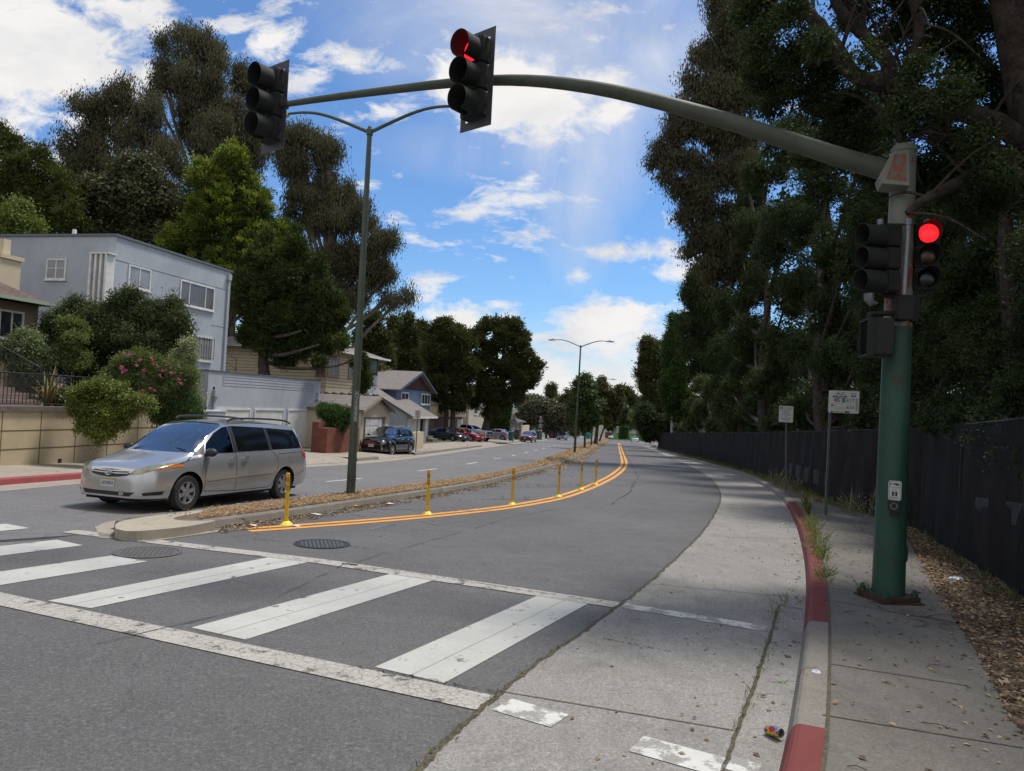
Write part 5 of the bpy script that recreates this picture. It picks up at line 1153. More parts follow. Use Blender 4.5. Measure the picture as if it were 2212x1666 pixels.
class Car:
 def __init__(s,sp,lod=1):
  s.sp=sp;s.lod=lod;L_=sp['L'];s.L=L_
  s.wx=sp['wheels'];s.r=sp['r'];s.ra=sp.get('ra',s.r+.07)
  xs=set(np.round(np.linspace(0,L_,int(L_/(.10 if lod else .16))+1),4))|{.015,.04,.08,.15,.25,L_-.02,L_-.06,L_-.13}
  for w in s.wx:
   for k in range(-9,10):xs.add(round(w+s.ra*math.sin(k/9*math.pi/2),4))
   xs.add(round(w-s.ra-.004,4));xs.add(round(w+s.ra+.004,4))
  xs|=set(sp.get('xs',()));xs=sorted(xs);s.xs=[xs[0]]+[b for a,b in zip(xs,xs[1:]) if b-a>.002]
  def curve(k,sm=.05):
   P=sp[k];px=[p[0] for p in P];pz=[p[1] for p in P]
   def f(x):
    if x<.12 or x>L_-.12:return float(np.interp(x,px,pz))
    return float(np.mean(np.interp([x-sm,x-sm/2,x,x+sm/2,x+sm],px,pz)))
   return f
  top,belt,plan=curve('top'),curve('belt'),curve('plan',.12);rw=sp['rw'];sill=sp['sill']
  side=sp.get('side',[(0,.93),(.12,.972),(.35,1.0),(.62,1.0),(.85,.985),(1,.955)])
  bot=curve('bot') if 'bot' in sp else (lambda x:sill)
  s.bm=bmesh.new();grid=[];NL,NG,NT_=7,5,6
  for x in s.xs:
   zb,zt,hw=belt(x),top(x),plan(x);z0=bot(x);zl=z0
   for w in s.wx:
    d=abs(x-w)
    if d<=s.ra+1e-6:zl=max(z0,s.r+math.sqrt(max(0,s.ra**2-d*d)))
   zl=min(zl,zb-.05);row=[]
   for k in range(NL+1):
    z=zl+(zb-zl)*k/NL;t=(z-z0)/max(.05,zb-z0);row.append((hw*float(np.interp(t,[q[0] for q in side],[q[1] for q in side])),z))
   h=max(.01,zt-zb);g=min(1,max(0,(h-.12)/.35));g=g*g*(3-2*g)
   ez=zb+h*(.55+.36*g);ey=hw*.80*(1-g)+rw*g;y0=row[-1][0]
   for k in range(1,NG+1):
    t=k/NG;b_=math.sin(t*math.pi)*.018*g;row.append((y0+(ey-y0)*(t if g>.3 else t**.8)+b_,zb+(ez-zb)*t))
   for k in range(1,NT_+1):
    t=k/NT_;row.append((ey*(1-t)*(1 if t else 1),ez+(zt-ez)*math.sin(t*math.pi/2)))
   grid.append(row)
  s.grid=grid;m=len(grid[0]);bm=s.bm;V=[]
  for x,row in zip(s.xs,grid):
   l=[bm.verts.new((x,y,z)) for y,z in row[:-1]];c=bm.verts.new((x,0,row[-1][1]));r_=[bm.verts.new((x,-y,z)) for y,z in row[:-1]]
   V.append(l+[c]+r_[::-1])
  for a,b in zip(V,V[1:]):
   for k in range(len(a)-1):bm.faces.new((a[k],a[k+1],b[k+1],b[k]))
  for V0,sg in ((V[0],1),(V[-1],-1)):
   n=len(V0)
   for k in range(n//2):
    a,b,c,d=V0[k],V0[k+1],V0[n-2-k],V0[n-1-k]
    f=(a,b,c,d) if len({a,b,c,d})==4 else (a,b,d)
    try:bm.faces.new(f if sg>0 else f[::-1])
    except ValueError:pass
  bmesh.ops.recalc_face_normals(bm,faces=bm.faces)
  bm.normal_update()
  up=sum(f.normal.z*f.calc_area() for f in bm.faces)
  if up<0:bmesh.ops.reverse_faces(bm,faces=bm.faces)
  s.parts=[]
 def cut(s,name,m_,poly,view,off=.003,flt=None,delete=False,sides=(1,)):
  """poly in side view (x, z), front/rear view (y, z) or top view (x, y)"""
  bm=s.bm;ax={'side':(0,2,1),'front':(1,2,0),'rear':(1,2,0),'top':(0,1,2)}[view];made=[]
  polys=[]
  for q in sides:polys.append((q,[(p[0]*q,p[1]) for p in poly] if view in ('front','rear') else poly))
  for q,P in polys:
   def ok(f):
    n=f.normal;c=f.calc_center_median()
    if view=='side' and n.y*q<.12:return False
    if view=='front' and (n.x>-.10 or c.x>s.L*.55):return False
    if view=='rear' and (n.x<.10 or c.x<s.L*.45):return False
    if view=='top' and n.z<.2:return False
    return flt is None or flt(c)
   i,j,_=ax;x0,x1=min(p[0] for p in P)-.02,max(p[0] for p in P)+.02;y0,y1=min(p[1] for p in P)-.02,max(p[1] for p in P)+.02
   bm.normal_update()
   for k in range(len(P)):
    a,b=P[k-1],P[k];no=[0,0,0];no[i]=b[1]-a[1];no[j]=-(b[0]-a[0]);co=[0,0,0];co[i],co[j]=a
    if abs(no[i])+abs(no[j])<1e-7:continue
    fs=[]
    for f in bm.faces:
     if not ok(f):continue
     u=[v.co[i] for v in f.verts];w=[v.co[j] for v in f.verts]
     if max(u)<x0 or min(u)>x1 or max(w)<y0 or min(w)>y1:continue
     fs.append(f)
    if not fs:continue
    geo=set(fs)
    for f in fs:geo.update(f.edges);geo.update(f.verts)
    bmesh.ops.bisect_plane(bm,geom=list(geo),plane_co=co,plane_no=no,dist=1e-5)
   bm.normal_update();sel=[]
   for f in bm.faces:
    c=f.calc_center_median()
    if x0<c[i]<x1 and y0<c[j]<y1 and ok(f) and pin(P,c[i],c[j]):sel.append(f)
   vm={};vs=[];fc=[];nn=[]
   for f in sel:
    for v in f.verts:
     if v not in vm:vm[v]=len(vs);vs.append(v.co.copy());nn.append(v.normal.copy())
    fc.append([vm[v] for v in f.verts])
   vs=[v+n*off for v,n in zip(vs,nn)]
   if fc:s.parts.append((name,m_,vs,fc,q));made.append(len(s.parts)-1)
   if delete:bmesh.ops.delete(bm,geom=sel,context='FACES')
  return made
 def line(s,pts,w,view='side',sides=(1,-1),m_=None,name='seam'):
  for a,b in zip(pts,pts[1:]):
   d=Vector((b[0]-a[0],b[1]-a[1])).normalized()*(w/2);n=(-d.y,d.x)
   s.cut(name,m_ or M_SEAM,[(a[0]+n[0],a[1]+n[1]),(b[0]+n[0],b[1]+n[1]),(b[0]-n[0],b[1]-n[1]),(a[0]-n[0],a[1]-n[1])],view,.0015,sides=sides)
 def finish(s,t,body_m):
  """parts into objects under t; the front points along local +X"""
  f=lambda v:(s.L/2-v[0],-v[1],v[2])
  bm=s.bm;me=bpy.data.meshes.new('body')
  for v in bm.verts:v.co=f(v.co)
  bm.to_mesh(me);bm.free();me.materials.append(body_m);me.polygons.foreach_set('use_smooth',[True]*len(me.polygons));me.set_sharp_from_angle(angle=R(38))
  o=bpy.data.objects.new('body',me);COL.objects.link(o);o.parent=t
  merged={}
  for name,m_,vs,fc,q in s.parts:
   key=(name,m_.name,q if name not in ('seam',) else 0);g=merged.setdefault(key,[name,m_,[],[]]);b=len(g[2]);g[2]+=[f(v) for v in vs];g[3]+=[[b+i for i in c] for c in fc]
  for name,m_,vs,fc in merged.values():
   mb=MB();mb.add(vs,fc);oo=mb.build(name,m_,o if name=='seam' else t,smooth=True,sharp=60)
  return o
def wheel(t,x,y,r,w,rim_m,lod=1,spokes=5,rr=.66,style=0):
 """tyre (part) > rim (sub-part); axis along local Y, outer face toward sign of y"""
 sg=1 if y>0 else-1;M=Matrix.Translation((x,y,r))@Matrix.Rotation(-sg*math.pi/2,4,'X')
 mb=MB();hw=w/2;R_=r*rr;mb.lathe([(R_,-hw+.01),(r*.93,-hw),(r*.985,-hw*.7),(r,0),(r*.985,hw*.7),(r*.93,hw),(R_+.01,hw-.005),(R_,hw-.02)],28 if lod else 16,M=M)
 o=mb.build('wheel',M_TYRE,t,smooth=True)
 mb=MB();mb.lathe([(0,hw-.10),(R_,hw-.10)],16,M=M);mb.build('wheel_well_disc',M_UNDER,o)
 mb=MB();mb.lathe([(R_*1.01,hw-.08),(R_*1.01,hw-.008),(R_*.93,hw-.012),(R_*.90,hw-.03),(R_*.90,hw-.08)],28 if lod else 16,M=M)
 for k in range(spokes):
  a=2*math.pi*k/spokes+.3;Ms=M@Matrix.Rotation(a,4,'Z')
  wi,wo=R_*.17,R_*.20
  vs=[(R_*.12,-wi,hw-.03),(R_*.93,-wo,hw-.022),(R_*.93,wo,hw-.022),(R_*.12,wi,hw-.03),(R_*.12,-wi,hw-.07),(R_*.93,-wo,hw-.06),(R_*.93,wo,hw-.06),(R_*.12,wi,hw-.07),(R_*.5,0,hw-.014)]
  mb.add([Ms@Vector(v) for v in vs],[(0,1,8),(1,2,8),(2,3,8),(3,0,8),(0,4,5,1),(3,2,6,7)])
 mb.lathe([(R_*.27,hw-.07),(R_*.27,hw-.02),(R_*.16,hw-.012),(0,hw-.012)],16,M=M)
 mb.build('rim',rim_m,o,smooth=True,sharp=30)
 return o
def mirror(t,x,y,z,m_,s=1.0):
 for sg in (1,-1):
  mb=MB();bm=bmesh.new();bmesh.ops.create_uvsphere(bm,u_segments=12,v_segments=8,radius=1)
  vs=[(x+v.co.x*.07*s,sg*(y+v.co.y*.115*s+.05),z+v.co.z*.075*s) for v in bm.verts];mb.add(vs,[[v.index for v in f.verts] for f in bm.faces]);bm.free()
  mb.box((x-.03,sg*y-.03,z-.07),(x+.03,sg*(y+.06),z-.04));mb.build('side_mirror',m_,t,smooth=True)
def under(t,c,x0,x1,hw,z0,z1):
 L_=c.L;mb=MB();mb.box((L_/2-x1+.35,-hw,z0),(L_/2-x0-.42,hw,z1));mb.box((L_/2-x1,-hw*.68,z0),(L_/2-x1+.35,hw*.68,z1));mb.box((L_/2-x0-.42,-hw*.68,z0),(L_/2-x0,hw*.68,z1))
 for w in c.wx:mb.box((L_/2-w-c.ra,-hw+.1,z0),(L_/2-w+c.ra,hw-.1,min(z1+.35,c.r+c.ra)))
 mb.build('underbody',M_UNDER,t)
def place_car(t,x,y,az,d=None,dz=0.0,pt=None):
 """pt: (photo x, y) of the ground point under the car's middle; az: compass azimuth of its front"""
 p=pt or gp(x,y,dz);t.location=(p.x,p.y,gz(p.x,p.y)+dz)
 h=R(az);fx=Vector((math.sin(h),math.cos(h),0));fx.z=gz(fx.x,fx.y);fx.normalize();n=NRM.normalized();fy=n.cross(fx).normalized();n=fx.cross(fy)
 t.rotation_euler=Matrix((fx,fy,n)).transposed().to_euler()
# ---- the silver minivan
def minivan():
 sp=dict(L=5.09,wheels=(.93,3.96),r=.335,ra=.405,rw=.70,sill=.24,xs=(.95,1.3,2.0,4.6),
  top=[(0,.60),(.02,.70),(.06,.775),(.14,.83),(.3,.885),(.6,.965),(.9,1.045),(1.02,1.09),(1.1,1.14),(1.6,1.435),(2.0,1.635),(2.25,1.70),(2.8,1.735),(3.6,1.73),(4.3,1.70),(4.55,1.66),(4.78,1.40),(4.95,1.10),(5.03,.98),(5.05,.62),(5.09,.55)],
  belt=[(0,.50),(.02,.60),(.06,.70),(.14,.76),(.3,.82),(.6,.88),(.9,.94),(1.1,.98),(2,1.03),(3.2,1.07),(4.5,1.10),(4.9,1.02),(5.03,.90),(5.05,.58),(5.09,.50)],
  plan=[(0,.52),(.03,.62),(.08,.72),(.16,.82),(.3,.89),(.55,.94),(1.0,.965),(2.5,.982),(4.2,.975),(4.7,.93),(4.9,.885),(5.03,.80),(5.09,.66)],
  bot=[(0,.26),(.3,.22),(.6,.24),(4.5,.26),(5.09,.32)])
 c=Car(sp);P=paint('silver_beige_paint',(.53,.525,.515),.7,.3)
 t=thing('parked_car','x','car',(0,0,0))
 gl=lambda q:q.z>1.0
 c.cut('windshield',M_WSH,[(-.80,1.075),(.80,1.075),(.74,1.25),(.655,1.60),(.5,1.645),(0,1.665),(-.5,1.645),(-.655,1.60),(-.74,1.25)],'front',.003,lambda q:.95<q.x<2.3)
 fw_=[(1.40,1.055),(2.19,1.075),(2.17,1.60),(2.02,1.575),(1.78,1.455),(1.52,1.25)]
 c.cut('side_window',M_CCL,fw_,'side',0,gl,True,sides=(1,-1))
 c.cut('quarter_glass',M_PLAST,[(1.10,1.02),(1.37,1.05),(1.49,1.25),(1.37,1.175),(1.16,1.06)],'side',.002,sides=(1,-1))
 c.cut('window_pillar',M_PLAST,[(2.20,1.075),(2.30,1.08),(2.27,1.61),(2.18,1.60)],'side',.002,gl,sides=(1,-1))
 c.cut('sliding_window',M_CGL,[(2.31,1.085),(3.38,1.11),(3.33,1.595),(2.28,1.61)],'side',.003,gl,sides=(1,-1))
 c.cut('rear_pillar',M_PLAST,[(3.39,1.11),(3.46,1.112),(3.40,1.59),(3.34,1.595)],'side',.002,gl,sides=(1,-1))
 c.cut('rear_quarter_window',M_CGL,[(3.47,1.115),(4.68,1.145),(4.60,1.36),(4.44,1.55),(3.41,1.59)],'side',.003,gl,sides=(1,-1))
 c.cut('rear_window',M_CGL,[(-.66,1.15),(.66,1.15),(.60,1.58),(-.60,1.58)],'rear',.003)
 hd=[(.40,.665),(.66,.70),(.86,.80),(.93,.93),(.80,.90),(.62,.83),(.50,.76)]
 c.cut('headlight',M_HEADY,hd,'front',.004,lambda q:q.x<.75,sides=(1,-1))
 c.cut('turn_signal',M_AMB,[(.80,.765),(.945,.83),(.955,.90),(.90,.87)],'front',.006,lambda q:q.x<.8,sides=(1,-1))
 c.cut('grille',M_PLAST,[(-.46,.70),(-.40,.655),(-.2,.625),(0,.615),(.2,.625),(.40,.655),(.46,.70),(.3,.745),(0,.76),(-.3,.745)],'front',.003)
 for z in (.685,.725):
  c.cut('grille_bar',P,[(-.42,z+.006),(-.2,z-.006),(.2,z-.006),(.42,z+.006),(.40,z+.022),(.2,z+.012),(-.2,z+.012),(-.40,z+.022)],'front',.014)
 c.cut('bumper_opening',M_PLAST,[(-.60,.375),(-.50,.295),(.50,.295),(.60,.375),(.3,.365),(-.3,.365)],'front',.003)
 c.cut('fog_opening',M_PLAST,[(.70,.365),(.90,.40),(.88,.33),(.72,.315)],'front',.004,sides=(1,-1))
 c.cut('chin_spoiler',M_PLAST,[(-.95,.20),(.95,.20),(.95,.262),(-.95,.262)],'front',.004)
 c.cut('tail_light',M_TAIL,[(4.68,.93),(4.88,.98),(4.80,1.16),(4.70,1.14)],'side',.004,sides=(1,-1));c.cut('tail_light',M_TAIL,[(.62,.90),(.90,.90),(.86,1.18),(.72,1.18)],'rear',.004,sides=(1,-1))
 c.cut('fuel_door',P,[(4.10,.84),(4.26,.84),(4.26,.99),(4.10,.99)],'side',.003,sides=(-1,1))
 for p in ([(4.10,.84),(4.26,.84),(4.26,.99),(4.10,.99),(4.10,.84)],):c.line(p,.005)
 c.line([(1.38,1.04),(1.36,.98),(1.37,.34),(2.28,.29),(2.24,1.08)],.013);c.line([(2.28,.29),(3.40,.30),(3.56,.42),(3.66,.75),(3.64,.95),(3.42,1.10)],.013)
 c.line([(.36,.80),(.8,.90),(1.06,1.0)],.010);c.line([(3.66,1.02),(4.70,1.06)],.010);c.line([(1.38,1.045),(2.24,1.07),(3.42,1.10)],.006);c.line([(.42,.70),(.86,.79)],.004,'front');c.line([(4.40,.52),(4.78,.62),(4.98,.63)],.006)
 c.line([(.38,.83),(.9,.93),(1.09,.98)],.006,'side')
 trim=[(1.42,.53),(2.25,.565),(2.25,.61),(1.42,.575)];c.line([(1.42,.522),(2.25,.557)],.012);c.line([(2.31,.559),(3.44,.592)],.012);c.cut('side_moulding',P,trim,'side',.016,sides=(1,-1));c.cut('side_moulding',P,[(2.31,.567),(3.44,.60),(3.44,.645),(2.31,.612)],'side',.016,sides=(1,-1))
 c.finish(t,P);L_=5.09
 under(t,c,.10,4.9,.86,.2,.52)
 for i,wx in enumerate(sp['wheels']):
  for sg in (1,-1):wheel(t,L_/2-wx,sg*.845,.335,.21,M_RIM,1,6,.63)
 mirror(t,L_/2-1.42,.96,1.09,M_PLAST,1.15)
 for x in (2.12,2.50):
  for sg in (1,-1):
   mb=MB();mb.tube([(L_/2-x+.085,sg*.985,.965),(L_/2-x+.06,sg*1.01,.97),(L_/2-x-.06,sg*1.012,.975),(L_/2-x-.085,sg*.985,.975)],[.014,.018,.018,.014],8);mb.build('door_handle',M_CHROME,t,smooth=True)
 for sg in (1,-1):
  P_=[(2.25,.655,1.70),(2.35,.66,1.765),(3.3,.66,1.79),(4.25,.655,1.775),(4.45,.65,1.705)];mb=MB();mb.tube(chaikin([(L_/2-a,sg*b,c_) for a,b,c_ in P_],2),.021,8);mb.build('roof_rail',M_PLAST if sg>0 else M_PLAST,t,smooth=True)
 mb=MB();mb.box((L_/2-.012,-.155,.44),(L_/2+.012,.155,.60));pl=mb.build('licence_plate',M_PLATEW,t)
 MX=Matrix.Translation((L_/2+.0125,0,.505))@Matrix.Rotation(math.pi/2,4,'Z')@Matrix.Rotation(math.pi/2,4,'X');text_mesh('6FDP834',.085,mat('plate_blue',(.03,.04,.12),.5),pl,MX,sx=.80)
 mb=MB();mb.box((L_/2+.0,-.15,.57),(L_/2+.0135,.15,.598));mb.build('plate_sticker',mat('plate_gold',(.45,.33,.08),.5),pl)
 em=MB();ME=Matrix.Translation((L_/2-.004,0,.70))@Matrix.Rotation(math.pi/2,4,'Y')
 def ring(a,b,cz,cy,r):em.tube([ME@Vector((-(cz+b*math.sin(q)),cy+a*math.cos(q),.012)) for q in [k*math.pi/12 for k in range(25)]],r,6,cap=False)
 ring(.075,.050,0,0,.007);ring(.024,.045,-.002,0,.005);ring(.055,.016,.022,0,.005);em.build('emblem',M_CHROME,t,smooth=True)
 mb=MB();mb.box((L_/2-.02,.27,.305),(L_/2+.006,.37,.40));mb.build('grille_sticker',mat('checkered_pale',(.5,.5,.5),.6,col2=(.05,.05,.05),nscale=60,contrast=4),t)
 for sg,x0 in ((1,.12),(-1,-.50)):
  mb=MB();mb.tube([(L_/2-1.04,x0,1.085),(L_/2-1.16,x0+.22,1.155),(L_/2-1.12,x0+.55,1.125)],.010,5);mb.build('wiper',M_PLAST,t)
 for sy in (.38,-.38):
  mb=MB();mb.rbox((L_/2-2.75,sy-.24,.45),(L_/2-2.1,sy+.24,.72),.08);mb.build('seat',M_SEAT,t)
  mb=MB();mb.rbox((L_/2-2.85,sy-.23,.66),(L_/2-2.65,sy+.23,1.27),.08);mb.rbox((L_/2-2.83,sy-.12,1.28),(L_/2-2.70,sy+.12,1.47),.05);mb.build('backrest',M_SEAT,t)
 mb=MB();M=Matrix.Translation((L_/2-1.78,.38,.96))@Matrix.Rotation(R(-62),4,'Y');mb.tube([M@Vector((.19*math.cos(q),.19*math.sin(q),0)) for q in [k*math.pi/10 for k in range(21)]],.016,6,cap=False);mb.build('steering_wheel',M_PLAST,t)
 mb=MB();mb.rbox((L_/2-1.62,-.75,.55),(L_/2-1.1,.75,1.0),.1);mb.build('dashboard',M_PLAST,t)
 return t
van=minivan();van.name='minivan'
van['label']='silver beige minivan with roof rails and lowered front window, beside median nose';van['category']='minivan'
wf,wr=gp(400,1103.5),gp(603,1078);dirv=(wf-wr);azv=math.degrees(math.atan2(dirv.x,dirv.y));print('van az',azv,'wheelbase',dirv.length)
sidev=Vector((math.cos(R(azv)),-math.sin(R(azv)),0))
fwd=Vector((math.sin(R(azv)),math.cos(R(azv)),0))
mid=wf+(wr-wf).normalized()*(5.09/2-.93)+sidev*.93
place_car(van,0,0,azv,pt=mid)
# ---- person at the wheel
def driver():
 t=thing('person','driver in dark blue top seated behind the wheel of the silver minivan','person',van.location);t.rotation_euler=van.rotation_euler
 X0=5.09/2
 J={'pel':(X0-2.50,.38,.76,.15),'waist':(X0-2.54,.38,.93,.135),'chest':(X0-2.56,.38,1.12,.155),'nb':(X0-2.55,.38,1.25,.06),'neck':(X0-2.53,.38,1.31,.052),'head':(X0-2.50,.38,1.40,.085),'crown':(X0-2.51,.38,1.50,.065)}
 E=[('pel','waist'),('waist','chest'),('chest','nb'),('nb','neck'),('neck','head'),('head','crown')]
 for k,s in (('l',1),('r',-1)):
  J['sh'+k]=(X0-2.55,.38+s*.18,1.18,.06);J['el'+k]=(X0-2.30,.38+s*.25,.98,.045);J['wr'+k]=(X0-2.04,.38+s*.16,1.04,.028);J['hd'+k]=(X0-1.95,.38+s*.15,1.06,.035)
  J['hp'+k]=(X0-2.42,.38+s*.1,.76,.10);J['kn'+k]=(X0-1.98,.38+s*.13,.80,.07);J['an'+k]=(X0-1.72,.38+s*.12,.48,.05)
  E+=[('chest','sh'+k),('sh'+k,'el'+k),('el'+k,'wr'+k),('wr'+k,'hd'+k),('pel','hp'+k),('hp'+k,'kn'+k),('kn'+k,'an'+k)]
 names=list(J);me=bpy.data.meshes.new('b');me.from_pydata([J[n][:3] for n in names],[(names.index(a),names.index(b)) for a,b in E],[]);o=bpy.data.objects.new('b',me);COL.objects.link(o)
 sk=o.modifiers.new('s','SKIN');sd_=me.skin_vertices[0].data
 for n,d in zip(names,sd_):d.radius=(J[n][3],J[n][3])
 sd_[0].use_root=True;o.modifiers.new('u','SUBSURF').levels=2
 dg=bpy.context.evaluated_depsgraph_get();dg.update();m2=bpy.data.meshes.new_from_object(o.evaluated_get(dg));bpy.data.objects.remove(o)
 m2.materials.clear();m2.materials.append(mat('skin',(.30,.16,.11),.6));m2.materials.append(mat('navy_top',(.03,.045,.10),.9));m2.materials.append(mat('dark_trousers',(.03,.03,.035),.9))
 for p in m2.polygons:p.material_index=2 if p.center.z<.86 and p.center.x>X0-2.5 else (0 if p.center.z>1.27 or p.center.x>X0-2.2 else 1);p.use_smooth=True
 o=bpy.data.objects.new('body',m2);COL.objects.link(o);o.parent=t
 mb=MB();mb.lathe([(.0,.115),(.05,.10),(.082,.05),(.092,0),(.085,-.05)],16,M=Matrix.Translation((X0-2.525,.38,1.43)));mb.build('hair',mat('dark_hair',(.025,.015,.01),.8),t,smooth=True)
 mb=MB();mb.lathe([(.012,-.02),(.016,0),(0,.03)],8,M=Matrix.Translation((X0-2.41,.38,1.40)));mb.build('nose',MATS['skin'],t)
 for s in (1,-1):mb=MB();mb.box((X0-2.428,.38+s*.032-.012,1.418),(X0-2.418,.38+s*.032+.012,1.428));mb.build('eye',M_PLAST,t)
driver()
# ---- generic cars for the rest of the street
def car(kind,label,col,cat,metal=.4,lod=0,name=None,rim=None,bright=False,group=None,rough=.3):
 K={
     'sedan':dict(L=4.8,wheels=(.92,3.68),r=.325,rw=.56,sill=.22,W=.91,
  top=[(0,.55),(.02,.62),(.10,.70),(.4,.80),(1.0,.90),(1.35,.96),(1.5,1.0),(2.15,1.36),(2.5,1.44),(3.0,1.45),(3.5,1.38),(4.1,1.13),(4.3,1.09),(4.7,1.04),(4.76,.95),(4.8,.60)],
  belt=[(0,.46),(.02,.54),(.10,.62),(.4,.72),(1.0,.80),(1.5,.86),(3.5,.95),(4.3,.98),(4.7,.95),(4.76,.88),(4.8,.5)],
  win=[[(1.75,.90),(2.55,.92),(2.52,1.33),(2.3,1.32),(2.0,1.14)],[(2.62,.925),(3.45,.97),(3.3,1.25),(3.0,1.33),(2.59,1.335)]],ws=(.70,.97,.53,1.36,1.3,2.5),rwn=(.66,1.10,.50,1.36,3.0,4.4),tail=[(4.45,.78),(4.75,.78),(4.72,.96),(4.5,.96)],doors=(1.62,2.58,3.5)),
     'suv':dict(L=4.6,wheels=(.88,3.52),r=.345,rw=.62,sill=.27,W=.92,
  top=[(0,.62),(.02,.78),(.10,.90),(.4,.98),(1.0,1.06),(1.15,1.10),(1.9,1.53),(2.3,1.63),(3.2,1.66),(4.0,1.60),(4.25,1.50),(4.5,1.12),(4.56,1.0),(4.6,.6)],
  belt=[(0,.52),(.02,.66),(.10,.80),(.4,.88),(1.15,.97),(3.5,1.05),(4.4,1.08),(4.56,.95),(4.6,.5)],
  win=[[(1.5,1.02),(2.3,1.05),(2.28,1.50),(2.0,1.48),(1.7,1.27)],[(2.37,1.055),(3.25,1.08),(3.2,1.51),(2.35,1.51)],[(3.32,1.085),(4.05,1.12),(3.85,1.45),(3.28,1.5)]],ws=(.74,1.10,.58,1.55,1.05,2.3),rwn=(.62,1.12,.54,1.5,4.0,4.6),tail=[(4.3,.85),(4.55,.85),(4.5,1.15),(4.35,1.15)],doors=(1.4,2.33,3.25)),
     'retro':dict(L=4.47,wheels=(.88,3.51),r=.345,rw=.60,sill=.26,W=.88,
  top=[(0,.60),(.02,.78),(.08,.93),(.3,1.02),(.8,1.10),(1.3,1.15),(1.42,1.18),(1.95,1.50),(2.15,1.585),(2.9,1.62),(3.9,1.59),(4.15,1.52),(4.35,1.12),(4.43,.9),(4.47,.5)],
  belt=[(0,.50),(.02,.62),(.08,.74),(.3,.84),(.8,.96),(1.3,1.02),(3.5,1.08),(4.2,1.08),(4.43,.85),(4.47,.45)],
  win=[[(1.62,1.06),(2.3,1.08),(2.28,1.47),(2.1,1.46),(1.8,1.26)],[(2.38,1.08),(3.15,1.10),(3.12,1.48),(2.36,1.475)],[(3.25,1.10),(3.95,1.11),(3.8,1.42),(3.22,1.46)]],ws=(.68,1.18,.56,1.50,1.35,2.3),rwn=(.58,1.15,.54,1.48,4.0,4.47),tail=[(4.2,.85),(4.42,.85),(4.38,1.05),(4.22,1.05)],doors=(1.5,2.34,3.2)),
     'hatch':dict(L=3.7,wheels=(.72,3.08),r=.30,rw=.56,sill=.22,W=.80,
  top=[(0,.55),(.02,.68),(.10,.80),(.5,.92),(.8,1.0),(1.4,1.40),(1.8,1.51),(2.6,1.53),(3.2,1.46),(3.45,1.2),(3.6,.95),(3.7,.55)],
  belt=[(0,.45),(.02,.56),(.10,.68),(.5,.80),(1.2,.93),(2.5,1.02),(3.3,1.12),(3.6,.88),(3.7,.45)],
  win=[[(1.2,.98),(1.95,1.01),(1.93,1.42),(1.6,1.38),(1.3,1.15)],[(2.0,1.02),(2.85,1.08),(2.85,1.40),(2.0,1.43)]],ws=(.64,1.0,.50,1.44,.8,1.9),rwn=(.55,1.12,.48,1.42,2.9,3.7),tail=[(3.35,.80),(3.62,.80),(3.5,1.12),(3.4,1.12)],doors=(1.1,1.97,2.9)),
     'pickup':dict(L=5.85,wheels=(1.05,4.70),r=.44,rw=.66,sill=.48,W=1.0,
  top=[(0,.80),(.02,1.12),(.08,1.24),(.4,1.28),(1.3,1.33),(1.5,1.36),(2.15,1.80),(2.5,1.90),(3.4,1.90),(3.62,1.86),(3.78,1.38),(3.80,1.36),(5.8,1.36),(5.85,1.0)],
  belt=[(0,.70),(.02,1.0),(.08,1.12),(.4,1.16),(1.5,1.22),(3.7,1.25),(3.8,1.27),(5.8,1.27),(5.85,.9)],
  win=[[(1.85,1.27),(2.65,1.29),(2.64,1.76),(2.3,1.74),(2.05,1.55)],[(2.75,1.29),(3.5,1.30),(3.48,1.77),(2.74,1.77)]],ws=(.76,1.36,.62,1.82,1.4,2.5),rwn=(.60,1.40,.56,1.80,3.5,3.8),tail=[(5.66,1.0),(5.84,1.0),(5.84,1.25),(5.66,1.25)],doors=(1.75,2.7,3.58)),
 }[kind]
 sp=dict(K);L_=sp['L'];W=sp['W']
 sp['plan']=[(0,W*.62),(.03,W*.70),(.08,W*.78),(.16,W*.86),(.3,W*.92),(.6,W*.97),(1.2,W),(L_-.9,W),(L_-.3,W*.95),(L_-.08,W*.86),(L_,W*.72)]
 if kind=='pickup':sp['plan']=[(0,W*.84),(.03,W*.90),(.1,W*.95),(.4,W),(L_-.05,W),(L_,W*.97)]
 if kind=='retro':sp['side']=[(0,.93),(.12,.972),(.35,1.0),(.62,1.0),(.85,.96),(1,.90)]
 c=Car(sp,lod);P=paint('paint_'+label.split()[0]+'_'+kind,col,metal,rough);t=thing(name or 'car',label,cat,(0,0,0),0,group)
 for w_ in sp['win']:c.cut('side_window',M_CGL,w_,'side',.004,sides=(1,-1))
 a,z0,b,z1_,x0,x1=sp['ws'];c.cut('windshield',M_WSH,[(-a,z0),(a,z0),(b,z1_),(-b,z1_)],'front',.004,lambda q:x0<q.x<x1)
 a,z0,b,z1_,x2,x3=sp['rwn'];c.cut('rear_window',M_CGL,[(-a,z0),(a,z0),(b,z1_),(-b,z1_)],'rear',.004,lambda q:x2<q.x<x3)
 c.cut('tail_light',M_TAIL,sp['tail'],'side',.004,sides=(1,-1))
 zt=sp['tail'][0][1];c.cut('tail_light',M_TAIL,[(W*.62,zt),(W*.99,zt),(W*.97,zt+.2),(W*.66,zt+.18)],'rear',.005,sides=(1,-1))
 d0,d1,d2=sp['doors'];zb=float(np.interp(d0,[p[0] for p in sp['belt']],[p[1] for p in sp['belt']]))
 for dd in (d0,d1,d2):c.line([(dd,sp['sill']+.08),(dd,zb)],.012 if lod else .016)
 c.line([(d0,sp['sill']+.08),(d2,sp['sill']+.08)],.012)
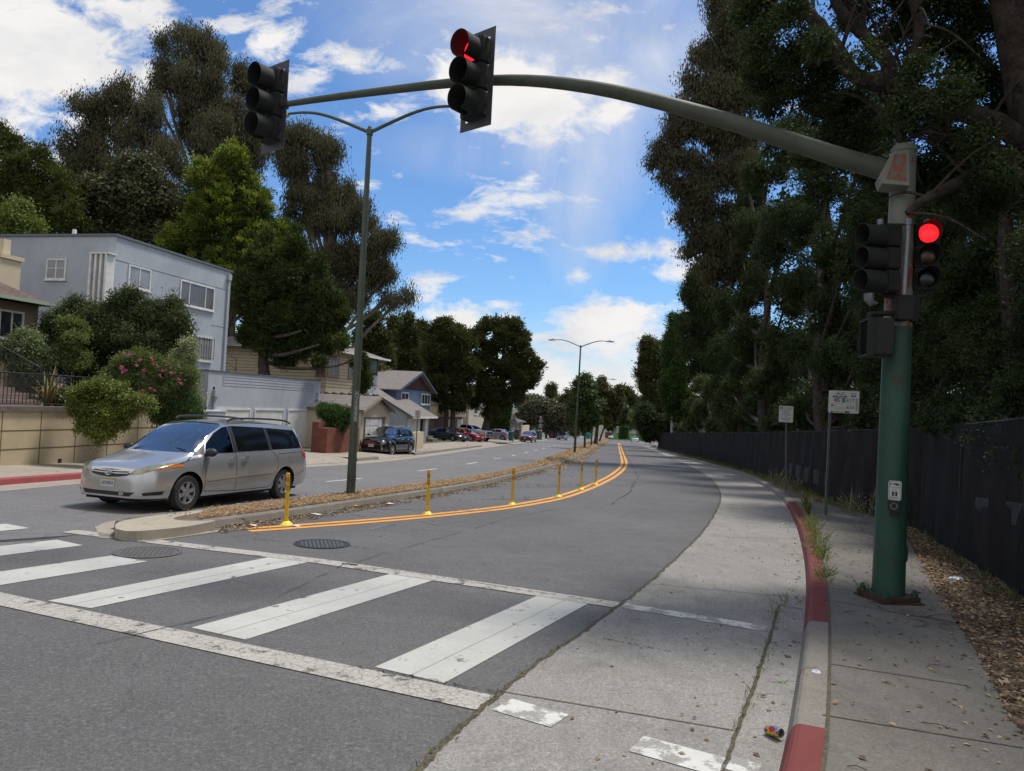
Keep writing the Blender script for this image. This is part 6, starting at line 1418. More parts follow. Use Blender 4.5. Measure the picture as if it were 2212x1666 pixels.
 if kind=='retro':
  for k in range(6):
   z=.60+k*.036;c.cut('grille',M_CHROME,[(-.44,z),(.44,z),(.44,z+.021),(-.44,z+.021)],'front',.008)
  c.cut('grille_surround',M_PLAST,[(-.46,.58),(.46,.58),(.44,.83),(-.44,.83)],'front',.002)
  for z in (.5,):c.cut('lower_intake',M_PLAST,[(-.5,.30),(.5,.30),(.5,.38),(-.5,.38)],'front',.003)
 elif kind=='pickup':
  c.cut('grille',M_PLAST,[(-.60,.82),(.60,.82),(.60,1.16),(-.60,1.16)],'front',.003);c.cut('grille_bar',M_CHROME,[(-.60,.965),(.60,.965),(.60,1.015),(-.60,1.015)],'front',.01)
  c.cut('front_bumper',M_CHROME,[(-1,.52),(1,.52),(1,.76),(-1,.76)],'front',.02,lambda q:q.x<.5)
  c.cut('headlight',M_HEAD,[(.63,.84),(.97,.84),(.97,1.14),(.63,1.14)],'front',.004,lambda q:q.x<.6,sides=(1,-1))
 else:
  zz=float(np.interp(.02,[p[0] for p in sp['belt']],[p[1] for p in sp['belt']]))
  c.cut('grille',M_PLAST,[(-.42,zz-.02),(.42,zz-.02),(.46,zz+.07),(-.46,zz+.07)],'front',.003)
  c.cut('lower_intake',M_PLAST,[(-.52,.28),(.52,.28),(.6,.42),(-.6,.42)],'front',.003)
  c.cut('headlight',M_HEAD,[(W*.55,zz+.0),(W*.9,zz+.03),(W*.98,zz+.16),(W*.75,zz+.12),(W*.58,zz+.07)],'front',.004,lambda q:q.x<.7,sides=(1,-1))
 c.finish(t,P);under(t,c,.12,L_-.12,W-.10,sp['sill']-.03,sp['sill']+.25)
 for wx in sp['wheels']:
  for sg in (1,-1):wheel(t,L_/2-wx,sg*(W-.125),sp['r'],.22,rim or M_RIM,lod,5 if kind!='retro' else 5,.62 if kind!='pickup' else .5)
 mirror(t,L_/2-sp['doors'][0]-.12,W-.02,zb+.07,P if kind!='pickup' else M_CHROME)
 for dd in (d1-.16,d2-.16):
  for sg in (1,-1):
   mb=MB();mb.tube([(L_/2-dd+.08,sg*(W*.985),zb-.12),(L_/2-dd-.08,sg*(W*.985),zb-.12)],.018,6);mb.build('door_handle',M_CHROME if kind=='retro' else P,t)
 zp=sp['sill']+.22;mb=MB();mb.box((L_/2-.01,-.155,zp),(L_/2+.02,.155,zp+.15));pl=mb.build('licence_plate',M_PLATEW,t)
 mb=MB();mb.box((-L_/2-.02,-.155,zp+.25),(-L_/2+.02,.155,zp+.40));mb.build('licence_plate',M_PLATEW,t)
 if kind=='retro':
  MX=Matrix.Translation((L_/2+.0205,0,zp+.07))@Matrix.Rotation(math.pi/2,4,'Z')@Matrix.Rotation(math.pi/2,4,'X');text_mesh('6WSP625',.085,mat('plate_blue',(.03,.04,.12),.5),pl,MX,sx=.8)
  for sg in (1,-1):
   M=Matrix.Translation((L_/2-.13,sg*.60,.74))@Matrix.Rotation(math.pi/2,4,'Y')@Matrix.Rotation(0,4,'X')
   mb=MB();mb.lathe([(.115,-.12),(.125,.02),(.11,.05),(.06,.09),(0,.10)],20,M=M);mb.build('headlight',M_HEAD,t,smooth=True)
   mb=MB();mb.lathe([(.055,-.12),(.055,.0),(0,.02)],14,M=Matrix.Translation((L_/2-.03,sg*.60,.40))@Matrix.Rotation(math.pi/2,4,'Y'));mb.build('fog_light',M_HEAD,t,smooth=True)
   for wx in sp['wheels']:
    mb=MB();pts=[(L_/2-wx+(sp['r']+.12)*math.cos(q),sg*(W-.03),sp['r']+(sp['r']+.12)*math.sin(q)) for q in [R(-5+k*19) for k in range(11)]];mb.tube(pts,[.02,.04,.055,.065,.07,.07,.07,.065,.055,.04,.02],10);mb.build('fender',P,t,smooth=True)
   mb=MB();mb.tube(chaikin([(L_/2-2.2,sg*.56,1.57),(L_/2-2.3,sg*.57,1.64),(L_/2-3.7,sg*.57,1.66),(L_/2-3.9,sg*.56,1.58)]),.02,8);mb.build('roof_rail',M_CHROME,t,smooth=True)
   mb=MB();mb.tube([(L_/2-1.28,sg*.90,.27),(L_/2-3.05,sg*.90,.27)],.04,8);mb.build('running_board',M_PLAST,t)
 if kind=='pickup':
  mb=MB();mb.box((-L_/2+.08,-.88,1.362),(L_/2-3.86,.88,1.39));mb.build('bed_cover',P,t)
 return t
def put(t,p,az,dz=0.0):place_car(t,0,0,az,dz=dz,pt=p)
hh=car('retro','black retro-styled wagon with chrome grille parked at left kerb',(.006,.007,.009),'car',.3,1,'parked_car',M_CHROME,rough=.12)
hf,hr=gp(850,986),gp(888,983.5);hr2=hf+Vector((2.63*math.sin(R(13)),2.63*math.cos(R(13)),0));pc_=hf.lerp(hr2,.5)
put(hh,Vector((pc_.x-.84,pc_.y,0)),181+13)
put(car('sedan','dark grey sedan parked nose-out on driveway beside the blue house',(.045,.045,.05),'car',.6,0,'parked_car',group='cars parked on the driveway'),at(967,950,75),128,.17)
put(car('sedan','red sedan tucked between the dark grey sedan and silver pickup',(.36,.012,.02),'car',.4,0,'parked_car',group='cars parked on the driveway'),at(1003,950,79.5),122,.17)
put(car('pickup','silver crew cab pickup truck parked nose-out under the round trees',(.62,.63,.65),'pickup truck',.25,0,'pickup_truck',rough=.35),at(1011,945,84),119,.17)
put(car('hatch','small lavender grey hatchback beside hedge under the tree',(.27,.27,.40),'car',.5,0,'parked_car'),at(1070,942,99),285,.17)
put(car('sedan','pale blue car mostly hidden behind the clipped hedge end',(.25,.33,.46),'car',.4,0,'parked_car'),at(1103,941,112),120,.17)
put(car('suv','dark red SUV facing the camera, parked beyond the green bin',(.14,.008,.014),'car',.4,0,'parked_car'),at(1141,954,104),180+14,0)
put(car('suv','silver grey SUV facing the camera, parked past the blue bin',(.30,.32,.36),'car',.5,0,'parked_car'),gp(1215,950.5),180+12)
put(car('suv','white SUV crossing at the far end left of the lamp',(.60,.60,.60),'car',.1,0,'moving_car'),gp(1323,949),180+30)
put(car('sedan','white sedan driving away in middle of the far right lane',(.55,.57,.60),'car',.2,0,'moving_car'),gp(1371,955.5),8)
put(car('sedan','white sedan farther ahead beside the black fence end',(.52,.55,.60),'car',.2,0,'moving_car'),gp(1394,953.5),14)
put(car('sedan','distant white sedan just visible beyond the two driving away',(.6,.6,.6),'car',.2,0,'moving_car'),gp(1378,947.8),60)
# ------------------------------------------------------------------ vegetation
G_=np.random.default_rng(11)
def vnoise(P,s,seed):
 g=np.random.default_rng(seed);o=np.zeros(len(P))
 for k in range(7):
  d=g.normal(size=3);d/=np.linalg.norm(d);f=s*(1.0+.55*k);o+=np.sin(P@d*f+g.uniform(0,6.28))*np.sin(P@g.normal(size=3)*f*.6+g.uniform(0,6.28))/(1+.35*k)
 return o/2.2
def unit(n,g):v=g.normal(size=(n,3));return v/np.linalg.norm(v,axis=1,keepdims=True)
LEAVES_TOTAL=0
TF=4.0
def leaf_mesh(name,P,axis,nrm,size,aspect,tint,mats,parent,mi=None,fold=.18):
 """rhombic leaves: P root points, axis growth direction, nrm rough facing"""
 global LEAVES_TOTAL
 n=len(P);LEAVES_TOTAL+=n;side=np.cross(axis,nrm);side/=np.linalg.norm(side,axis=1,keepdims=True)+1e-9;nn=np.cross(side,axis)
 size=np.asarray(size).reshape(-1,1)*np.ones((n,1));w=size*aspect
 v=np.empty((n,4,3));v[:,0]=P;v[:,1]=P+axis*size*.45+side*w*.5+nn*size*fold*.4;v[:,2]=P+axis*size;v[:,3]=P+axis*size*.45-side*w*.5+nn*size*fold*.4
 M=np.array(loc_matrix(parent).inverted()) if parent is not None else np.eye(4)
 v=v.reshape(-1,3)@M[:3,:3].T+M[:3,3]
 me=bpy.data.meshes.new(name);me.vertices.add(4*n);me.vertices.foreach_set('co',v.ravel().astype(np.float32))
 me.loops.add(4*n);me.loops.foreach_set('vertex_index',np.arange(4*n,dtype=np.int32));me.polygons.add(n)
 me.polygons.foreach_set('loop_start',np.arange(0,4*n,4,dtype=np.int32))
 for m_ in (mats if isinstance(mats,(list,tuple)) else [mats]):me.materials.append(m_)
 if mi is not None:me.polygons.foreach_set('material_index',mi.astype(np.int32))
 me.update(calc_edges=True)
 a=me.attributes.new('tint','FLOAT','FACE');a.data.foreach_set('value',np.clip(tint,0,1).astype(np.float32))
 o=bpy.data.objects.new(name,me);COL.objects.link(o)
 if parent is not None:o.parent=parent
 return o
def subdiv(blobs,k,f,seed,fill=.82):
 g=np.random.default_rng(seed);out=[]
 for c,r in blobs:
  r3=np.array(r if isinstance(r,(tuple,list)) else (r,)*3,float)
  for _ in range(k):
   d=unit(1,g)[0];q=np.array(tuple(c))+d*r3*fill*(.35+.65*g.random()**.5);out.append((q,tuple(r3*f*g.uniform(.65,1.35))))
 return out
SUB={'droop':(7,.30),'spray':(9,.30),'leaf':(9,.32)}
def crown(parent,blobs,n,per,size,mats,seed=1,sigma=.35,aspect=.5,mode='leaf',gap=.0,gs=1.2,lump=.35,shell=.5,tint=.5,tv=.35,name='crown',young=0.0,floor=None,sub=None,core=0):
 """blobs: (centre, (rx, ry, rz)); n clusters of per leaves each"""
 n,per=int(n/TF),int(per*TF)
 C0=np.array([tuple(b[0]) for b in blobs]);R0=np.array([b[1] if isinstance(b[1],(tuple,list)) else (b[1],)*3 for b in blobs],float);w0=R0[:,0]*R0[:,2];w0=w0/w0.sum()
 if len(blobs)<400:blobs=subdiv(blobs,sub[0] if sub else SUB[mode][0],sub[1] if sub else SUB[mode][1],seed+77)
 g=np.random.default_rng(seed);C=np.array([tuple(b[0]) for b in blobs]);Rr=np.array([b[1] if isinstance(b[1],(tuple,list)) else (b[1],)*3 for b in blobs],float)
 w=Rr[:,0]*Rr[:,2];w=w/w.sum();k=g.choice(len(C),n,p=w);d=unit(n,g)
 rad=shell+(1-shell)*g.random(n)**.6;rad*=1+lump*vnoise(C[k]+d*Rr[k]*.5,2.2/Rr.mean(),seed+5)
 c=C[k]+d*Rr[k]*rad[:,None]
 keep=np.ones(n,bool)
 if gap>0:keep&=vnoise(c,gs,seed+9)>-1+gap*1.6-.35
 for i in range(len(C)):q=np.linalg.norm((c-C[i])/Rr[i],axis=1)<.55;keep&=~(q&(k!=i)&(g.random(n)<.7))
 if floor is not None:keep&=c[:,2]>floor
 c,d,k=c[keep],d[keep],k[keep];m=len(c)
 ct=tint+tv*.6*vnoise(c,gs*1.3,seed+3)+tv*.5*(g.random(m)-.5)
 if young:ct=np.where((d[:,2]>-.2)&(g.random(m)<young),1.0,ct*.6)
 so_=g.random(m)<.12;c=c+d*(so_*g.uniform(.15,.45,m)*Rr[k].mean(axis=1))[:,None];cc=np.repeat(c,per,0);dd=np.repeat(d,per,0);N=len(cc);uu=unit(N,g);off=uu*(g.random(N)**.55)[:,None]*sigma*1.6*np.repeat(g.uniform(.45,1.45,m),per)[:,None];off[:,2]*=.8;ax_=np.repeat(unit(m,g),per,0);off+=ax_*(off*ax_).sum(1,keepdims=True)*.6
 if mode=='droop':off[:,2]*=1.5
 P=cc+off;t=np.repeat(ct,per)+tv*.5*(g.random(N)-.5)
 rnd_=unit(N,g)
 if mode=='droop':ax=rnd_*.45+np.array([0,0,-1.0]);nr=unit(N,g)
 elif mode=='spray':ax=dd*.9+rnd_*.55+np.array([0,0,.35]);nr=unit(N,g)
 else:ax=rnd_*.9+dd*.35;nr=dd*.6+unit(N,g)*.8+np.array([0,0,.5])
 ax/=np.linalg.norm(ax,axis=1,keepdims=True)
 S=size*g.uniform(.6,1.35,N)
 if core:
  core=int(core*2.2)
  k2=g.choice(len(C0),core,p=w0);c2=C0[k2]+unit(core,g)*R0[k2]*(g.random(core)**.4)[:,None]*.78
  P=np.concatenate([P,c2]);ax=np.concatenate([ax,unit(core,g)]);nr=np.concatenate([nr,unit(core,g)]);S=np.concatenate([S,size*2.6*g.uniform(.6,1.3,core)]);t=np.concatenate([t,g.random(core)*.35])  # larger inner leaves tinted dark to paint the shade inside the crown
 return leaf_mesh(name,P,ax,nr,S,aspect,t,mats,parent)
def limbs(parent,paths,m_,name='trunk',n=8):
 mb=MB()
 for P,r0,r1 in paths:
  P=chaikin(P,2 if r0<.1 else 3);mb.tube([p+Vector((math.sin(i*1.3),math.cos(i*1.7),math.sin(i*2.1)))*r0*.035 for i,p in enumerate(P)],[(r0+(r1-r0)*i/(len(P)-1))*(1+.03*math.sin(i*1.3+r0*50)+.04*math.sin(i*.45)) for i in range(len(P))],n)
 return mb.build(name,m_,parent,world=True,smooth=True)
def grow(base,blobs,r0,seed,extra=3,bend=.12,top=None):
 """trunk from base up through the crown with limbs reaching into each blob"""
 g=random.Random(seed);C=[Vector(b[0]) for b in blobs];cen=sum(C,Vector())/len(C);zt=max(c.z for c in C) if top is None else top
 out=[];tr=[Vector(base)]
 tip=max(C,key=lambda c:c.z)
 for t in (.3,.55,.8,1.0):
  p=Vector(base).lerp(Vector((cen.x*.6+tip.x*.4,cen.y*.6+tip.y*.4,zt)),t);s=(zt-base[2])*bend*.25;tr.append(p+Vector((g.uniform(-s,s),g.uniform(-s,s),0)))
 out.append((tr,r0,r0*.18))
 for b in blobs:
  c=Vector(b[0]);r=b[1] if not isinstance(b[1],(tuple,list)) else sum(b[1])/3;f=g.uniform(.35,.75);j=tr[0].lerp(tr[-1],max(.15,min(.85,((c.z-base[2])/max(.1,zt-base[2]))*f)))
  mid_=j.lerp(c,.5)+Vector((g.uniform(-.3,.3)*r,g.uniform(-.3,.3)*r,-.15*r));out.append(([j,mid_,c],r0*.38,r0*.08))
  for _ in range(extra):
   e=c+Vector((g.uniform(-1,1),g.uniform(-1,1),g.uniform(-.7,1)))*r*.8;out.append(([j.lerp(c,.7),c.lerp(e,.5)+Vector((0,0,r*.1)),e],r0*.12,r0*.03))
 return out
def B(lst,d,depth=None,ky=1.0,rz=None):
 """photo blobs (x, y, r[, extra depth]) -> world blobs at distance d"""
 out=[]
 for q in lst:
  dd=d+(q[3] if len(q)>3 else 0);r=q[2]/FPX*dd;out.append((at(q[0],q[1],dd),(r,r*ky,r*(rz or 1))))
 return out
M_BARK=(lambda t:(t.bump(t.noise(14,6,.7,0,sc=(1,1,.25)),.8,.03),t.out(t.mx(t.rng(t.noise(6,7,.7,0,sc=(1,1,.3)),.35,.65),(.14,.115,.095),(.065,.052,.042)),.95,.2))[-1])(NT('bark_brown'))
M_BARKD=(lambda t:(t.bump(t.noise(9,8,.75,.5),1.0,.05),t.out(t.mx(t.rng(t.noise(7,8,.75,.6),.38,.62),(.085,.07,.06),(.028,.023,.02)),.95,.15))[-1])(NT('bark_dark'))
M_BARKG=(lambda t:(t.bump(t.noise(10,6,.7,0,sc=(1,1,.25)),.5,.02),t.out(t.mx(t.rng(t.noise(3,7,.7,0,sc=(1,1,.3)),.35,.65),(.24,.20,.165),(.11,.09,.07)),.9,.2))[-1])(NT('bark_pale'))
L_EUC=leafmat('eucalyptus_leaf',(.05,.052,.030),(.095,.092,.055),(.19,.16,.095),.75,.28,.2)
L_LIME=leafmat('lime_tip_leaf',(.042,.064,.016),(.085,.118,.024),(.27,.30,.05),.7,.3,.2)
L_CYP=leafmat('cypress_leaf',(.032,.046,.015),(.062,.084,.024),(.14,.155,.04),.8,.22,.2)
L_PINE=leafmat('olive_pine_leaf',(.030,.040,.014),(.062,.072,.024),(.14,.125,.035),.8,.2,.2)
L_OAK=leafmat('dark_broad_leaf',(.022,.034,.014),(.045,.066,.026),(.095,.11,.045),.75,.2,.15)
L_BUSH=leafmat('shrub_leaf',(.032,.045,.018),(.068,.088,.034),(.14,.16,.07),.7,.22,.2)
L_MAPLE=leafmat('street_tree_leaf',(.035,.06,.018),(.065,.105,.028),(.12,.16,.04),.5,.3)
L_MAPR=leafmat('reddish_tree_leaf',(.055,.035,.018),(.085,.07,.028),(.12,.12,.035),.5,.3)
L_IVY=leafmat('yellow_green_leaf',(.05,.075,.018),(.13,.165,.03),(.30,.32,.06),.5,.25)
L_VAR=leafmat('variegated_leaf',(.12,.16,.07),(.26,.29,.15),(.50,.49,.32),.5,.3)
L_ROSE=leafmat('rose_leaf',(.06,.085,.03),(.13,.165,.055),(.26,.27,.11),.7,.3,.2)
L_OLIVE=leafmat('grey_olive_leaf',(.06,.062,.04),(.105,.105,.07),(.17,.16,.11),.6,.2)
L_JUN=leafmat('juniper_leaf',(.025,.055,.015),(.05,.10,.02),(.10,.17,.035),.6,.2)
L_DRY=leafmat('dry_leaf',(.075,.045,.028),(.19,.12,.07),(.40,.30,.18),.8,.1)
L_GRASS=leafmat('weed_blade',(.06,.085,.02),(.13,.16,.04),(.30,.27,.11),.6,.3)
def tree(name,label,cat,base,blobs,r0,m_leaf,n,per,size,seed,bark=None,group=None,extra=3,bend=.12,top=None,**k):
 t=thing(name,label,cat,base,0,group);limbs(t,grow(base,blobs,r0,seed,extra,bend,top),bark or M_BARK);crown(t,blobs,n,per,size,m_leaf,seed,**k);return t
def gbase(x,y,d,drop=0):p=at(x,y,d);return Vector((p.x,p.y,p.z-drop))
def hb(p):return Vector((p.x,p.y,hill(p.x,p.y)-.2)) if p.x<0 else Vector((p.x,p.y,gz(p.x,p.y)))
# ---- left background: eucalyptus and conifers on the hillside
bl=B([(400,100,55),(455,105,45),(385,155,55),(470,160,65),(520,190,50,2),(435,215,70),(520,255,62),(560,285,45),(470,290,62,-2),(400,260,48),(350,165,34),(330,205,30),(540,340,55),(460,360,60)],74)
tree('eucalyptus_tree','tallest brown-green eucalyptus behind the lime-tipped conifer','tree',hb(at(455,560,74)),bl,.75,L_EUC,9500,13,.30,21,M_BARKG,'eucalyptus trees on the left hillside',mode='droop',sigma=.52,aspect=.30,gap=.35,gs=.9,lump=.5,shell=.1,extra=6,sub=(8,.30))
bl=B([(190,245,42),(240,225,42),(285,215,42),(325,235,38),(170,300,40),(225,300,52),(285,300,52),(330,320,42),(180,360,50),(240,380,60),(310,390,55),(150,330,28),(370,350,45)],68)
tree('eucalyptus_tree','sparser brownish eucalyptus at left, cloud bank behind it','tree',hb(at(270,560,68)),bl,.6,L_EUC,6500,13,.28,22,M_BARKG,'eucalyptus trees on the left hillside',mode='droop',sigma=.48,aspect=.30,gap=.4,gs=.95,lump=.5,shell=.1,tint=.42,extra=6,sub=(7,.30))
bl=B([(650,300,46),(700,325,42),(640,360,46),(690,395,44),(735,420,46),(780,465,42),(720,480,50),(830,520,34),(790,545,40),(740,560,46),(800,600,36),(835,590,22),(660,440,50),(870,640,26),(840,650,22),(760,630,40),(700,580,50),(610,300,40)],60)
tree('eucalyptus_tree','spreading eucalyptus with drooping right side behind the near lamp post','tree',hb(at(715,700,60)),bl,.6,L_EUC,9000,13,.25,23,M_BARKG,'eucalyptus trees on the left hillside',mode='droop',sigma=.42,aspect=.30,gap=.35,gs=1.1,lump=.5,shell=.1,tint=.47,extra=6,sub=(8,.30))
bl=B([(20,330,34),(10,290,20),(55,365,36),(95,345,22),(120,385,30),(30,400,44),(90,425,44),(145,430,32),(20,460,44),(150,475,34),(80,480,50)],55)
tree('conifer_tree','green feathery conifer rising at left edge above grey house','tree',hb(at(70,600,55)),bl,.4,leafmat('left_conifer_leaf',(.034,.048,.014),(.072,.088,.022),(.16,.16,.04),.8,.2,.2),5200,13,.26,24,mode='spray',sigma=.36,aspect=.3,gap=.4,gs=1.3,lump=.55)
bl=B([(15,470,36),(40,455,26),(60,490,30),(10,510,30)],47)
tree('round_shrub_tree','light green small-leaved tree behind tan house chimney','tree',hb(at(20,600,47)),bl,.2,L_IVY,1500,14,.16,25,sigma=.3,gap=.3)
bl=B([(210,430,50),(270,420,48),(330,430,52),(190,480,45),(250,480,50),(320,480,52),(370,500,45),(300,370,40),(375,440,40)],58)
tree('broadleaf_tree','mixed dark green and rusty tree mass above the grey roof','tree',hb(at(280,620,58)),bl,.4,[leafmat('rusty_dark_leaf',(.04,.05,.025),(.075,.08,.035),(.15,.10,.05),.6,.2)][0],6800,12,.28,26,sigma=.45,gap=.25,lump=.5)
bl=[(495,325,14),(500,350,26),(480,385,34),(525,385,34),(460,425,42),(510,430,45),(552,430,38),(435,465,40),(480,480,50),(545,480,45),(410,505,38),(455,520,50),(520,530,50),(580,500,42),(390,540,30),(420,560,46),(480,575,50),(560,570,50),(610,540,34),(625,580,34)]
blw=B(bl,50);tl=thing('lime_conifer','broad cone-shaped conifer with bright yellow-green tips behind grey house','tree',hb(at(500,660,50)))
limbs(tl,grow(tl.location,blw,.4,5,2),M_BARK);crown(tl,blw,15000,12,.17,L_LIME,31,sigma=.21,aspect=.42,mode='spray',lump=.3,young=.42,shell=.75,tint=.55,tv=.5,sub=(1,.98),core=5000)
bl=[(640,500,10),(640,520,16),(640,550,26),(640,590,36),(620,640,44),(665,640,40),(580,505,9),(578,530,17),(575,570,28),(560,620,38),(520,600,22),(530,650,36),(690,555,9),(692,585,15),(695,625,24),(700,670,32),(725,640,14),(730,680,22),(560,680,40),(610,700,46),(665,700,44),(715,720,34),(540,725,24),(590,740,34),(640,745,34),(690,738,26),(725,722,18),(615,765,24),(610,560,20),(545,560,14)]
blw=B(bl,41.5);tc_=thing('twisted_cypress','large dark green cypress with ragged spires and twisted bare trunk','tree',at(571,812,41.5))
b0_=tc_.location;paths=[([b0_,at(567,770,41.5),at(575,742,41.3),at(570,715,41.5),at(560,680,41.5),at(600,610,41.5)],.34,.07),([at(570,745,41.3),at(590,728,41),at(620,725,40.6),at(650,715,40.5)],.17,.05),([at(569,765,41.4),at(600,770,40.8),at(640,760,40.5),at(690,745,40.5)],.17,.04),
 ([at(572,780,41.5),at(610,795,41),at(670,798,40.6),at(740,790,40.3),at(765,770,40.2)],.13,.03),([at(570,740,41.5),at(545,705,41.3),at(515,690,41.2)],.13,.04),([at(572,735,41.5),at(585,700,41.5),at(640,640,41.5)],.18,.05),([at(600,720,41.3),at(650,690,41),at(700,650,41)],.12,.03)]
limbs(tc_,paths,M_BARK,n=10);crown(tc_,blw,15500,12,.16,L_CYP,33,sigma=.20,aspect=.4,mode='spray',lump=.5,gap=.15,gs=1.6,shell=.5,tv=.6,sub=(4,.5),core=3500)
crown(tc_,B([(740,745,10),(766,784,6),(690,782,9),(735,735,12)],40.4),500,12,.17,L_CYP,34,sigma=.18,aspect=.4,mode='spray',lump=.6,name='low_branch_foliage')
def rowtree(label,pts,d,base,seed,m_=L_PINE,n=2600,size=.42,r0=.4,group='rounded dark cypresses behind the houses',**k):
 return tree('cypress_tree',label,'tree',hb(at(*base,d)),B(pts,d),r0,m_,n,11,size,seed,None,group,extra=2,mode='spray',sigma=size*1.15,aspect=.4,lump=.5,gap=k.pop('gap',.2),gs=.7,**k)
rowtree('rounded cypress just right of the near lamp post, above white house',[(812,700,22),(805,730,28),(800,765,30),(825,755,24),(775,745,26),(835,785,18)],92,(805,850),41)
rowtree('slender cypress spire, second in the row above blue house',[(849,695,9),(850,715,14),(848,745,18),(850,780,22),(865,800,20)],105,(850,870),42)
rowtree('tallest broad cypress of the row above blue house',[(883,692,9),(882,712,16),(885,740,22),(880,775,28),(890,800,26)],102,(884,870),43)
rowtree('right-hand cypress of the row, next to the round trees',[(915,704,8),(918,725,13),(915,755,18),(920,790,22)],108,(916,870),44)
def round_tree(label,pts,d,base,trunks,seed,n=8000,size=.30,**k):
 t=thing('round_tree',label,'tree',base,0,'two big round dark trees over the parked cars');limbs(t,trunks,M_BARK,n=9)
 crown(t,B(pts,d,ky=1.0),n,12,size,L_PINE,seed,mode='spray',sigma=.30,aspect=.42,lump=.45,gap=.33,gs=.9,shell=.35,tint=.5,**k);return t
d=82
b_=gp(963,951,.2);b_=at(963,948,d)
round_tree('left of two big round trees, with two slim dark trunks',[(965,705,20),(950,725,28),(985,722,28),(940,760,30),(975,760,34),(1005,750,28),(950,795,34),(990,795,34),(960,835,34),(1000,835,30),(940,850,20),(985,865,24),(955,870,16),(1015,790,22)],d,b_,
 [([at(963,948,d),at(964,900,d),at(966,840,d),at(960,770,d)],.34,.12),([at(976,948,d),at(978,900,d),at(984,840,d),at(990,770,d)],.36,.12),([at(966,840,d),at(945,800,d),at(940,760,d)],.14,.05),([at(984,840,d),at(1010,800,d),at(1005,750,d)],.14,.05)],51)
d=86
round_tree('right of two big round trees, forked trunk beside lavender hatchback',[(1045,705,18),(1075,700,18),(1105,705,20),(1035,735,28),(1075,735,32),(1115,735,28),(1130,770,26),(1050,780,34),(1095,780,34),(1155,790,20),(1060,825,34),(1110,825,34),(1145,815,20),(1030,850,24),(1070,865,28),(1110,860,24),(1025,800,26),(1060,890,16),(1015,870,14)],d,at(1046,935,d),
 [([at(1046,938,d),at(1052,910,d),at(1060,885,d)],.50,.36),([at(1060,885,d),at(1048,860,d),at(1040,800,d),at(1045,730,d)],.30,.08),([at(1060,885,d),at(1075,850,d),at(1085,790,d),at(1090,720,d)],.30,.08),([at(1075,850,d),at(1120,810,d),at(1150,790,d)],.14,.05)],52,9500)
rowtree('slim tall pine with bare trunk standing alone in distance',[(1191,838,8),(1188,850,9),(1195,856,9),(1180,872,6)],190,(1192,905),53,n=700,size=.5,r0=.3,group='far pines')
bl=B([(1140,885,22),(1165,880,22),(1190,888,24),(1215,895,22),(1150,905,20),(1180,912,24),(1210,918,20),(1235,905,18),(1130,900,14)],150)
tree('olive_shrub','large grey-olive bush mass behind the diamond sign','shrub',hb(at(1180,945,150)),bl,.3,L_OLIVE,3200,10,.5,54,sigma=.6,gap=.1)
bl=B([(1130,868,16),(1150,862,12),(1165,870,12),(1118,850,16),(1225,868,12)],175)
tree('pale_green_tree','pale green tree tops over the olive bush','tree',hb(at(1145,930,175)),bl,.3,L_MAPLE,1300,10,.5,55,sigma=.6)
bl=B([(1230,905,14),(1255,915,14),(1240,930,12),(1270,930,12),(1205,932,9),(1215,938,7),(1225,925,10)],200)
tree('green_shrub','bright green garden shrubs behind the far silver SUV','shrub',hb(at(1240,945,200)),bl,.2,L_IVY,1100,10,.5,56,sigma=.5)
def mtree(label,pts,base,d,seed,ml,n,r0=.13,size=.22,top=None,**k):
 t=thing('street_tree',label,'tree',base,0,'street trees planted in the median');bw=B(pts,d);limbs(t,grow(base,bw,r0,seed,3,.05),M_BARK)
 crown(t,bw,n,13,size,ml,seed,sigma=.32,aspect=.7,lump=.55,gap=.25,gs=1.1,shell=.3,**k);return t
b_=gp(1263,968,.13);d=(b_-CAM).dot(FW)
mtree('nearest green street tree, with a straight slim trunk',[(1262,820,12),(1258,835,20),(1272,845,20),(1255,860,26),(1275,868,24),(1262,890,26),(1280,900,16),(1245,880,16),(1265,912,20)],b_,d,61,L_MAPLE,3800)
b_=gp(1286.5,955,.13);d=(b_-CAM).dot(FW);d=min(d,112)
b_=at(1286.5,955,d);b_.z=gz(b_.x,b_.y)+.13
mtree('broad dark street tree with reddish upper twigs, thick trunk',[(1235,852,14),(1215,862,9),(1245,875,20),(1300,822,7),(1296,835,16),(1315,850,18),(1285,845,20),(1300,870,26),(1330,862,16),(1325,885,22),(1290,895,26),(1240,895,20),(1318,905,20),(1338,838,8),(1335,850,8)],b_,d,62,L_MAPR,4800,.32,.28,tint=.7)
mtree('leafy green street tree directly behind the thick-trunked one',[(1310,880,20),(1330,895,18),(1290,905,22),(1320,915,16),(1345,905,14),(1350,885,12)],at(1295,953,128),128,63,L_MAPLE,2800,.2,.28)
bl=B([(1352,853,14),(1340,865,14),(1365,862,14),(1350,878,16),(1374,876,8)],230)
tree('round_tree','far rounded dark tree against sky at street end','tree',at(1352,945,230),bl,.5,L_PINE,1500,9,.8,64,mode='spray',sigma=.8,lump=.4)
for k_,(x_,lb) in enumerate(((1357,'small green street tree right of the far single lamp'),(1376,'small street tree second from the far lamp'),(1392,'small reddish street tree beside the fence end'))):
 bl=B([(x_,898,13),(x_-9,908,11),(x_+8,908,11),(x_,918,12)],205+k_*8)
 tree('street_tree',lb,'tree',at(x_+1,950,205+k_*8),bl,.22,L_MAPR if k_==2 else L_MAPLE,900,10,.55,65+k_,None,'small trees beyond the median',sigma=.6,gap=.1)
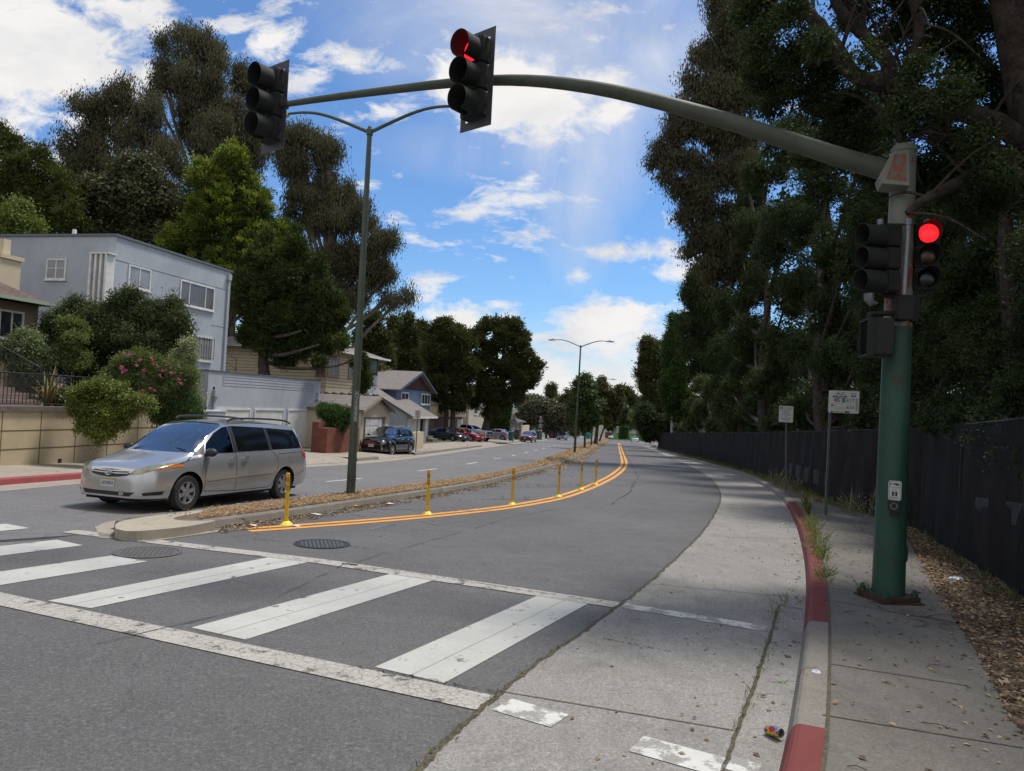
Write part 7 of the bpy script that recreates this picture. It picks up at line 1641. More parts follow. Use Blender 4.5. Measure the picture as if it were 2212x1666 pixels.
def hedge(label,a,b,w,h,m_,seed,n,size=.12,name='clipped_hedge'):
 t=thing(name,label,'hedge',a);d=(b-a);L_=d.length;d.normalize();s=Vector((-d.y,d.x,0));g=np.random.default_rng(seed)
 u=g.random(n)*L_;v=g.random(n)*w;z=g.random(n)*h;f=g.integers(0,4,n);v=np.where(f==0,w*g.random(n)**6,v);z=np.where(f==1,h-.1*g.random(n),z);u=np.where(f==2,L_*g.random(n)**8,u)
 A=np.array(a);D_,S_=np.array(d),np.array(s);P=A+u[:,None]*D_+v[:,None]*S_;P[:,2]=A[2]+z+(u/L_)*(b.z-a.z)+.06*vnoise(P,2,seed)
 mb=MB();mb.tube([a+s*w/2+Vector((0,0,-.1)),a.lerp(b,.5)+s*w/2+Vector((0,0,.3))],.05,6);limb=mb.build('stem',M_BARK,t,world=True)
 P=np.repeat(P,5,0)+g.normal(size=(n*5,3))*.07;leaf_mesh('foliage',P,unit(n*5,g),unit(n*5,g),size,.6,.5+.3*vnoise(P,2,3)+.3*(g.random(n*5)-.5),m_,t);return t
hedge('long dark clipped hedge behind the lavender hatchback',at(*zb(-150,1000),108),at(*zb(545,1000),108),2.0,5.3,L_JUN,71,9000,.3)
hedge('square cut hedge block at the far corner near lamp',at((2300+.2402*722)/1.8445,(1500+.2402*1030)/1.8445,190),at((2300+.2402*835)/1.8445,(1500+.2402*1025)/1.8445,190),3,2.9,L_JUN,72,3000,.35)
# ---- garden plants on the left
def shrub(name,label,pts,d,seed,ml,n,per,size,base=None,r0=.06,cat='shrub',**k):
 bw=B(pts,d);b_=base or at(pts[-1][0],pts[-1][1]+pts[-1][2],d);return tree(name,label,cat,b_,bw,r0,ml,n,per,size,seed,M_BARKG,None,extra=4,**k)
shrub('large_shrub','large dark green shrub in front of the grey house',[(165,665,22),(140,690,30),(110,700,26),(190,680,30),(230,680,30),(270,665,28),(290,640,18),(310,670,30),(345,690,30),(370,665,22),(385,700,26),(150,740,46),(220,735,50),(290,730,50),(350,740,44),(120,780,40),(180,800,40),(250,790,40),(330,790,36),(390,740,22),(105,735,30)],25.5,81,L_BUSH,13000,13,.075,at(250,860,25.5),.1,sigma=.17,aspect=.5,lump=.45,shell=.35,sub=(5,.55),core=1500)
shrub('flowering_shrub','tall airy shrub with a thin stem near the black railing',[(150,700,22),(160,735,26),(145,765,22),(170,780,20)],23.6,82,L_ROSE,1100,12,.07,at(157,870,23.6),.03,sigma=.13,gap=.3,gs=3,lump=.5)
shrub('pale_leaf_shrub','pale green long-leaved bush beside the terrace stair',[(50,735,26),(75,750,26),(30,760,24),(70,790,26),(95,770,16),(45,800,22),(85,820,18)],23.2,83,leafmat('pale_long_leaf',(.09,.12,.06),(.18,.22,.11),(.33,.36,.20),.5,.3),1500,12,.11,at(65,870,23.2),.04,sigma=.15,aspect=.28,gap=.3,gs=3,lump=.5)
rs=shrub('rose_bush','sprawling rose bush with pink blooms above the tan wall',[(265,790,24),(300,780,26),(340,795,26),(375,800,24),(240,820,22),(285,825,28),(330,835,28),(375,840,26),(215,845,18),(405,820,20),(300,855,22),(350,865,22)],22.2,84,L_ROSE,4600,12,.06,at(300,890,22.2),.05,sigma=.14,gap=.35,gs=3.2,lump=.5,shell=.3)
M_PET=leafmat('rose_petal',(.35,.04,.12),(.46,.10,.22),(.55,.24,.34),.6,.3)
fl=[(268,762),(278,768),(283,765),(303,778),(264,792),(261,797),(272,800),(267,803),(330,778),(326,774),(331,785),(295,790),(340,790),(363,785),(325,838),(333,843),(386,822),(391,828),(300,846),(307,844),(345,812),(250,850),(352,800),(310,800),(372,806)]
g=np.random.default_rng(5);fp=[]
for i,(x,y) in enumerate(fl):
 c=at(x,y,21.6-(i%3)*.15);fp.append(np.array(c)+g.normal(size=(16,3))*.022)
fp=np.concatenate(fp);leaf_mesh('blossom',fp,unit(len(fp),g),unit(len(fp),g),.045,.9,g.random(len(fp)),M_PET,rs)
shrub('variegated_shrub','tall cream-variegated shrub against the grey house wall',[(405,745,14),(408,775,18),(400,805,20),(410,830,18),(395,850,18),(415,860,14),(385,770,14)],24.0,85,L_VAR,1900,13,.06,at(405,890,24),.04,sigma=.12,gap=.25,gs=3.5,lump=.45)
shrub('hanging_ivy','yellow-green leafy ivy spilling over the tan retaining wall',[(175,855,18),(195,850,22),(225,850,22),(255,852,20),(280,860,14),(180,880,20),(210,880,26),(245,880,26),(272,885,16),(190,905,22),(222,908,24),(252,905,20),(208,928,16),(232,930,14),(226,945,9),(205,940,8),(300,866,15),(318,878,13),(160,848,12),(196,925,10),(262,915,12),(216,958,6)],20.3,86,L_IVY,5200,13,.065,at(215,880,20.6),.03,sigma=.10,lump=.5,shell=.4,sub=(4,.6))
shrub('trailing_juniper','dark trailing juniper hanging over the wall right of ivy',[(355,880,22),(385,875,26),(410,885,24),(365,905,22),(400,905,24),(420,900,14),(345,895,12)],22.4,87,L_JUN,2200,13,.10,at(385,890,22.7),.03,sigma=.14,aspect=.22,mode='droop',lump=.4)
shrub('dark_shrub','low dark shrub behind the railing beside the strap-leaved plant',[(135,855,20),(155,865,20),(125,870,14)],21.6,88,L_BUSH,900,12,.06,at(140,885,21.6),.03,sigma=.10)
ph=thing('strap_leaved_plant','spiky yellow-striped flax plant behind the black railing','plant',at(100,880,21.3))
mb=MB();g=random.Random(4);base=Vector(ph.location)
for k in range(46):
 a=g.uniform(0,6.28);L_=g.uniform(.8,1.5);e=g.uniform(.2,.85);w=g.uniform(.025,.045);dr=Vector((math.cos(a),math.sin(a),0));sd=Vector((-dr.y,dr.x,0));P=[]
 for i in range(6):
  t=i/5;P.append(base+dr*(L_*e*t*.75)+Vector((0,0,L_*(t*(1.15-e*.3)-e*t*t*.75))))
 vs=[];
 for i,p in enumerate(P):ww=w*(1-(i/5)**2*.9);vs+=[p-sd*ww,p+sd*ww]
 mb.add(vs,[(2*i,2*i+1,2*i+3,2*i+2) for i in range(5)],k%2)
mb.build('blades',[mat('flax_yellow',(.48,.36,.06),.6,col2=(.40,.20,.05),nscale=8),mat('flax_green',(.17,.19,.05),.6)],ph,world=True)
shrub('clipped_juniper','dense green juniper on top of the brick planter',[(705,885,14),(722,895,22),(740,900,18),(712,910,20),(735,915,20),(750,905,10),(728,925,12)],36.5,91,L_JUN,2600,13,.10,at(725,935,36.5),.08,sigma=.14,aspect=.35,mode='spray',lump=.5)
shrub('slim_cypress','slim dark cypress between clapboard house and white wing',[(783,770,7),(785,785,10),(783,805,13),(788,825,14),(783,845,14),(790,815,12)],46,92,L_CYP,1700,12,.14,at(785,862,46),.08,'tree',sigma=.16,aspect=.35,mode='spray')
shrub('rusty_shrub','rusty olive shrub between white wing and blue house',[(822,800,12),(835,815,18),(848,825,18),(830,835,16),(855,838,12),(840,848,12),(820,815,10)],72,93,leafmat('rusty_leaf',(.07,.065,.025),(.14,.115,.045),(.24,.14,.06),.6,.25),2200,12,.20,at(840,870,72),.08,sigma=.28)
shrub('dry_flower_bush','dry pale brown bush beside the sloping garage',[(882,903,5),(888,915,6),(886,928,6),(878,890,5),(864,808+82,3)],68,94,L_DRY,420,11,.14,at(886,945,68),.03,sigma=.2)
# ------------------------------------------------------------------ right side: fence, trees, litter
FB=[gp(*p,.14) for p in ((2560,1480),(2330,1375),(2212,1291),(2158,1250),(2080,1208),(2028,1171),(1955,1130))]+[at(*p) for p in ((1870,1098,19.5),(1800,1072,23),(1720,1040,29),(1640,1012,38),(1560,990,51),(1500,975,66),(1450,962,86),(1422,953,106))]
FB=[Vector((p.x,p.y,gz(p.x,p.y)+.13)) for p in FB]
M_SCRN=(lambda t:(t.bump(t.noise(30,3,.6,0,sc=(.6,.6,8)),.6,.01),t.out(t.mx(t.rng(t.noise(1.6,7,.65,.8,sc=(1,1,.45)),.42,.62),(.0085,.0068,.006),(.020,.0155,.013)),.85,.2))[-1])(NT('fence_screen'))
M_NET=(lambda t:t.out(t.mx(t.rng(t.vor(55,'F1'),.25,.45),(.12,.12,.125),(.012,.011,.011)),.7,.3))(NT('torn_net'))
fence=thing('screened_fence','long black screened chain-link fence along the right verge','fence',FB[0])
fp=resample(FB,240);L_=sum((b-a).length for a,b in zip(fp,fp[1:]))
FH=2.28
npost=30;fpost=resample(FB,npost)
for i in range(npost-1):
 seg_=[fpost[i].lerp(fpost[i+1],k/8) for k in range(9)];d=(seg_[-1]-seg_[0]).normalized();s=Vector((-d.y,d.x,0));mb=MB();vs=[]
 for k,p in enumerate(seg_):
  for j in range(5):z=.05+(FH-.05)*j/4-(.07*math.sin(k/8*math.pi) if j==4 else 0);o_=s*(.045*math.sin(k*1.7+j*1.1+i)+.03);vs+=[p+o_+Vector((0,0,z))]
 n5=len(vs);vs+=[v+s*-.012 for v in vs];fs=[(k*5+j,k*5+5+j,k*5+6+j,k*5+1+j) for k in range(8) for j in range(4)]
 mb.add(vs,fs+[tuple(q+n5 for q in f[::-1]) for f in fs]+[(k*5+4,k*5+9,n5+k*5+9,n5+k*5+4) for k in range(8)]);mb.build('screen_panel',M_SCRN,fence,world=True,smooth=True)
for i in range(npost):
 mb=MB();mb.tube([fpost[i]+Vector((0,0,-.1)),fpost[i]+Vector((0,0,FH+.05))],.03,8);mb.build('fence_post',M_BLACK,fence,world=True)
mb=MB();mb.tube([p+Vector((0,0,FH-.02)) for p in fpost],.02,6);mb.build('top_rail',M_BLACK,fence,world=True)
def onf(x,y,off=-.06):
 best=None;r=ray(x,y)
 for a,b in zip(fp,fp[1:]):
  d=(b-a);n=Vector((d.y,-d.x,0)).normalized();den=r.dot(n)
  if abs(den)<1e-6:continue
  t=(a-CAM).dot(n)/den;P=CAM+r*t;q=(P-a).dot(d)/d.length_squared
  if t>0 and-.02<=q<=1.02 and (best is None or t<best[0]):best=(t,P-r.normalized()*.12)
 return best[1] if best else None
for i,poly in enumerate((((2096,1072),(2212,1088),(2212,1140),(2150,1125),(2090,1095)),((1704,1000),(1790,1022),(1788,1052),(1740,1040),(1706,1025)))):
 P=[onf(*q) for q in poly]
 if all(p is not None for p in P):mb=MB();mb.prism(P,(0,.006,0));o=mb.build('torn_netting',M_NET,fence,world=True);o['label']='pale torn netting patch'
wbd=Bld('white_building','white rendered building glimpsed behind the far fence end','building',at(1447,945,96)-Vector((0,0,3)),R(14))
mb=MB();mb.prism([at(1446,975,96),at(1464,975,96),at(1464,975,104),at(1446,975,104)],(0,0,at(1446,862,96).z-at(1446,975,96).z));mb.build('corner_tower',M_STUC2,wbd.t,world=True)
mb=MB();mb.prism([at(1465,975,96),at(1600,975,80),at(1600,975,90),at(1465,975,106)],(0,0,at(1500,924,90).z-at(1500,975,90).z));mb.build('wall',M_STUC2,wbd.t,world=True)
GR='dark trees behind the right-hand fence'
def FD(x):return float(np.interp(x,[1400,1422,1450,1500,1560,1640,1720,1800,1870,1955,2028,2080,2158,2212,2330,2560],[112,106,86,66,51,38,29,23,19.5,16.2,14.3,12.9,11.6,10.5,8.8,7.3]))
def BF(pts,m_,ky=1.15):
 out=[]
 for q in pts:
  d_=FD(q[0]-q[2]*.3)+m_+(q[3] if len(q)>3 else 0);r=q[2]/FPX*d_;out.append((at(q[0],q[1],d_),(r,r*ky,r)))
 return out
def rf(name,label,pts,m_,seed,ml,n,per,size,r0,bx,bark=None,**k):
 d_=FD(bx)+m_;b_=at(bx,900,d_);b_=Vector((b_.x,b_.y,gz(b_.x,b_.y)+.1));return tree(name,label,'tree',b_,BF(pts,m_),r0,ml,n,per,size,seed,bark or M_BARKD,GR,**k)
def rt(name,label,pts,d,seed,ml,n,per,size,r0,base=None,bark=None,**k):
 bw=[q for q in B(pts,d,ky=1.15)];b_=base or at(pts[-1][0]+14,940,d+2);b_=Vector((b_.x,b_.y,gz(b_.x,b_.y)+.1));return tree(name,label,'tree',b_,bw,r0,ml,n,per,size,seed,bark or M_BARKD,GR,**k)
rt('conifer_tree','farthest tall olive-green conifer at the fence end, against sky',[(1398,735,10),(1403,755,14),(1395,780,13),(1420,765,20),(1400,810,18),(1425,800,22),(1400,845,18),(1430,845,24),(1398,880,15),(1425,890,24),(1400,915,16),(1440,760,18)],120,101,leafmat('olive_gold_leaf',(.03,.04,.012),(.07,.075,.02),(.15,.13,.025),.6,.2),8500,11,.32,.5,mode='spray',sigma=.5,aspect=.45,sub=(5,.55),shell=.5,core=1500)
rt('broadleaf_tree','low dark rounded tree beside the fence end',[(1395,890,12),(1388,905,14),(1410,905,20),(1400,930,16),(1425,925,20),(1445,915,18)],105,102,L_OAK,3600,11,.28,.3,sigma=.42,sub=(5,.55),core=600)
rt('conifer_tree','very dark narrow conifer left of the white building',[(1452,690,8),(1456,710,14),(1460,740,20),(1458,775,24),(1470,810,26),(1462,850,26),(1475,890,28),(1480,930,14),(1480,745,18)],90,103,L_JUN,8200,11,.24,.5,mode='spray',sigma=.36,aspect=.4,sub=(5,.55),shell=.5,core=1500)
rt('eucalyptus_tree','dark drooping tree above the white building',[(1500,600,20),(1490,630,20),(1520,610,28),(1500,660,24),(1530,650,34),(1490,700,26),(1520,710,32),(1560,680,36),(1500,750,30),(1550,740,36),(1520,800,36)],70,104,L_OAK,9500,12,.2,.5,mode='droop',sigma=.34,aspect=.4,sub=(6,.45),core=1200)
rf('oak_tree','grey-green leafy oak bush leaning over the far fence',[(1520,835,22),(1545,850,28),(1500,875,22),(1530,890,28),(1570,880,32),(1498,915,18),(1545,925,22),(1585,920,24),(1590,840,34),(1478,925,12)],3,105,L_BUSH,6500,12,.16,.2,1545,sigma=.26,core=900)
RE=[(1588,20,40),(1560,60,38),(1545,110,40),(1600,90,48),(1590,150,50),(1500,180,30),(1530,215,49),(1480,235,34),(1590,215,50),(1640,180,50),(1480,280,40),(1540,285,46),(1600,290,52),(1425,320,18),(1450,335,24),(1415,350,16),(1440,375,20),(1480,350,30),(1470,400,22),(1530,370,49),(1590,370,52),(1500,430,30),(1480,465,22),(1540,450,36),(1500,500,26),(1490,535,20),(1525,530,30),(1520,575,26),(1560,520,40),(1600,470,50),(1580,590,45),(1555,15,30)]
bw=B(RE,50);re_=thing('eucalyptus_tree','tall pale-trunked eucalyptus right of the arm, drooping leaves against sky','tree',Vector((at(1608,900,50).x,at(1608,900,50).y,gz(*at(1608,900,50).xy))),0,GR)
bb=re_.location;pth=[([bb,at(1607,800,50),at(1609,640,50),at(1598,480,50),at(1600,330,50),at(1592,180,50),at(1585,40,50)],.42,.08),([at(1604,560,50),at(1560,470,49.6),at(1500,400,49.3),at(1440,340,49)],.14,.025),([at(1600,400,50),at(1560,320,50),at(1510,220,50)],.12,.03),([at(1606,620,50),at(1650,500,50),at(1660,300,50)],.16,.04),([at(1605,650,50),at(1560,590,49.6),at(1510,560,49.4)],.10,.02),([at(1560,470,49.6),at(1510,470,49.3),at(1480,470,49.2)],.06,.015),([at(1500,400,49.3),at(1450,390,49)],.05,.012)]
limbs(re_,pth,M_BARKD,n=10);crown(re_,bw,15000,12,.22,L_EUC,106,sigma=.34,mode='droop',aspect=.30,tv=.5,tint=.42,sub=(7,.40),core=1500)
OK_=dict(lump=.45,sub=(8,.36),shell=.45,extra=2)
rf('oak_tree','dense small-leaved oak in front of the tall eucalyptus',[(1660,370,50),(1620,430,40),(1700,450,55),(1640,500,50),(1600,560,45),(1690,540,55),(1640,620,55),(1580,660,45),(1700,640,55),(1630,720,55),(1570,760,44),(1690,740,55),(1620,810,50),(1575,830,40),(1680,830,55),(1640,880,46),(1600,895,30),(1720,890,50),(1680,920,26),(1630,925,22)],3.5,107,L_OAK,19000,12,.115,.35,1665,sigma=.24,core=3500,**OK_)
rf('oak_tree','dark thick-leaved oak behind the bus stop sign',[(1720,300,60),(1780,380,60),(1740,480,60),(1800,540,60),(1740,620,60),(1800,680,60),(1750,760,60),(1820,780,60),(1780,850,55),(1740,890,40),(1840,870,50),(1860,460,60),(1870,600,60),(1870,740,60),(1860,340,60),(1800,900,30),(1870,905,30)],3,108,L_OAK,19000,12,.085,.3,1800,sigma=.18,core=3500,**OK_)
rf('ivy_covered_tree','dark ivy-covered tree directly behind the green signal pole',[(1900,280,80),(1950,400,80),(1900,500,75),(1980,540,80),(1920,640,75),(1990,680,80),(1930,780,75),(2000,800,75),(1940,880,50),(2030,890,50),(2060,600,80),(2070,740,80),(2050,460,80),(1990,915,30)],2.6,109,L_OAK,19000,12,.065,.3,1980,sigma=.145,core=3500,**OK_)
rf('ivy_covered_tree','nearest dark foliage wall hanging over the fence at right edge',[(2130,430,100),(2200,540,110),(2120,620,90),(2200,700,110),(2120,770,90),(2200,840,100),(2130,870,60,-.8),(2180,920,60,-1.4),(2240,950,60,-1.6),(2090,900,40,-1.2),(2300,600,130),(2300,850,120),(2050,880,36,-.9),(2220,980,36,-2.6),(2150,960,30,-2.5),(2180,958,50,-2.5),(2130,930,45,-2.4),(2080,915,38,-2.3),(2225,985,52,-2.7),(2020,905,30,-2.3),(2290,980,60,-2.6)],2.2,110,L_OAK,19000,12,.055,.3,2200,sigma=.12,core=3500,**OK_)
g=np.random.default_rng(77);nU=30000;u=g.random(nU)**1.5;fr=resample(FB,200);ii=(u*198.9).astype(int);F_=np.array([tuple(p) for p in fr]);a_=F_[ii]+(F_[ii+1]-F_[ii])*(u*198.9-ii)[:,None];dx_=F_[ii+1]-F_[ii];dx_/=np.linalg.norm(dx_,axis=1,keepdims=True);sd_n=np.stack([dx_[:,1],-dx_[:,0],0*u],1)
a_=a_+sd_n*(4.5+6*g.random(nU))[:,None];a_[:,2]+=17*g.random(nU)*(.75+.25*vnoise(a_,.35,4));P=np.repeat(a_,7,0)+g.normal(size=(nU*7,3))*.28
tag(leaf_mesh('undergrowth',P,unit(len(P),g),unit(len(P),g),.22*g.uniform(.6,1.4,len(P)),.6,.35+.25*g.normal(size=len(P)),L_OAK,None),kind='stuff')
d=8.6
ot=thing('overhanging_tree','big overhanging tree with thick pale limbs crossing the top right','tree',Vector((at(2330,900,d).x,at(2330,900,d).y,gz(*at(2330,900,d).xy))),0,GR)
b_=ot.location
LM=[([b_,at(2330,700,d),at(2300,500,d),at(2260,350,d),at(2200,150,d),at(2170,-60,d)],.26,.17),
      ([at(2275,380,d),at(2190,285,d),at(2117,252,d),at(2039,232,d),at(1960,196,d),at(1895,180,d),at(1840,165,d),at(1810,110,d-.1),at(1777,60,d-.1),at(1735,20,d-.1),at(1700,-30,d-.1)],.135,.06),
      ([at(1900,182,d),at(1930,150,d),at(1895,105,d),at(1850,60,d),at(1810,20,d),at(1790,-40,d)],.10,.05),([at(1930,190,d),at(1975,140,d),at(1990,60,d),at(1960,-40,d)],.09,.05),
      ([at(2290,450,d),at(2212,382,d-.2),at(2130,360,d-.3),at(2060,400,d-.4),at(1995,432,d-.5),at(1960,460,d-.5)],.11,.035),([at(2280,400,d),at(2180,330,d),at(2090,300,d),at(2010,300,d)],.10,.03),([at(1955,350,d),at(1945,310,d),at(1935,270,d),at(1930,200,d)],.022,.03)]
rg=random.Random(6)
for P_,r0_,r1_ in list(LM[1:]):
 Q_=resample(P_,9)
 for q in Q_[1:]:
  for _ in range(2):
   e=q+Vector((rg.uniform(-.7,.7),rg.uniform(-.5,.5),rg.uniform(-.5,.8)));LM.append(([q,q.lerp(e,.5)+Vector((0,0,.12)),e],.022,.006))
limbs(ot,LM,M_BARKD,n=14)
bw=B([(1620,10,50,.5),(1680,40,60,.5),(1640,90,45,.3),(1700,130,60,.8),(1760,180,60,1),(1690,220,50,1.5),(1780,270,60,1.5),(1840,230,50,1.2),(1880,20,60,.8),(1830,300,60,1.2),(1900,260,50,1.5),(1960,20,50,.8),(2050,30,80,.8),(2060,130,60,1),(2150,60,80,1.4),(2140,180,70,1.5),(2000,270,60,1.5),(2080,310,70,1.5),(2190,250,60,1.5),(1900,360,60,2),(2000,400,60,2),(2100,440,70,2),(2190,420,80,2),(2000,110,40,1.2),(1930,70,35,1.2),(1760,330,45,2),(1690,310,45,2.5),(1650,160,40,1),(2050,210,45,1.6),(1800,-60,80,.5),(2000,-80,100,.5),(2200,-80,110,.5),(2300,100,110,.8),(1740,90,30,.6),(1770,110,34,-.5),(1860,130,34,-.6),(1950,240,36,-.6),(2060,200,40,-.6),(1720,10,34,-.5),(2100,300,36,-.6),(1990,150,34,-.5),(2150,360,40,-.7)],d)
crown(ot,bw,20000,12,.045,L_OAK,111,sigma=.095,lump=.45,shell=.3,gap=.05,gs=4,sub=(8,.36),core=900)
tree('oak_tree','shade tree standing over the walk beyond the right edge of view','tree',Vector((10.5,3.0,.1)),[(Vector((9.0,5.5,7.5)),2.6),(Vector((11.5,8,8.5)),3.2),(Vector((12,4,9)),3.2),(Vector((9.2,1.5,8)),2.6),(Vector((13,1,8)),3),(Vector((15,6,8)),3.5),(Vector((7.2,3.5,9)),2.2),(Vector((7.6,7.5,10)),2.2),(Vector((6.8,.5,8.5)),2.2),(Vector((8.5,10,11.5)),2.4)],.35,L_OAK,8000,12,.13,112,None,GR,sigma=.3)
# ---- litter, straw, weeds
def scatter(name,label,pts,size,ml,seed,up=.0,kind='stuff',cat=None,aspect=.5,curl=.25,tint=None,lift=.01):
 g=np.random.default_rng(seed);P=np.array([tuple(p) for p in pts]);n=len(P);P[:,2]+=lift+g.random(n)*lift*2
 a=g.random(n)*6.283;ax=np.stack([np.cos(a),np.sin(a),g.normal(size=n)*.18],1);nr=np.stack([g.normal(size=n)*curl,g.normal(size=n)*curl,np.ones(n)],1)
 o=leaf_mesh(name,P,ax/np.linalg.norm(ax,axis=1,keepdims=True),nr,size*g.uniform(.5,1.4,n),aspect,g.random(n) if tint is None else tint+.2*g.normal(size=n),ml,None,fold=.35)
 return tag(o,label,cat,None,kind)
rs_=random.Random(9)
def between(A,Bq,n,dz,p0=1.0,clump=0.0):
 A=resample(A,60);Bq=resample(Bq,60);out=[]
 while len(out)<n:
  i=rs_.random()*58.99;k=int(i);f=i-k;a=A[k].lerp(A[k+1],f);b=Bq[k].lerp(Bq[k+1],f);q=a.lerp(b,rs_.random()**p0)
  if clump and math.sin(q.x*3.1+math.sin(q.y*2.3)*2)*math.sin(q.y*2.7+q.x)+rs_.uniform(-.5,.5)<clump:continue
  out.append(Vector((q.x,q.y,gz(q.x,q.y)+dz)))
 return out
near_f=[p for p in resample(FB[:9],60)]
wr_=plane(resample([Vector((p.x,p.y,0)) for p in WEDGE],60),0)
scatter('leaf_litter',None,between(near_f,wr_,15000,.14,.85),.055,L_DRY,1,lift=.012)
scatter('leaf_litter',None,between(wr_,plane(wa,0),900,.15,2.6),.05,L_DRY,2,lift=.003)
gt=offs(kd[:260],-.06);scatter('leaf_litter',None,between(offs(kd[:200],-.28),gt[:200],260,.0,.6,.2),.05,L_DRY,3,lift=.004)
scatter('leaf_litter',None,between(plane(edge,0)[0:180],plane(kr5,0)[0:180],260,0,1),.04,L_DRY,4,lift=.004)
L_STRAW=leafmat('pine_straw',(.15,.09,.045),(.36,.23,.125),(.58,.42,.25),.85,.1)
def nearpart(P,n0,n1):return resample(P[n0:n1+1],40)
for n0,n1,cnt,sz in ((1,14,42000,.10),(14,40,14000,.18),(40,119,12000,.26)):
 scatter('pine_straw',None,between(nearpart(inL,n0,n1),nearpart(inR,n0,n1),cnt,MH),sz,L_STRAW,5+n0,aspect=.09 if n0<14 else .14,lift=.014,curl=.5)
for n0,n1,cnt,sz,wd in ((1,14,6500,.055,.5),(14,40,4200,.09,.7),(40,118,3000,.14,.9)):
 M_=nearpart(med,n0,n1);scatter('leaf_litter',None,between(offs(M_,.02),offs(M_,wd),cnt,.0,2.2,-.25),sz,L_DRY if n0<14 else L_STRAW,60+n0,lift=.006)
scatter('leaf_litter',None,between(offs(nearpart(med,1,30),.5),offs(nearpart(med,1,30),2.8),420,.0,1.4),.05,L_DRY,81,lift=.004)
scatter('leaf_litter',None,between(offs(nearpart(med,1,9),-1.2),offs(nearpart(med,1,9),-.2),500,MH,1),.05,L_DRY,82,lift=.006)
L_SCRAP=leafmat('paper_scrap',(.35,.33,.30),(.5,.5,.48),(.62,.62,.6),.8,.1)
for i,(x,y,s,lb) in enumerate(((682,1112,.11,'flattened white paper scrap against the median kerb'),(545,1136,.10,'small white paper scrap left of the first yellow post'),(640,1137,.06,'pale scrap beside the first yellow post foot'),(768,1094,.07,'bright yellow crumpled wrapper by the median kerb'),(842,1089,.13,'grey flattened carton beside median kerb'))):
 c=gp(x,y,.01);mb=MB();g=random.Random(i);n=7;mb.add([c+Vector((math.cos(k*6.283/n)*s*g.uniform(.6,1.3),math.sin(k*6.283/n)*s*.8*g.uniform(.6,1.3),g.uniform(.0,.03))) for k in range(n)]+[c+Vector((0,0,.03))],[(k,(k+1)%n,n) for k in range(n)])
 tag(mb.build('paper_scrap',mat('scrap_yellow',(.7,.55,.03),.6) if i==3 else mat('scrap_white',(.55,.55,.53),.7),None),lb,'litter')
def weeds(name,label,spots,seed,h,n,spread=.10,w=.05,kind=None,cat='weed',lean=.5,ml=None,twig=True):
 g=np.random.default_rng(seed);P,A,S,T=[],[],[],[]
 for c in spots:
  k=max(3,int(n*g.uniform(.5,1.4)));hh_=h*g.uniform(.5,1.3);b=np.array(tuple(c))+np.c_[g.normal(size=(k,2))*spread*.4,np.zeros(k)]
  d_=g.normal(size=(k,3))*lean;d_[:,2]=1;d_/=np.linalg.norm(d_,axis=1,keepdims=True);P.append(b);A.append(d_);S.append(hh_*g.uniform(.4,1.2,k));T.append(np.clip(g.normal(.5,.25,k),0,1))
 P,A,S,T=map(np.concatenate,(P,A,S,T));root=None
 if kind is None:root=thing(name,label,cat,spots[0])
 o=leaf_mesh(name if kind else 'foliage',P,A,unit(len(P),g),S,w,T,ml or L_GRASS,root,fold=.1)
 if twig and kind is None:
  P2=np.repeat(P+A*S[:,None]*.6,6,0)+g.normal(size=(len(P)*6,3))*h*.09;leaf_mesh('leaves',P2,unit(len(P2),g),unit(len(P2),g),h*.10,.35,np.clip(g.normal(.5,.3,len(P2)),0,1),ml or L_GRASS,root)
 return tag(o,kind=kind) if kind else root
def ln(pts,n,dz,j=.03):
 P=resample([gp(*p,dz) for p in pts],n);return [p+Vector((rs_.uniform(-j,j),rs_.uniform(-j,j),0)) for p in P]
weeds('weed','upright leafy green weed at the start of the red kerb',ln([(1738,1092),(1748,1115)],6,.15),1,.34,9,lean=.25,w=.12)
weeds('weed','spreading stringy weed midway along the red kerb joint',ln([(1752,1130),(1768,1190)],12,.15),2,.42,12,lean=.6,w=.035)
weeds('weed','bushy green weed on the red kerb beside the signal pole',ln([(1768,1195),(1776,1215)],7,.15),3,.30,16,lean=.6,w=.05)
weeds('weed','short spreading weed lowest on the red kerb joint',ln([(1780,1238),(1786,1262)],6,.15),4,.24,14,lean=.8,w=.05)
weeds('weed','dry twiggy weed at the left foot of the signal pole',ln([(1868,1288),(1885,1290)],3,.15),5,.28,5,lean=.5,w=.03)
weeds('weed','thin wispy weed in the gutter joint near far crossing line',ln([(1672,1345),(1682,1312)],4,.0),6,.22,8,lean=.5,w=.04)
weeds('weed_strip',None,ln([(1590,1580),(1640,1450),(1665,1370)],60,.0,.015),7,.05,5,.05,.12,'stuff')
weeds('weed_strip',None,ln([(905,1664),(1000,1573),(1100,1480),(1220,1395)],50,.0,.02),8,.05,4,.06,.12,'stuff')
weeds('verge_grass',None,[Vector((p.x,p.y,gz(p.x,p.y)+.12)) for p in between(offs(kd[idx(1085):],.4),[p for p in resample(FB[6:],60)],1500,.12,.7)],9,.26,9,.25,.05,'stuff')
weeds('verge_grass',None,between(near_f,offs(near_f,-.5),300,.12,1.2),10,.16,7,.2,.06,'stuff')
weeds('dry_grass',None,ln([(1440,0+962),(1500,982),(1600,1016),(1660,1045)],90,.12,.25),11,.25,12,.3,.05,'stuff',ml=L_STRAW)
weeds('dry_grass',None,[p+Vector((0,0,.15)) for p in [gp(x,y) for x in range(1078,1100,3) for y in (948,950)]]+[gp(x,950+.2*(x%5),.15) for x in range(1062,1090,2)],12,.5,26,1.2,.05,'stuff',ml=L_STRAW)
weeds('dry_grass',None,[gp(x,y,.15) for x,y in ((905,978),(912,976),(920,975),(700,981),(730,982),(690,979),(935,973),(1000,966),(1015,964),(980,969),(770,978))],13,.22,22,.5,.05,'stuff')
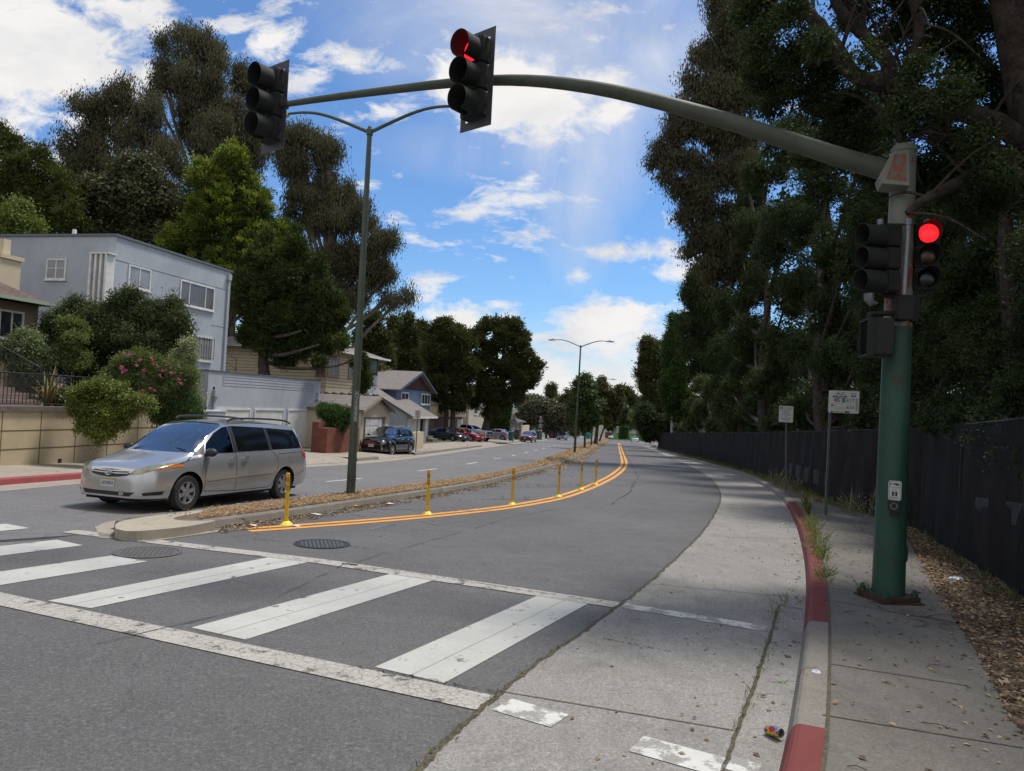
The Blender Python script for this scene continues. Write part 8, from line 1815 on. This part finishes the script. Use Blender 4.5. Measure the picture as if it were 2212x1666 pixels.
weeds('median_weeds',None,[gp(x,y,.14) for x,y in ((455,1108),(470,1102),(520,1100),(400,1120),(640,1087),(700,1080),(830,1063))],14,.22,5,.1,.03,'stuff',ml=L_STRAW)
weeds('gore_weeds',None,ln([(1150,1052),(1290,1050)],22,0,.15)+ln([(1040,1079),(1140,1080)],9,0,.1),15,.10,5,.1,.1,'stuff')
for i,(x,y,dd,lb) in enumerate(((1715,1035,27,'tall wispy dry weed in front of the fence left of sign'),(1850,1095,19.5,'flowering roadside weed between bus stop and signal pole'),(1872,1105,18.6,'rust-topped weed close to the left of signal pole'),(1680,1030,30,'dusty weed clump behind the no parking sign post'))):
 p=at(x,y,dd);p.z=gz(p.x,p.y)+.13;weeds('roadside_weed',lb,[p,p+Vector((.2,.1,0)),p+Vector((-.2,.15,0))],20+i,.75,9,.3,.025,lean=.25,ml=leafmat('dusty_weed%d'%i,(.10,.10,.06),(.20,.19,.12),(.38,.34,.24),.8,.2))
cp=gp(1672,1580,.045);can=thing('drink_can','crushed yellow and blue drink can lying in the gutter','can',cp,R(28))
MC=Matrix.Rotation(R(78),4,'X')
mb=MB();mb.lathe([(.027,-.06),(.033,-.052),(.033,.045),(.027,.056)],24,M=MC)
M_CAN=(lambda t:t.out(t.mx(t.rng(t.noise(28,2),.52,.54),t.mx(t.rng(t.noise(19,1),.55,.57),(.65,.48,.03),(.45,.04,.06)),(.08,.30,.60)),.3,.5,.6))(NT('can_print'))
vs=[Vector(v) for v in mb.v];mb.v=[tuple(Vector((v.x*(1-.22*math.exp(-((v.y-.01)/.02)**2)),v.y,v.z*(1-.12*math.exp(-((v.y+.01)/.03)**2))))) for v in vs]
mb.build('can_body',M_CAN,can,smooth=True)
mb=MB();mb.lathe([(.027,.056),(.0275,.060),(.025,.060),(.024,.054),(0,.054)],24,M=MC);mb.lathe([(.027,-.06),(.02,-.062),(0,-.055)],24,M=MC);mb.build('can_end',M_GALV,can,smooth=True)
mb=MB();mb.lathe([(.0,.0555),(.008,.0553)],12,M=MC@Matrix.Translation((.006,.006,0)));mb.lathe([(.0,.0557),(.009,.0555)],12,M=MC@Matrix.Translation((-.006,-.008,0)));mb.build('can_opening',M_CRACK,can)
M_CLEARP=mat('clear_plastic',(.62,.65,.70),.15,spec=.8)
def lid(x,y,dz,label,r):
 p=gp(x,y,dz);t=thing('plastic_litter',label,'litter',p);t.rotation_euler=(R(20),R(-12),0);mb=MB();mb.lathe([(r,0),(r*1.06,.004),(r*.96,.008),(r*.9,.02),(r*.75,.035),(r*.35,.042),(r*.3,.036),(0,.036)],24);mb.build('dome',M_CLEARP,t,smooth=True);mb=MB();mb.lathe([(r*.98,-.002),(r*1.1,.0),(r*1.1,.004),(r,.006)],24);mb.build('lid_rim',M_WSIGN,t,smooth=True)
lid(1763,1460,.12,'clear domed plastic lid on the bare kerb',.042);lid(1691,1134,.0,'tiny white cap in the gutter beside the red kerb',.03)
bp__=gp(2064,1252,.17);bag=thing('plastic_bag','crumpled clear plastic bag on leaf litter near the fence','litter',bp__)
bm=bmesh.new();bmesh.ops.create_icosphere(bm,subdivisions=3,radius=1);g=random.Random(2);mb=MB();mb.add([Vector((v.co.x*.09,v.co.y*.06,v.co.z*.035))*(1+.35*math.sin(v.co.x*7+v.co.z*5)*math.cos(v.co.y*6)) for v in bm.verts],[[v.index for v in f.verts] for f in bm.faces]);bm.free();mb.build('bag_film',M_CLEARP,bag)
gl=gp(1690,1366+110,0);mb=MB();mb.add([gl+Vector(v) for v in ((0,-.03,.004),(.035,0,.012),(0,.04,.004),(-.035,0,.012))],[(0,1,2,3)]);tag(mb.build('green_leaf',mat('fresh_leaf',(.10,.2,.04),.6),None),'single fresh green leaf lying by the gutter joint','leaf')
for i,(x,y,l_,a) in enumerate(((2000,1440,.16,20),(1960,1432,.12,70),(1990,1560,.2,-30),(2130,1490,.12,60),(1830,1655,.10,-20))):
 p=gp(x,y,.158);mb=MB();dx=Vector((math.cos(R(a)),math.sin(R(a)),0))*l_;mb.tube([p,p+dx*.5+Vector((0,.012,.008)),p+dx],.003,5)
 tag(mb.build('twig',M_BARK,None),('short dark twig on the walk left of litter','thin twig beside the longer one on the walk','longest twig across the near walk slab','twig near the leaf litter edge','tiny twig by the red kerb at the bottom')[i],'twig')
def wbin(label,x,yb,d,col,h=1.1,w=.62,az=110):
 b=at(x,yb,d);b.z=gz(b.x,b.y)+.16;m_=mat('bin_'+'_'.join(label.split()[:2]),col,.55,col2=tuple(c*.8 for c in col),nscale=3);t=thing('wheelie_bin',label,'bin',b,-R(az-90),'wheelie bins along the left kerb')
 s=w/2;q=s*.8;mb=MB();mb.add([(-q,-q,.08),(q,-q,.08),(q,q,.08),(-q,q,.08),(-s,-s*1.1,h-.1),(s,-s*1.1,h-.1),(s,s*1.1,h-.1),(-s,s*1.1,h-.1)],[(0,3,2,1),(0,1,5,4),(1,2,6,5),(2,3,7,6),(3,0,4,7),(4,5,6,7)]);mb.box((-s-.02,-s*1.1-.02,h-.16),(s+.02,s*1.1+.02,h-.101));mb.build('bin_body',m_,t)
 mb=MB();mb.prism([(-s-.03,-s*1.15,h-.095),(-s-.03,s*1.15,h-.095),(-s-.03,s*1.0,h-.03),(-s-.03,-s*.6,h)],(w+.06,0,0));mb.build('bin_lid',m_,t)
 for sg in (-1,1):mb=MB();M=Matrix.Translation((sg*s*.8,s*.8,.11))@Matrix.Rotation(math.pi/2,4,'Y');mb.lathe([(0,-.03),(.11,-.03),(.11,.03),(0,.03)],14,M=M);mb.build('wheel',M_TYRE,t)
wbin('dark green wheelie bin at the kerb in front of stop sign',1103.5,954,95,(.012,.11,.075),1.3,.62)
wbin('black grey wheelie bin left of the dark red SUV',1117,949,108,(.05,.055,.055),1.6,.8)
wbin('black grey wheelie bin right of the dark red SUV',1161.5,947,120,(.05,.055,.055),1.55,.8)
wbin('small brown wheelie bin beside the black grey one',1166.5,947,121,(.08,.04,.035),1.4,.55)
wbin('maroon brown wheelie bin left of the blue bin',1191,946,150,(.14,.06,.06),1.7,1.1)
wbin('blue wheelie bin beside the maroon brown bin',1198,946,150,(.03,.07,.30),1.7,.8)
wbin('teal wheelie bin far off beneath the median trees',1271,944,185,(.03,.20,.18),1.6,1.2)
print('LEAVES',LEAVES_TOTAL)
